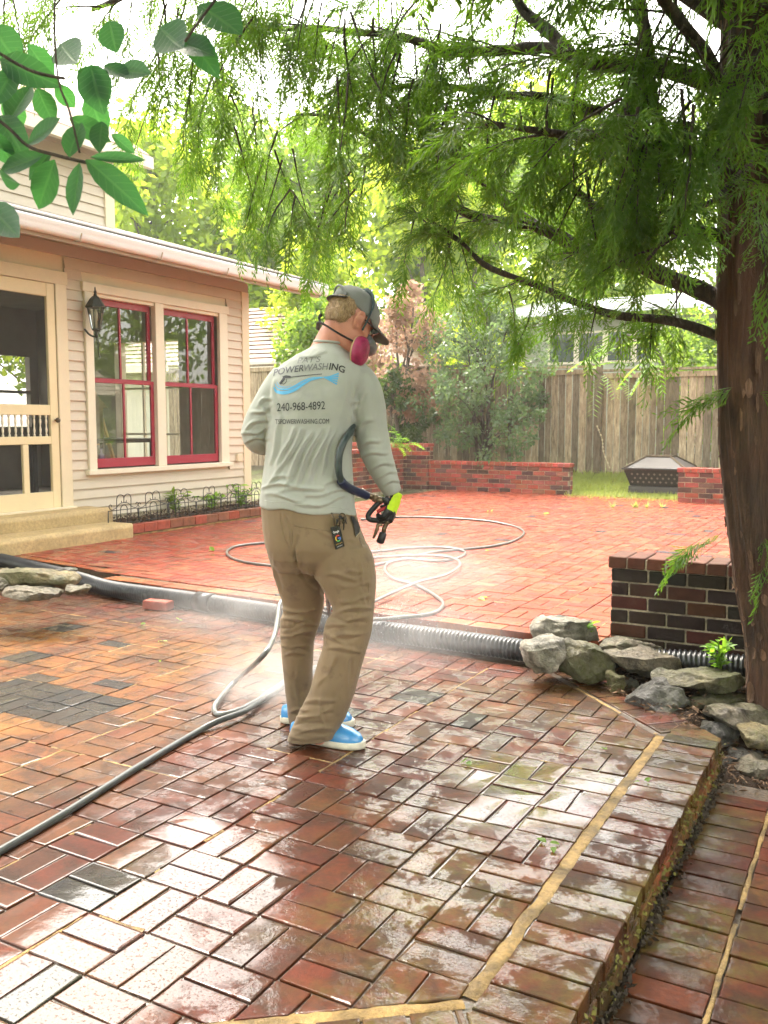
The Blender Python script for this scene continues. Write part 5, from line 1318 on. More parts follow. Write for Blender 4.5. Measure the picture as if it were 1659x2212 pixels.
# broad leaves hanging into the top left corner --------------------------------------------
def build_laurel():
    t = thing('laurel_branch', 'broad leaved branch hanging into the upper left corner, close to the camera', 'branch', tuple(at_d(-80, 300, 1.7)))
    Q = lambda x, y, d=1.65: at_d(x, y, d)
    for pts, r0 in (([(-160,160),(0,262),(60,315),(120,335),(190,352)], .0032), ([(120,-60),(118,80),(128,180),(150,240),(172,330)], .002), ([(-100,420),(-20,440),(20,470)], .0025), ([(560,-120),(480,-20),(420,60),(400,90)], .0025), ([(-40,90),(60,150),(140,170)], .003)):
        MB().tube(smooth_path([Q(*p) for p in pts], 5), r0, 6).build('twig', M['bark_dark'], t, True)
    # base px, tip px, width factor, depth
    LV = [((118,345),(82,450),.62,1.62),((172,352),(158,462),.5,1.60),((185,345),(312,448),.42,1.62),((195,340),(310,352),.34,1.6),((60,312),(135,262),.55,1.68),((150,340),(168,258),.7,1.7),((110,330),(60,375),.5,1.68),((95,335),(0,370),.45,1.66),((20,262),(62,180),.8,1.75),((0,250),(45,330),.7,1.75),((-20,55),(35,130),.9,1.8),((60,95),(120,175),.75,1.8),((0,130),(105,170),.5,1.75),((130,95),(170,140),.85,1.85),((235,45),(250,110),.85,1.85),((225,140),(280,170),.6,1.8),((255,150),(325,160),.6,1.8),((195,140),(215,230),.75,1.8),((170,150),(225,195),.7,1.82),((80,190),(115,265),.7,1.8),((190,200),(225,290),.75,1.85),((10,200),(50,285),.65,1.78),((-20,280),(30,360),.6,1.7),((345,60),(400,110),.85,1.9),((400,70),(470,160),.6,1.9),((430,10),(520,70),.7,1.95),((390,95),(450,100),.7,1.9),((-30,440),(50,522),.55,1.55),((0,375),(30,402),.6,1.6),((120,180),(160,230),.75,1.82),((150,255),(235,300),.55,1.8),((30,150),(-20,230),.7,1.75),((240,290),(290,330),.6,1.85),((220,262),(210,320),.7,1.8)]
    for (a, b, w, d) in LV:
        p = Q(*a, d); q = Q(*b, d + random.uniform(-.06,.06)); L = (q-p).length
        nr = (-AWAY*random.uniform(.8,1.2) + UP*random.uniform(.0,.5) + RIGHT*random.uniform(-.35,.35))
        o = MB().add(*leaf_geo(p, q-p, L*1.03, w*random.uniform(.74,.95), random.uniform(-.12,.32), nr)).build('leaf', L_LAUREL, t, True)
        at = o.data.attributes.new('leafuv', 'FLOAT_VECTOR', 'POINT'); al = [0,.12,.3,.5,.7,.88,1]
        at.data.foreach_set('vector', [c for a_ in al for l_ in (-1,-.5,0,.5,1) for c in (l_, a_, 0)])
    # rest of its tree, unseen behind the camera; crown added to shade the bricks
    MB().tube(smooth_path([(-3.6,-1.6,-.3),(-3.5,-1.4,1.6),(-3.2,-1.0,2.8),(-2.6,-.2,3.6)]), [.13]*12+[.08]*7, 10).build('trunk', M['bark_grey'], t, True)
    MB().tube(smooth_path([Vector((-3.2,-1.0,2.8)), Vector((-2.4,.2,2.9)), Q(-260,60,1.7)]), .02, 8).build('bough', M['bark_grey'], t, True)
    C = [(random.gauss(-2.6,1.0), random.uniform(-2.4,.7), random.uniform(3.3,5.6), random.uniform(.4,.7)) for _ in range(40)]
    crown(C, 5200, L_LAUREL, t, .13)
build_laurel()

# leaves fallen on the wet bricks ---------------------------------------------------------
def fallen():
    spots = [(1008,1648,0,.03,'crumpled lime green leaf on the wet bricks right of the worker'),(1385,1690,0,.022,'small green leaf on the edging bricks by the tan joint'),(1190,1822,0,.03,'narrow green leaf on the patio near the edging'),(1040,1292,UZ,.05,'yellow green leaf sprig on the upper patio before the dark wall'),(1055,1190,UZ,.03,'tiny yellow leaf right of the coiled hose'),(1060,1105,UZ,.05,'small sprig standing on the upper patio'),(1178,1110,UZ,.055,'pale yellow leaf clump in the middle of the upper patio'),(305,1348,0,.03,'small green leaf on the lower patio left of the worker'),(345,1385,0,.025,'tiny green leaf on the ochre bricks'),(700,1250,UZ,.03,'small leaf on the bricks between the worker legs'),(455,1190,UZ,.05,'pale leaf lying left of the hose loop'),(1305,1620,0,.018,'tiny yellow leaf near the edging corner'),(390,1340,0,.022,'tiny leaf on bricks near the loose brick'),(345,1430,0,.018,'green crumb of leaf left of the hose')]
    for k, (x, y, z, s, lab) in enumerate(spots):
        c = at_z(x, y, z+.004); rs = random.Random(90+k); mb = MB()
        for j in range(3):
            v = Vector((rs.gauss(0,1), rs.gauss(0,1), rs.uniform(.1,.6))); mb.add(*leaf_geo(c + Vector((rs.gauss(0,.3)*s, rs.gauss(0,.3)*s, .003)), v, s*rs.uniform(.7,1.3), .6, rs.uniform(.1,.5)))
        tag(mb.build('fallen_leaf', L_LIME, None, True), lab, 'leaf', 'leaves fallen on the paving')
fallen()
# ---------------------------------------------------------------- the worker
D0 = 3.57
def Q(x, y, d=0.0): return at_d(x, y, D0 + d)
def ring(l, r, dr, d=0.0, n=28, sq=2.3, d2=None):
    """oval cross-section through the photo points l and r, dr deep, at depth offset d"""
    a = Q(*l, d); b = Q(*r, d if d2 is None else d2); c = (a+b)/2; u = (b-a)/2; out = []
    for j in range(n):
        w = 2*math.pi*j/n; cs, sn = math.cos(w), math.sin(w)
        out.append(c + u*math.copysign(abs(cs)**(2/sq), cs) + AWAY*dr*math.copysign(abs(sn)**(2/sq), sn))
    return out
def densify(rs, k=3):
    out = []
    for a, b in zip(rs, rs[1:]):
        for i in range(k): out.append([p.lerp(q, i/k) for p, q in zip(a, b)])
    return out + [rs[-1]]
def remeshed(mb, name, voxel, smooth_it=6, fac=.5):
    me = mb.mesh(name); o = bpy.data.objects.new(name, me); COL.objects.link(o)
    m = o.modifiers.new('r', 'REMESH'); m.mode = 'VOXEL'; m.voxel_size = voxel
    m2 = o.modifiers.new('s', 'SMOOTH'); m2.iterations = smooth_it; m2.factor = fac
    dg = bpy.context.evaluated_depsgraph_get(); dg.update(); me2 = bpy.data.meshes.new_from_object(o.evaluated_get(dg))
    bpy.data.objects.remove(o); bpy.data.meshes.remove(me); me2.name = name
    me2.polygons.foreach_set('use_smooth', np.ones(len(me2.polygons), bool)); return me2
def px_of(V):
    """photo coordinates of points, for laying out folds"""
    V = np.asarray(V) - [0,0,CAM_H]; cx = V[:,:2] @ np.array([RIGHT.x, RIGHT.y]); cyy = V[:,:2] @ _FW; z = V[:,2]
    zc = cyy*math.cos(PITCH) - z*math.sin(PITCH); yc = cyy*math.sin(PITCH) + z*math.cos(PITCH)
    return 829.5+FOC*cx/zc, 1106-FOC*yc/zc
def fold_mesh(me, folds, noise_amp=.0025, noise_scale=9):
    """push the cloth along its normals: each fold is (x0,y0,x1,y1,width px,height m) in photo coordinates"""
    n = len(me.vertices); co = np.empty(n*3, np.float32); me.vertices.foreach_get('co', co); co = co.reshape(-1,3).astype(float)
    nr = np.empty(n*3, np.float32); me.vertices.foreach_get('normal', nr); nr = nr.reshape(-1,3)
    x, y = px_of(co); h = np.zeros(n)
    for x0, y0, x1, y1, w, a in folds:
        dx, dy = x1-x0, y1-y0; L2 = dx*dx+dy*dy; t = ((x-x0)*dx+(y-y0)*dy)/L2; tc = np.clip(t, 0, 1)
        bend = 4*np.sin(tc*5+x0)                         # folds are never ruler straight
        px_, py_ = x0+tc*dx - dy/math.sqrt(L2)*bend, y0+tc*dy + dx/math.sqrt(L2)*bend
        d2 = (x-px_)**2 + (y-py_)**2; taper = np.sin(np.pi*np.clip(tc*.9+.05, 0, 1))**.5
        h += a*taper*(np.exp(-d2/(w*w))*.75 + .45*np.exp(-np.sqrt(d2)/(w*.55)))
    facing = np.clip(-(nr @ np.array([AWAY.x, AWAY.y, 0]))*1.6+.35, 0, 1)
    h *= facing
    nz = np.array([mnoise.fractal(Vector(c*noise_scale), 1.0, 2.0, 3) for c in co])*noise_amp
    co += nr*(h+nz)[:,None]; me.vertices.foreach_set('co', co.astype(np.float32).ravel()); me.update()
def cloth(name, c, rough=.75, weave=500, wet=None):
    n = NT(name); p = n.pos(); f = n.noise(p, 6, 4); g = n.noise(p, weave, 2)
    col = n.ramp(f, (.3, tuple(x*.86 for x in c)), (.7, tuple(x*1.08 for x in c)))
    if wet: col = n.mix(n.ramp(n.noise(p, 14, 5, .7), (.55, 0), (.70, .7)), col, wet)
    cn = n.node('ShaderNodeTexNoise', noise_type='RIDGED_MULTIFRACTAL'); n.l.new(n.scale(p, (1.0, 1.0, .5)), cn.inputs['Vector']); cn.inputs['Scale'].default_value = 11; cn.inputs['Detail'].default_value = 3; cn.inputs['Distortion'].default_value = 1.2; cr = cn.outputs['Fac']
    if wet:
        z = n.sep(p)[2]; mz = n.node('ShaderNodeMapRange'); n.l.new(n.math('ADD', z, n.math('MULTIPLY', n.noise(p, 9, 4), .35)), mz.inputs[0]); mz.inputs[1].default_value = .46; mz.inputs[2].default_value = .18
        col = n.mix(n.math('MULTIPLY', mz.outputs[0], .55), col, tuple(x*.45 for x in c))
    n.P(Base_Color=col, Roughness=rough, Normal=n.bump(g, .12, .002, n.bump(cr, .45, .010))); n.b.inputs['Sheen Weight'].default_value = .15; n.b.inputs['Specular IOR Level'].default_value = .25; return n.m
M['shirt'] = cloth('pale grey jersey', (.36,.372,.335)); M['khaki'] = cloth('khaki twill', (.215,.152,.088), .8, 400, (.12,.08,.05))
def _skin():
    n = NT('sun reddened skin'); p = n.pos(); f = n.noise(p, 18, 4)
    n.P(Base_Color=n.ramp(f, (.3, (.50,.20,.135)), (.7, (.58,.27,.19))), Roughness=.5, Normal=n.bump(n.noise(p, 220, 2), .15, .002)); n.b.inputs['Subsurface Weight'].default_value = .08; n.b.inputs['Subsurface Radius'].default_value = (.01,.004,.002); return n.m
M['skin'] = _skin()
M['rubber_black'] = plain('black rubber', (.012,.012,.014), .5, .3, 40, .2); M['brass'] = plain('worn brass', (.20,.145,.09), .38, .35, 60, .3, metallic=.75)

def build_person():
    P0 = Q(680, 1600); t = thing('person', 'worker in pale grey long sleeved shirt, khaki trousers and cap, pressure washing the bricks', 'person', (P0.x, P0.y, 0))
    # ---- shirt
    torso = [((560,1091),(772,1112),.142,0),((562,1075),(768,1092),.142,0),((567,1030),(763,1036),.136,0),((574,976),(759,980),.130,.0),((576,914),(765,918),.128,.01),((576,865),(783,868),.130,.02),((580,825),(801,822),.122,.03),((594,800),(799,797),.112,.035),((618,780),(785,781),.10,.04),((645,764),(765,766),.09,.045),((672,750),(748,754),.075,.05),((680,741),(742,745),.064,.055),((682,734),(740,738),.058,.055)]
    tr = densify([ring(l, r, dr, d) for l, r, dr, d in torso], 3)
    la = [((618,812),.03,.058),((600,838),.02,.060),((581,872),.015,.061),((563,906),.02,.060),((555,934),.035,.061),((562,951),.07,.058),((588,957),.13,.052),((622,958),.19,.044)]
    ra = [((772,812),.03,.060),((788,838),.02,.064),((797,880),.02,.067),((800,915),.025,.067),((806,951),.03,.067),((817,989),.04,.061),((832,1026),.055,.051),((845,1056),.065,.040),((848,1066),.068,.037)]
    mb = MB().loft(tr)
    for arm in (la, ra):
        pts = smooth_path([Q(x, y, d) for (x, y), d, r in arm], 4); rad = np.interp(np.linspace(0,1,len(pts)), np.linspace(0,1,len(arm)), [a[2] for a in arm]); mb.tube(pts, list(rad), 20)
    me = remeshed(mb, 'shirt', .0052, 9)
    F = []
    rs = random.Random(4)
    # long drapes falling from the shoulder blades to the left hip, bunching at the waist, creases at elbow and armpits
    for x0, y0, x1, y1, w, a in ((650,930,590,1040,5,.007),(672,935,612,1050,5,.009),(690,930,640,1040,5,.008),(708,925,668,1035,5,.008),(722,930,692,1020,5,.006),(735,945,712,1030,5,.005),(610,900,582,1000,5,.006),(632,925,600,1010,4,.006),
        (568,1052,640,1046,5,.009),(600,1062,700,1052,5,.008),(575,1070,650,1076,6,.009),(660,1066,750,1060,5,.009),(640,1088,740,1080,6,.008),(700,1045,757,1036,5,.006),(580,1040,620,1026,4,.006),
        (566,870,578,905,5,.006),(530,925,570,905,4,.008),(526,940,572,925,4,.008),(530,952,574,945,4,.007),(545,895,580,880,4,.007),(555,875,582,858,4,.006),
        (760,870,790,850,5,.006),(768,930,800,905,5,.006),(775,965,815,950,6,.008),(782,985,835,975,5,.007),(800,1010,848,1000,5,.007),(812,1030,855,1020,4,.006),(825,1046,862,1038,4,.006),(770,900,765,840,5,-.008),(768,830,760,900,4,.006),
        (640,770,700,764,6,.004),(590,820,600,900,5,.005),(745,780,790,800,6,.004)): F.append((x0,y0,x1,y1,w,a)); F[-1] = (x0,y0,x1,y1,w,a*1.35); F.append((x0+7,y0+4,x1+7,y1+4,w*.9,-a*.8))
    fold_mesh(me, F, .0022, 7)
    for v in me.vertices:
        if v.co.z < 1.06: v.co.z += mnoise.noise(v.co*11)*.014*min(1, (1.06-v.co.z)/.05)
    shirt = mesh_obj('shirt', me, t, M['shirt'])
    # hem band and collar as sub-parts
    col = ring((679,738),(744,744),.0665,.055); MB().tube(col, .0055, 6, closed=True).build('collar', M['shirt'], shirt, True)
    HEM = [(572+8*i, 1081+.85*i+1.5*math.sin(i*.9)) for i in range(24)]
    # ---- trousers
    pel = [((563,1085),(770,1098),.134,0),((564,1110),(772,1118),.136,0),((568,1146),(782,1150),.138,.0),((575,1178),(797,1183),.136,.0),((583,1205),(806,1208),.12,.0),((596,1232),(800,1236),.09,.02)]
    mb = MB().loft(densify([ring(l, r, dr, d) for l, r, dr, d in pel], 3))
    RLg = [((650,1170),(796,1178),.115,-.01),((662,1205),(808,1208),.115,-.015),((678,1240),(813,1240),.108,-.02),((696,1275),(812,1272),.10,-.02),((714,1304),(810,1300),.092,-.025),((719,1320),(808,1320),.09,-.03),((706,1338),(806,1344),.088,-.03),((699,1362),(802,1370),.086,-.03),((699,1390),(794,1400),.084,-.03),((686,1432),(786,1428),.080,-.025),((669,1490),(768,1494),.076,-.02),((646,1538),(747,1548),.074,-.02),((629,1576),(729,1578),.072,-.02),((621,1600),(723,1592),.070,-.02)]
    LLg = [((570,1165),(692,1180),.112,.04),((580,1200),(692,1215),.108,.06),((597,1256),(701,1262),.10,.11),((608,1296),(700,1300),.092,.15),((611,1318),(697,1322),.088,.17),((604,1340),(692,1346),.086,.185),((607,1384),(679,1386),.08,.21),((611,1431),(676,1433),.076,.235),((614,1470),(676,1474),.074,.25),((619,1515),(682,1520),.072,.26),((621,1546),(694,1552),.07,.265),((623,1560),(698,1566),.068,.268)]
    for g in (RLg, LLg): mb.loft(densify([ring(l, r, dr, d, 24) for l, r, dr, d in g], 3))
    me = remeshed(mb, 'trousers', .0055, 8)
    F = []
    for f in ((640,1160,640,1230,5,-.010),(618,1112,632,1190,4,-.007),(640,1230,700,1290,6,-.008),(700,1240,770,1250,7,.006),(690,1150,760,1170,8,.005),(660,1215,700,1275,6,.008),
        (718,1322,800,1312,6,.010),(708,1336,770,1345,5,-.010),(704,1350,790,1335,6,.010),(702,1372,760,1392,6,.009),(720,1378,795,1362,6,.009),(700,1400,780,1405,6,.007),(735,1300,800,1290,6,.007),(725,1420,690,1480,7,.007),(760,1400,745,1500,7,.006),
        (608,1320,680,1318,5,.010),(606,1336,690,1348,5,.010),(610,1356,675,1342,5,-.009),(610,1372,672,1366,5,.010),(610,1392,668,1400,5,.008),(612,1416,660,1408,5,.006),(640,1440,645,1530,6,.005),
        (640,1552,715,1535,6,.010),(632,1570,720,1556,5,-.009),(630,1584,716,1572,5,.010),(650,1520,730,1510,6,.007),(628,1592,700,1594,5,.008),(690,1500,700,1570,6,.005),(625,1540,668,1530,5,.007),
        (770,1200,790,1300,6,.006),(590,1200,606,1290,5,.005),(745,1240,790,1230,5,.005),(735,1265,800,1262,5,.005)): f = (*f[:4], f[4]*.72, f[5]*.95); F.append(f); F.append((f[0]+2,f[1]+6,f[2]+2,f[3]+6,f[4]*.9,-f[5]*.6))
    fold_mesh(me, F, .003, 8)
    tro = mesh_obj('trousers', me, t, M['khaki'])
    def on_surface(mesh, pts, off):
        bv = BVHTree.FromPolygons([v.co for v in mesh.vertices], [p.vertices for p in mesh.polygons]); out = []
        for x, y in pts:
            d = Vector(ray(x, y)).normalized(); hit = bv.ray_cast(Vector((0,0,CAM_H)), d); out.append((hit[0] if hit[0] is not None else Q(x,y,-.12)) - d*off)
        return out
    MB().tube(on_surface(shirt.data, HEM, .0), .0014, 5).build('hem', M['shirt'], shirt, True)
    MB().tube(on_surface(me, [(635+4*i, 1135.5+.6*i) for i in range(24)], .0015), .0022, 5, flat=.6).build('pocket_welt', M['khaki'], tro, True)
    MB().tube(on_surface(me, [(604,1108),(606,1125),(610,1145),(616,1165),(624,1182),(634,1200),(645,1220)], .0005), .0022, 5, flat=.5).build('seat_seam', M['khaki'], tro, True)
    MB().tube(on_surface(me, [(776,1160),(786,1190),(795,1220),(797,1260),(796,1300),(792,1345),(786,1390),(774,1440),(758,1495),(738,1545),(722,1580)], .0003), .0018, 5, flat=.5).build('side_seam', M['khaki'], tro, True)
    # ---- body: one continuous figure under the clothes, with head and neck
    fw = (RIGHT*math.cos(R(30)) + AWAY*math.sin(R(30)))*math.cos(R(31)) - UP*math.sin(R(31)); lf = UP.cross(fw).normalized(); upv = fw.cross(lf).normalized()
    hc = Q(756, 694, .045); HM = Matrix((( fw.x, lf.x, upv.x, hc.x), (fw.y, lf.y, upv.y, hc.y), (fw.z, lf.z, upv.z, hc.z), (0,0,0,1)))
    H = lambda x, y, z: HM @ Vector((x, y, z))
    sl = [(-.118,.078,.030,.028),(-.108,.090,.010,.042),(-.085,.096,-.030,.055),(-.06,.098,-.060,.063),(-.03,.098,-.082,.068),(0,.093,-.094,.0715),(.03,.098,-.099,.074),(.06,.094,-.098,.073),(.085,.080,-.088,.066),(.105,.055,-.066,.050),(.118,.015,-.025,.018)]
    def hslice(z, f, b, w, k=1.0, n=28):
        out = []
        for j in range(n):
            a = 2*math.pi*j/n; ca, sa = math.cos(a), math.sin(a); x = (f+b)/2 + (f-b)/2*math.copysign(abs(ca)**.9, ca)*k; out.append(H(x, w*k*math.copysign(abs(sa)**.9, sa), z))
        return out
    body = MB().loft(densify([hslice(*s) for s in sl], 2))
    body.loft([[H(.10-.003*abs(i), s*.5, z) for (s, z) in ()] for i in range(0)]) if False else None
    nose = [H(.088,0,.022), H(.104,0,.0), H(.118,0,-.022), H(.112,0,-.034), H(.09,0,-.036)]; body.tube(nose, [.010,.012,.014,.015,.010], 10)
    body.tube([H(.085,y,-.066) for y in (-.026,-.012,0,.012,.026)], [.006,.010,.011,.010,.006], 8)     # lips
    for s in (-1, 1):
        body.tube([H(.088,s*.018,.018), H(.084,s*.045,.022), H(.06,s*.064,.016)], [.008,.010,.007], 8)   # brow
        body.tube([H(.07,s*.050,-.03), H(.04,s*.066,-.025), H(.01,s*.071,-.02)], [.012,.012,.008], 8)     # cheekbone
        ear = [H(.012,s*.071,-.022), H(.016,s*.078,-.004), H(.012,s*.084,.016), H(.0,s*.089,.027), H(-.014,s*.090,.022), H(-.019,s*.088,.004), H(-.015,s*.083,-.016), H(-.004,s*.076,-.030), H(.006,s*.073,-.033)]
        body.tube(smooth_path(ear, 3), [.0062]*25, 8); body.tube([H(.010,s*.068,-.01), H(-.006,s*.078,.0), H(-.008,s*.078,.012)], [.012,.014,.010], 10)
    neck = smooth_path([H(-.030,0,.0), Q(729,712,.05), Q(716,738,.055), Q(706,775,.05)], 4); body.tube(neck, list(np.interp(np.linspace(0,1,len(neck)), [0,.4,.7,1], [.060,.059,.064,.085])), 20)
    inner = [((584,1085),(752,1098),.11,0),((590,1000),(744,1000),.10,.0),((592,900),(750,905),.10,.01),((600,840),(775,840),.095,.03),((625,800),(770,800),.08,.04),((660,770),(752,772),.066,.048)]
    body.loft(densify([ring(l, r, dr, d) for l, r, dr, d in inner], 3))
    for arm in (la, ra):
        pts = smooth_path([Q(x, y, d) for (x, y), d, r in arm], 3); rad = np.interp(np.linspace(0,1,len(pts)), np.linspace(0,1,len(arm)), [a[2] for a in arm])*.66; body.tube(pts, list(rad), 14)
    body.loft(densify([ring(l, r, dr*.8, d) for l, r, dr, d in (((580,1095),(755,1100),.13,0),((590,1150),(765,1152),.13,0),((605,1215),(790,1215),.10,.01))], 3))
    for g in (RLg, LLg):
        pts = [(Q(*l, d)+Q(*r, d))/2 for l, r, dr, d in g]; rad = [(Q(*r_, d)-Q(*l, d)).length*.30 for l, r_, dr, d in g]; body.tube(pts, rad, 14)
    bm_ = remeshed(body, 'body', .0052, 4); bo = mesh_obj('body', bm_, t, M['skin'])
    for s in (-1, 1):
        e = MB(); rr = .0125; c = H(.083, s*.031, .003); e.lathe([(.001,-rr),(rr*.7,-rr*.7),(rr,0),(rr*.7,rr*.7),(.001,rr)], (0,0,0), 12)
        eo = e.build('eye', plain('eye white', (.7,.68,.64), .2, 0, 5, 0), t, True); eo.matrix_world = Matrix.Translation(c)
    # hair: short and blond, showing below the cap
    hair = MB().loft(densify([hslice(z, f, b, w, 1.035) for z, f, b, w in ((-.045,-.030,-.080,.050),(-.03,-.012,-.090,.062),(-.01,.000,-.099,.070),(.02,.005,-.103,.0745),(.05,.02,-.100,.072),(.075,.02,-.085,.056),(.092,.01,-.055,.03))], 2))
    hm = remeshed(hair, 'hair', .005, 2)
    for v in hm.vertices: v.co += v.normal*(mnoise.noise(v.co*70)*.004 + mnoise.noise(Vector((v.co.x*160, v.co.y*160, v.co.z*30)))*.003)
    n = NT('short blond hair'); p = n.obj(); n.P(Base_Color=n.ramp(n.noise(n.scale(p,(120,120,20)), 3, 4), (.3, (.16,.095,.045)), (.7, (.46,.31,.16))), Roughness=.55, Normal=n.bump(n.noise(n.scale(p,(200,200,30)), 3, 3), .6, .004)); ho = mesh_obj('hair', hm, t, n.m)
    C = np.empty(len(hm.polygons)*3, np.float32); hm.polygons.foreach_get('center', C); C = C.reshape(-1,3); Nn = np.empty_like(C).ravel(); hm.polygons.foreach_get('normal', Nn); Nn = Nn.reshape(-1,3); idx = rng.integers(0, len(C), 5200)
    Pn = C[idx] + rng.normal(size=(5200,3))*.002 - Nn[idx]*.001; dn = -np.array(upv)[None] - np.array(fw)[None]*.35; tn = dn - (dn*Nn[idx]).sum(1,keepdims=True)*Nn[idx]; Dn = tn + Nn[idx]*.45 + rng.normal(size=(5200,3))*.25
    Vh, Fh = quads(Pn, Dn, rng.uniform(.006,.014,5200), rng.uniform(.0004,.0008,5200)); hs_ = mesh_obj('hair_strands', np_mesh('hair_strands', Vh, Fh), ho, n.m); hs_['kind'] = 'stuff'
    # ---- cap with brim and rear strap
    cm = cloth('grey cap cloth', (.20,.205,.20), .8, 300); cap = MB()
    cs = [(.030,.112,-.100,.081,-.004),(.045,.112,-.108,.083,0),(.065,.108,-.108,.082,0),(.088,.096,-.100,.076,0),(.108,.075,-.082,.062,0),(.122,.045,-.052,.042,0),(.129,.012,-.02,.014,0)]
    rings = []
    for z, f, b, w, _ in cs:
        out = []
        for j in range(36):
            a = 2*math.pi*j/36; x = (f+b)/2+(f-b)/2*math.cos(a); dz = .018*max(0, -math.cos(a))*(1 if z < .07 else .3); pan = 1-.018*(abs(math.sin(a*3))**8)
            out.append(H(x*pan, w*math.sin(a)*pan, z+dz))
        rings.append(out)
    co = cap.loft(densify(rings, 2), cap=True).build('cap', cm, t, True)
    br = MB(); V = []
    N = 22
    for lay in (0, 1):
        for i in range(5):
            f = i/4
            for j in range(N):
                a = R(-72 + 144*j/(N-1)); r0x, r0y = .108*math.cos(a*.98)+.004, .081*math.sin(a); ext = .078*math.cos(a*1.05)**.8 if abs(a) < R(80) else 0
                x = r0x + ext*f; y = r0y*(1+.05*f); z = .034 - .016*f - .20*y*y*3.2*(.5+f) - lay*.004; V.append(H(x, y, z))
    Fc = []
    for lay in (0, 1):
        o_ = lay*5*N
        for i in range(4):
            for j in range(N-1): q = (o_+i*N+j, o_+i*N+j+1, o_+(i+1)*N+j+1, o_+(i+1)*N+j); Fc.append(q if lay else q[::-1])
    for j in range(N-1): Fc.append((4*N+j, 4*N+j+1, 9*N+j+1, 9*N+j))
    br.add(V, Fc).build('brim', cloth('brown grey brim cloth', (.14,.125,.115), .8, 300), co, True)
    st = MB().tube(smooth_path([H(-.085,-.068,.045), H(-.106,-.04,.040), H(-.114,0,.040), H(-.106,.04,.040), H(-.085,.068,.045)], 5), .012, 8, flat=.3)
    st.build('rear_strap', M['rubber_black'], co, True)
    MB().tube(smooth_path([H(-.085,-.055,.062), H(-.106,-.03,.082), H(-.112,0,.090), H(-.106,.03,.082), H(-.085,.055,.062)], 5), .005, 6).build('rear_opening', cm, co, True)
    # ---- half-mask respirator
    rp = MB().tube(smooth_path([H(.07,-.05,-.05), H(.105,-.03,-.05), H(.122,0,-.045), H(.105,.03,-.05), H(.07,.05,-.05)], 4), .034, 14).build('respirator', plain('grey silicone', (.12,.12,.125), .5), t, True)
    pink = plain('magenta filter cloth', (.27,.008,.065), .55, .25, 60, .25, 400)
    for s in (-1, 1):
        c = H(.064, s*.080, -.104); nrm = (fw*.70 + lf*s*.85 + upv*.15).normalized(); Mx = Matrix.Translation(c) @ nrm.to_track_quat('Z','Y').to_matrix().to_4x4()
        o = MB().lathe([(.001,-.018),(.040,-.018),(.051,-.011),(.053,0),(.050,.012),(.040,.019),(.001,.023)], (0,0,0), 28).build('filter', pink, rp, True); o.matrix_world = Mx @ Matrix.Diagonal((.95,1.1,1.25,1))
        o2 = MB().tube([(.049*math.cos(2*math.pi*k/28), .049*math.sin(2*math.pi*k/28), -.014) for k in range(28)], .0024, 6, closed=True).build('filter_rim', plain('cream filter rim', (.45,.34,.16), .5), rp, True); o2.matrix_world = Mx @ Matrix.Diagonal((.95,1.1,1.25,1))
    teal = plain('dark teal webbing', (.018,.042,.048), .7)
    MB().tube(smooth_path([H(.03,-.083,-.03), H(.025,-.090,.03), H(.02,-.088,.075), H(.005,-.066,.115), H(-.005,-.03,.134), H(-.005,.0,.137), H(-.005,.04,.133), H(.0,.088,.075), H(.03,.088,-.03)], 5), .011, 8, flat=.35).build('head_strap', teal, rp, True)
    MB().tube(smooth_path([H(.06,-.075,-.075), H(.02,-.082,-.088), H(-.05,-.072,-.095), H(-.098,-.03,-.085), H(-.105,.01,-.08), H(-.08,.06,-.085)], 5), .009, 8, flat=.35).build('neck_strap', M['rubber_black'], rp, True)
    MB().tube(smooth_path([H(-.102,.00,-.08), H(-.118,.005,-.06), H(-.112,.01,-.045)], 4), .008, 6, flat=.4).build('strap_buckle', M['rubber_black'], rp, True)
    # safety glasses arm
    MB().tube([H(.09,-.062,.008), H(.05,-.078,.010), H(.0,-.082,.012)], .003, 6).build('glasses_arm', M['rubber_black'], t, True)
    for s in (-1, 1): MB().tube([H(.104,s*.012,.008), H(.100,s*.04,.010), H(.086,s*.066,.008)], .018, 8, flat=.5).build('glasses_lens', M['glass_dark'], t, True)
    # ---- gloves
    hv = NT('hi-vis and black glove'); p = hv.obj(); nrm = hv.node('ShaderNodeNewGeometry').outputs['Normal']
    yel = plain('hi-vis yellow knit', (.50,.72,.012), .7, .12, 40, .3, 300); blk = M['rubber_black']
    def hand(name, W_, F_, N_, c, sgn, parent, curl):
        """W_: wrist to knuckles, F_: across the knuckles towards the little finger, N_: back of the hand"""
        mb = MB(); K = lambda a, b, n_: c + (W_*a + F_*b + N_*n_)*.88
        mb.loft(densify([[K(a, w*math.cos(q), h_*math.sin(q)) for q in np.linspace(0, 2*math.pi, 16, endpoint=False)] for a, w, h_ in ((-.035,.030,.024),(0,.033,.021),(.03,.040,.018),(.06,.043,.016),(.075,.041,.013))], 2))
        for i, (b, L) in enumerate(((-.032,.072),(-.011,.080),(.011,.075),(.031,.060))):
            pts = [K(.065, b, .0)]; a = 0; q = pts[0]; dirs = [.25, 1.15, 2.0, 2.6] if curl else [.1,.3,.5,.7]
            for k, (seg, an) in enumerate(zip((.40,.30,.22,.12), dirs)): q = q + (W_*math.cos(an) - N_*math.sin(an))*(L*seg); pts.append(q)
            mb.tube(pts, [.0115,.0112,.0105,.0098,.008], 10)
        th = [K(-.005,-.028,-.005), K(.02,-.050,-.018), K(.045,-.052,-.035), K(.060,-.040,-.045)]; mb.tube(th, [.015,.0135,.012,.009], 10)
        me = remeshed(mb, name, .0036, 3); me.materials.append(yel); me.materials.append(blk)
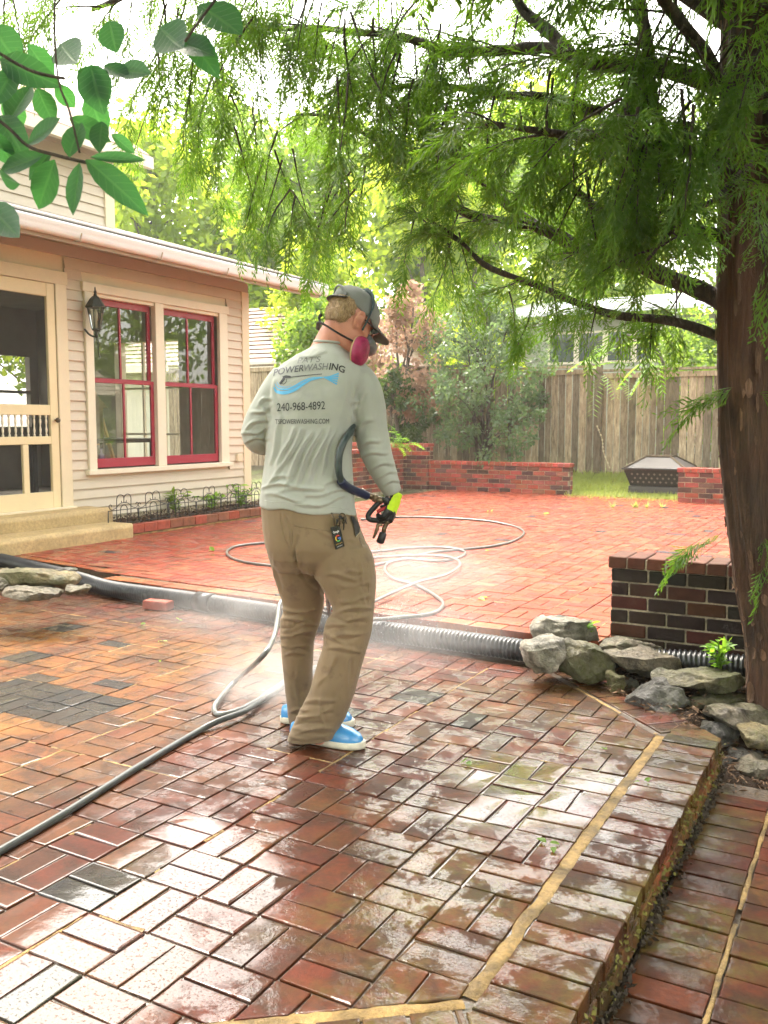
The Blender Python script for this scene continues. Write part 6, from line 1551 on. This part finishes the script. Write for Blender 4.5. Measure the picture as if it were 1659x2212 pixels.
        for pl in me.polygons:
            v = pl.center - c; back = pl.normal.dot(N_); a = v.dot(W_); pl.material_index = 0 if back > .30 and a < .050 else 1
        return mesh_obj(name, me, parent)
    wr = Q(849, 1068, .068)
    Wd = (Q(841,1106,.05)-Q(853,1072,.068)).normalized(); Nd = (RIGHT*.80 - AWAY*.55 - UP*.05); Nd = (Nd - Wd*Nd.dot(Wd)).normalized(); Fd = Wd.cross(Nd).normalized()
    if Fd.dot(AWAY) > 0: Fd = -Fd
    hand('glove', Wd, Fd, Nd, Q(853,1080,.062), 1, t, True)
    lw = Q(640, 958, .22); hand('glove', RIGHT, -UP, AWAY*-1, lw, -1, t, True)
    # ---- clogs: moulded blue upper on a cream sole
    blue = NT('glossy sky blue foam'); pp = blue.obj(); blue.P(Base_Color=(.045,.23,.50), Roughness=.22, Coat_Weight=.6, Coat_Roughness=.08); cream = plain('cream foam sole', (.62,.58,.47), .5, .15, 30, .1)
    def clog(heel, toe, zf=1.0):
        h_ = Vector((heel.x, heel.y, 0)); tt = Vector((toe.x, toe.y, 0)); u = (tt-h_).normalized(); L = .30; s_ = Vector((-u.y, u.x, 0))
        prof = [(-.02,.020),(0,.034),(.05,.038),(.12,.040),(.18,.049),(.23,.053),(.27,.046),(.297,.026),(.308,.008)]
        def rg(k, z): 
            out = []
            for a, w in prof: out.append(h_ + u*a + s_*w*k + UP*z)
            for a, w in reversed(prof): out.append(h_ + u*a - s_*w*k + UP*z)
            return out
        root = MB().loft([rg(.94,.002), rg(1.0,.012), rg(1.02,.026), rg(.97,.030)]).build('shoe', cream, t, True)
        up_ = MB(); secs = [(-.012,.030,.075),(.03,.036,.088),(.08,.037,.09),(.13,.040,.094),(.17,.046,.092),(.21,.049,.086),(.25,.046,.074),(.28,.034,.058),(.296,.016,.040)]
        rings = [[h_ + u*a + s_*(w*math.copysign(abs(math.cos(q))**.8, math.cos(q))) + UP*(.028 + (zt-.028)*max(0, math.sin(q))**.8) for q in np.linspace(0, math.pi, 15)] for a, w, zt in secs]
        V = [p for r_ in rings for p in r_]; n_ = 15; Ff = [(i*n_+j, i*n_+j+1, (i+1)*n_+j+1, (i+1)*n_+j) for i in range(len(rings)-1) for j in range(n_-1)]; Ff += [tuple(range(n_))[::-1], tuple((len(rings)-1)*n_+j for j in range(n_))]
        up_.add(V, Ff).build('upper', blue.m, root, True)
        return root
    clog(at_z(622,1606,0)+Vector((.0,.055,0)), at_z(770,1624,0)+Vector((0,.045,0)))
    clog(at_z(592,1566,0)+Vector((.02,.06,0)), at_z(718,1574,0)+Vector((0,.05,0)))
    # ---- print on the back
    def txt(body_, x0, x1, base, h_, bold=0, shear=0, color=None, name='lettering', arch=None):
        cu = bpy.data.curves.new('t', 'FONT'); cu.body = body_; cu.shear = shear; cu.offset = bold; o = bpy.data.objects.new('t', cu); COL.objects.link(o)
        dg = bpy.context.evaluated_depsgraph_get(); dg.update(); m = bpy.data.meshes.new_from_object(o.evaluated_get(dg)); bpy.data.objects.remove(o)
        bm = bmesh.new(); bm.from_mesh(m); bmesh.ops.triangulate(bm, faces=bm.faces[:])
        xs = [v.co.x for v in bm.verts]; a, b = min(xs), max(xs); cap_h = .72
        for _ in range(4):
            es = [e for e in bm.edges if e.calc_length()*(x1-x0)/(b-a) > 3.2]
            if not es: break
            bmesh.ops.subdivide_edges(bm, edges=es, cuts=1); bmesh.ops.triangulate(bm, faces=bm.faces[:])
        pts = []
        for v in bm.verts:
            f = (v.co.x-a)/(b-a); bx, by = x0+(x1-x0)*f, base(f) if callable(base) else base
            pts.append((bx, by - v.co.y/cap_h*h_))
        bm.verts.ensure_lookup_table(); bm.faces.ensure_lookup_table()
        W3 = on_surface(shirt.data, pts, .0018); Fx = [tuple(v.index for v in f.verts) for f in bm.faces]; bm.free(); bpy.data.meshes.remove(m)
        MB().add(W3, Fx).build(name, color, shirt)
    ink = plain('black ink', (.018,.018,.022), .6, .1, 9, 0); ink2 = plain('charcoal reflective ink', (.055,.055,.065), .45, .2, 9, 0); silver = plain('silver reflective ink', (.17,.168,.165), .4, .1, 9, 0); ink3 = plain('grey reflective ink', (.15,.15,.155), .4, .2, 9, 0); cyan = plain('sky blue ink', (.09,.36,.62), .6, .1, 9, 0)
    Z = lambda x, y: (494+.2482*x, 603.9+.2482*y)
    txt("PAT'S", Z(597,0)[0], Z(802,0)[0], lambda f: Z(0, 727-12*f)[1], 12.2, .004, .25, silver)
    arc = lambda f: np.interp(f, [0,.2,.42,.63,.8,.9,1], [Z(0,q)[1] for q in (838,812,796,783,783,792,818)])
    txt("POWER", Z(388,0)[0], Z(652,0)[0], lambda f: arc(f*.42), 14.2, .012, .2, ink2); txt("WASH", Z(655,0)[0], Z(868,0)[0], lambda f: arc(.42+f*.36), 14.2, .012, .2, ink3); txt("ING", Z(872,0)[0], Z(1015,0)[0], lambda f: arc(.78+f*.22), 15, .016, .2, ink)
    txt("240-968-4892", Z(420,0)[0], Z(838,0)[0], lambda f: Z(0,1146-18*f)[1], 18.0, 0, 0, ink)
    txt("TSPOWERWASHING.COM", Z(405,0)[0], Z(873,0)[0], lambda f: Z(0,1258-6*f)[1], 10.8, 0, 0, ink)
    def band(pts, ws, mat, name):
        sp = smooth_path([Vector((x,y,0)) for x, y in pts], 8); ww = np.interp(np.linspace(0,1,len(sp)), np.linspace(0,1,len(ws)), ws); P2 = []
        for i, p in enumerate(sp):
            d = sp[min(i+1,len(sp)-1)] - sp[max(i-1,0)]; q = Vector((-d.y, d.x, 0)).normalized()
            for k in (-1,-.33,.33,1): v = p + q*ww[i]*k*.5; P2.append(Z(v.x, v.y))
        W3 = on_surface(shirt.data, P2, .0016); Ff = [(4*i+k, 4*i+k+1, 4*i+5+k, 4*i+4+k) for i in range(len(sp)-1) for k in range(3)]; MB().add(W3, Ff).build(name, mat, shirt)
    band([(392,935),(420,975),(490,985),(570,960),(640,915),(720,872),(820,852)], [8,26,30,28,24,16,8], cyan, 'swoosh'); band([(400,905),(430,945),(500,955),(570,930),(640,888),(720,856),(815,848)], [4,12,16,16,14,8,4], cyan, 'swoosh'); band([(418,890),(440,925),(490,936),(545,922)], [3,6,6,2], cyan, 'swoosh')
    for a in (-6, 10, 26, 42, 58): band([(822,848),(880,846+a*.55),(950+8*math.cos(a*.05),826+a*1.45)], [6,9,15], cyan, 'swoosh')
    band([(470,850),(500,846),(540,848)], [16,26,18], ink, 'gun_print'); band([(535,850),(670,834),(812,822)], [7,6,6], ink, 'gun_print'); band([(484,856),(466,882),(446,908)], [24,22,20], ink, 'gun_print'); band([(505,862),(500,890),(478,910),(462,902)], [5,5,5,5], ink, 'gun_print')
    return shirt, tro, on_surface
SHIRT, TROUSERS, ON = build_person()
# ---------------------------------------------------------------- spray gun, hoses, keys
def build_gun():
    Z = lambda x, y, d=.055: Q(686.2+.1324*x, 1015.6+.1324*y, d)
    t = thing('spray_gun', 'black pressure washer trigger gun held in the worker glove', 'spray gun', tuple(Z(1000,700)))
    bk = plain('black moulded plastic', (.012,.013,.015), .35, .2, 30, .1)
    loop = smooth_path([Z(1090,470), Z(1010,520), Z(930,600), Z(850,690), Z(822,755), Z(860,805), Z(960,818), Z(1080,815), Z(1180,790)], 4)
    MB().tube(loop, .0115, 10).build('trigger_guard', bk, t, True)
    MB().tube(smooth_path([Z(1080,450), Z(1140,520), Z(1190,620), Z(1200,720), Z(1160,800)], 4), [.017]*17, 12).build('handle', bk, t, True)
    MB().tube([Z(1070,560), Z(1100,640), Z(1110,720), Z(1090,780)], [.016,.015,.014,.014], 10).build('valve_body', bk, t, True)
    MB().tube(smooth_path([Z(1130,610,.045), Z(1060,640,.04), Z(970,680,.04)], 4), .008, 8).build('trigger', plain('red plastic', (.42,.03,.035), .4), t, True)
    MB().tube([Z(1130,655,.035), Z(1035,700,.035)], .004, 6).build('safety_latch', plain('white plastic', (.7,.7,.68), .4), t)
    lance = thing_part = MB().tube([Z(1140,820), Z(1120,880), Z(1085,950), Z(1075,1015)], [.011,.009,.010,.009], 10).build('lance', M['brass'], t, True)
    MB().tube([Z(1150,830), Z(1100,850)], [.014,.014], 10).build('coupling_nut', M['brass'], t, True)
    MB().tube([Z(1075,1010), Z(1070,1030), Z(1020,1170), Z(1014,1192)], [.010,.0155,.0165,.012], 12).build('nozzle', M['rubber_black'], t, True)
    MB().tube([Z(1060,880), Z(985,895), Z(970,960), Z(935,1050), Z(905,1110)], [.008,.009,.008,.006,.005], 8).build('chemical_probe', M['brass'], t, True)
    for a, b, r_ in (((700,350),(760,375),.016),((760,375),(910,445),.0125),((910,445),(960,470),.0165),((960,470),(1060,505),.014)):
        MB().tube([Z(*a), Z(*b)], r_, 12).build('swivel', M['brass'], t, True)
build_gun()
def build_hoses():
    gr = NT('grey rubber hose'); p = gr.obj(); gr.P(Base_Color=gr.ramp(gr.noise(p, 12, 3), (.3, (.09,.094,.09)), (.7, (.15,.155,.148))), Roughness=.35, Coat_Weight=.4, Coat_Roughness=.15)
    dk = plain('dark green grey hose', (.030,.045,.045), .4, .2, 12, .05); blue = plain('navy sleeve', (.012,.018,.055), .5, .2, 20, .1)
    t = thing('pressure_hose', 'grey pressure hose coiled over the patio and running to the spray gun', 'hose', tuple(at_z(900,1250,UZ)))
    g = lambda x, y, z=UZ: at_z(x, y, z+.011)
    R_ = .0115
    # far coil: loops on the upper patio
    far = [g(780,1122), g(860,1117), g(940,1118), g(1040,1124), g(1105,1135), g(1132,1150), g(1110,1168), g(1060,1180), g(1005,1186), g(930,1194), g(850,1212), g(760,1230), g(690,1240), g(610,1225), g(520,1212), g(490,1195), g(510,1180), g(580,1172), g(680,1170), g(740,1180)]
    MB().tube(smooth_path(far, 7), R_, 9).build('coil', gr.m, t, True)
    mid = [g(740,1182), g(800,1192), g(880,1184), g(960,1183), g(1003,1191), g(995,1203), g(950,1212), g(880,1208), g(840,1216), g(832,1232), g(850,1250), g(900,1265), g(945,1290), g(957,1308), g(930,1326), g(860,1334), g(800,1338), g(720,1330)]
    MB().tube(smooth_path(mid, 7), R_, 9).build('coil', gr.m, t, True)
    m2 = [g(700,1230), g(780,1213), g(860,1206), g(940,1205), g(985,1213), g(992,1228), g(960,1248), g(900,1264), g(840,1290), g(780,1315), g(700,1320)]
    m2 = [q + Vector((0,0,.018)) for q in m2]; MB().tube(smooth_path(m2, 7), R_, 9).build('coil', gr.m, t, True)
    # near run: over the step, loop, then off to the left
    near = [g(720,1328), at_d(660,1310,4.85), at_d(618,1296,4.72), at_d(604,1306,4.62), at_d(600,1335,4.4), at_d(590,1380,4.1), at_d(565,1420,3.9), g(510,1470,.03), g(470,1515,.012), g(463,1535,.0), g(480,1543,0), g(530,1527,0), g(590,1490,0), g(640,1455,0), g(690,1440,0)]
    MB().tube(smooth_path(near, 7), .0125, 9).build('near_loop', gr.m, t, True)
    lead = [g(690,1446,0), g(640,1462,0), g(585,1500,0), g(530,1535,.014), g(470,1558,.014), g(420,1584,0), g(300,1655,0), g(150,1750,0), g(0,1838,0), g(-150,1925,0)]
    MB().tube(smooth_path(lead, 7), .0135, 9).build('lead_hose', plain('dark grey hose', (.055,.06,.058), .32, .25, 10, .05), t, True)
    # up in front of him, under the arm and down to the gun
    Z3 = lambda x, y, d: Q(494+.2482*x, 603.9+.2482*y, d)
    up = [Z3(1100,1150,.16), Z3(1090,1230,.05), Z3(1062,1320,-.06), Z3(1010,1400,-.125), Z3(970,1500,-.145), Z3(958,1600,-.145), Z3(962,1690,-.14), Z3(985,1760,-.12)]
    MB().tube(smooth_path(up, 7), .0135, 10).build('gun_hose', dk, t, True)
    MB().tube(smooth_path([Z3(975,1748,-.125), Z3(1010,1790,-.10), Z3(1080,1830,-.05), Z3(1160,1862,.0), Z3(1200,1880,.03)], 6), .0175, 12).build('bend_guard', blue, t, True)
    dn = [Z3(1100,1150,.16), Z3(1050,1200,.22), Q(700,1100,.22), Q(705,1250,.24), g(712,1330,.1)]
    MB().tube(smooth_path(dn, 7), .0125, 9).build('hose_behind', gr.m, t, True)
build_hoses()
def build_keys():
    Z = lambda x, y, d: Q(686.2+.1324*x, 1015.6+.1324*y, d)
    t = thing('key_tag', 'black review card with coloured ring hanging from the worker belt', 'key tag', tuple(Z(320,930,-.14)))
    n = NT('black glossy card'); n.P(Base_Color=(.010,.010,.011), Roughness=.25)
    A, B, C_, D_ = (205,935),(360,890),(440,1240),(295,1300)
    s = ON(TROUSERS.data, [(686.2+.1324*x, 1015.6+.1324*y) for x, y in (A,B,C_,D_)], .006); off = max((q - Q(725,1160)).dot(-AWAY) for q in s)
    dd = -off - .004
    P = lambda u, v, e=0: (Z(A[0]+(B[0]-A[0])*u, A[1]+(B[1]-A[1])*u, dd-e)*(1-v) + Z(D_[0]+(C_[0]-D_[0])*u, D_[1]+(C_[1]-D_[1])*u, dd-e)*v)
    V = [P(0,0), P(1,0), P(1,1), P(0,1), P(0,0,-.003), P(1,0,-.003), P(1,1,-.003), P(0,1,-.003)]
    MB().add(V, [(0,1,2,3),(7,6,5,4),(0,4,5,1),(1,5,6,2),(2,6,7,3),(3,7,4,0)]).build('card', n.m, t)
    cu = bpy.data.curves.new('t', 'FONT'); cu.body = 'Google'; cu.offset = .01; o = bpy.data.objects.new('t', cu); COL.objects.link(o); dg = bpy.context.evaluated_depsgraph_get(); dg.update(); m = bpy.data.meshes.new_from_object(o.evaluated_get(dg)); bpy.data.objects.remove(o)
    xs = [v.co.x for v in m.vertices]; a, b = min(xs), max(xs)
    MB().add([P(.16+.62*(v.co.x-a)/(b-a), .30-.62*.42*v.co.y/(b-a)*1.6, .0012) for v in m.vertices], [tuple(p.vertices) for p in m.polygons]).build('lettering', plain('white print', (.8,.8,.8), .5, 0, 5, 0), t)
    for c, a0, a1 in (((.62,.05,.03),140,45),((.72,.45,.03),225,140),((.08,.42,.10),310,225),((.06,.16,.62),360,310)):
        mb = MB(); V = []; k = 8
        for i in range(k+1):
            w = R(a0+(a1-a0)*i/k)
            for r_ in (.20,.30): V.append(P(.52+r_*math.cos(w)*.95, .56-r_*math.sin(w)*.5, .0012))
        mb.add(V, [(2*i,2*i+1,2*i+3,2*i+2) for i in range(k)]).build('ring_segment', plain('ring colour', c, .5, 0, 5, 0), t)
    MB().add([P(.52,.54,.0013),P(.80,.54,.0013),P(.80,.585,.0013),P(.52,.585,.0013)], [(0,1,2,3)]).build('ring_segment', plain('ring blue', (.06,.16,.62), .5, 0, 5, 0), t)
    for k in range(5):
        cx = .2+.15*k; V = [P(cx+(.055 if q % 2 == 0 else .024)*math.sin(q*math.pi/5)*1.0, .80-(.055 if q % 2 == 0 else .024)*math.cos(q*math.pi/5)*.5, .0012) for q in range(10)]
        MB().add(V, [tuple(range(10))]).build('star', plain('gold print', (.6,.35,.04), .5, 0, 5, 0), t)
    MB().add([P(.2,.90,.0012),P(.8,.90,.0012),P(.8,.915,.0012),P(.2,.915,.0012)], [(0,1,2,3)]).build('small_print', plain('white line', (.6,.6,.6), .5, 0, 5, 0), t)
    k = thing('key_ring', 'bunch of dark keys and clips hanging at the worker back pocket', 'keys', tuple(Z(400,720,dd)))
    MB().tube(smooth_path([Z(230,700,dd), Z(250,760,dd-.01), Z(270,840,dd-.008), Z(280,910,dd-.004)], 4), .003, 6).build('chain', M['bronze'], k)
    MB().tube([Z(400+50*math.cos(w), 760+55*math.sin(w), dd-.006) for w in np.linspace(0,2*math.pi,14,endpoint=False)], .0025, 5, closed=True).build('ring', M['bronze'], k, True)
    rs = random.Random(3)
    for i in range(8):
        x, y = rs.uniform(320,470), rs.uniform(740,820); x2, y2 = x + rs.uniform(-40,60), y + rs.uniform(80,180)
        d_ = dd - rs.uniform(.0,.015); MB().tube([Z(x,y,d_), Z(x*.6+x2*.4,y*.6+y2*.4,d_-.003), Z(x2,y2,d_)], [rs.uniform(.006,.012), .005, .003], 7, flat=.5).build('key', M['rubber_black'] if i % 3 else M['bronze'], k, True)
    f = thing('pocket_pouch', 'flat black pouch sticking out of the worker hip pocket', 'pouch', tuple(Z(620,900,dd)))
    pl = [(540,745),(600,760),(660,850),(695,940),(690,1010),(625,1085),(610,1000),(590,900),(560,820)]
    s1 = ON(TROUSERS.data, [(686.2+.1324*x, 1015.6+.1324*y) for x, y in pl], .002); s2 = [q - AWAY*.010 - RIGHT*.0 for q in s1]; nn = len(pl)
    MB().add(s1+s2, [tuple(range(nn)), tuple(range(nn,2*nn))[::-1]] + [(i,(i+1)%nn,nn+(i+1)%nn,nn+i) for i in range(nn)]).build('case', M['rubber_black'], f)
    MB().tube([q-AWAY*.011 for q in s1[3:6]], .0015, 5).build('stitching', M['rope'], f)
build_keys()

# ---------------------------------------------------------------- spray and drifting mist
def mist(name, label, c, r, dens, scale=5.0, seed=0.0):
    m = bpy.data.materials.new(name+' vapour'); m.use_nodes = True; nt = m.node_tree; nt.nodes.clear(); out = nt.nodes.new('ShaderNodeOutputMaterial'); v = nt.nodes.new('ShaderNodeVolumePrincipled')
    v.inputs['Color'].default_value = (.96,.96,.97,1); v.inputs['Anisotropy'].default_value = .3
    tc = nt.nodes.new('ShaderNodeTexCoord'); ln = nt.nodes.new('ShaderNodeVectorMath'); ln.operation = 'LENGTH'; nt.links.new(tc.outputs['Object'], ln.inputs[0])
    mr = nt.nodes.new('ShaderNodeMapRange'); mr.interpolation_type = 'SMOOTHSTEP'; nt.links.new(ln.outputs['Value'], mr.inputs[0]); mr.inputs[1].default_value = 1.0; mr.inputs[2].default_value = .1; mr.inputs[3].default_value = 0; mr.inputs[4].default_value = 1
    ns = nt.nodes.new('ShaderNodeTexNoise'); nt.links.new(tc.outputs['Object'], ns.inputs['Vector']); ns.inputs['Scale'].default_value = 2.2; ns.inputs['Detail'].default_value = 3
    r2 = nt.nodes.new('ShaderNodeMapRange'); nt.links.new(ns.outputs['Fac'], r2.inputs[0]); r2.inputs[1].default_value = .35; r2.inputs[2].default_value = .7; r2.inputs[3].default_value = .12; r2.inputs[4].default_value = 1.3
    mu = nt.nodes.new('ShaderNodeMath'); mu.operation = 'MULTIPLY'; nt.links.new(mr.outputs[0], mu.inputs[0]); nt.links.new(r2.outputs[0], mu.inputs[1]); m3 = nt.nodes.new('ShaderNodeMath'); m3.operation = 'MULTIPLY'; nt.links.new(mu.outputs[0], m3.inputs[0]); m3.inputs[1].default_value = dens
    nt.links.new(m3.outputs[0], v.inputs['Density']); nt.links.new(v.outputs[0], out.inputs['Volume'])
    bm = bmesh.new(); bmesh.ops.create_icosphere(bm, subdivisions=3, radius=1.0); me = bpy.data.meshes.new(name); bm.to_mesh(me); bm.free(); me.materials.append(m)
    o = mesh_obj(name, me); o.location = c; o.scale = r; o.rotation_euler = (0,0,R(YAW)); tag(o, label, 'mist', None, 'stuff'); return o
mist('spray_mist', 'white spray mist rising where the jet hits the upper patio', at_z(850,1290,UZ)+Vector((0,0,.16)), (1.05,.95,.42), .42)
mist('spray_mist', 'thin mist drifting over the drain pipe right of the worker', at_d(880,1370,4.6), (.75,.36,.26), .9)
mist('spray_mist', 'mist behind the worker legs left of the near hose loop', at_d(590,1470,4.15), (.48,.45,.30), 1.7)
mist('spray_mist', 'faint mist over the pipe coupling left of the worker', at_d(500,1318,4.9), (.7,.34,.22), .9)
def build_jet():
    a = Q(686.2+.1324*1014, 1015.6+.1324*1192, .055); b = at_z(800,1345,UZ); n = 1500; f = rng.random(n)**.8
    A = np.array(a); B = np.array(b); C = A + (B-A)*f[:,None]; C += (rng.normal(size=(n,3))*[.16,.10,.05])*f[:,None]; C[:,2] = np.maximum(C[:,2], .135)
    D = (B-A)/np.linalg.norm(B-A) + rng.normal(size=(n,3))*.08; V, F = quads(C, D, rng.uniform(.008,.028,n), rng.uniform(.0006,.0014,n))
    k = 900; S = np.array(b) + np.stack([rng.normal(0,.30,k), rng.normal(0,.22,k), np.abs(rng.normal(0,.10,k))],1); V2, F2 = quads(S, rng.normal(size=(k,3)), rng.uniform(.003,.008,k), rng.uniform(.001,.0022,k))
    n_ = NT('water droplets'); n_.P(Base_Color=(.85,.87,.9), Roughness=.1, Alpha=.7)
    tag(mesh_obj('water_jet', np_mesh('water_jet', np.concatenate([V,V2]), np.concatenate([F,F2+len(V)])), None, n_.m), 'fan of water droplets below the gun nozzle', 'water', None, 'stuff')
build_jet()

def build_riser_dirt():
    n = 2600; P = np.stack([rng.normal(-.522,.010,n), rng.uniform(1.5,3.86,n), -.142+np.abs(rng.normal(0,.018,n))],1); dens = np.array([.5+.9*vnoise((0, y*4.5, 2)) for y in P[:,1]]); P = P[rng.random(n) < dens]
    V, F = quads(P, rng.normal(size=P.shape), rng.uniform(.008,.026,len(P)), rng.uniform(.003,.008,len(P)))
    tag(mesh_obj('dirt_crumbs', np_mesh('dirt_crumbs', V, F), None, plain('black brown crumbs', (.035,.024,.013), .9, .6, 30, 0)), 'crumbs of wet dirt and moss along the foot of the patio edge', 'dirt', None, 'stuff')
    n = 420; P = np.stack([rng.normal(-.528,.008,n), rng.uniform(1.5,3.86,n), rng.uniform(-.12,-.01,n)],1); V, F = quads(P, rng.normal(size=P.shape), rng.uniform(.006,.02,n), rng.uniform(.003,.008,n))
    tag(mesh_obj('moss', np_mesh('moss', V, F), None, plain('yellow green moss', (.12,.11,.02), .9, .5, 30, 0)), 'moss flecks on the side of the patio edge', 'moss', None, 'stuff')
build_riser_dirt()

# pale air over the yard: one even box round everything
def build_haze():
    m = bpy.data.materials.new('pale air'); m.use_nodes = True; nt = m.node_tree; nt.nodes.clear(); out = nt.nodes.new('ShaderNodeOutputMaterial'); v = nt.nodes.new('ShaderNodeVolumePrincipled'); v.inputs['Color'].default_value = (.95,.96,.93,1); v.inputs['Density'].default_value = .0013; v.inputs['Anisotropy'].default_value = .2
    nt.links.new(v.outputs[0], out.inputs['Volume'])
    tag(MB().box((-210,-70,-1.5), (210,310,19)).build('haze', m), 'pale humid air over the whole yard', None, None, 'stuff')
build_haze()
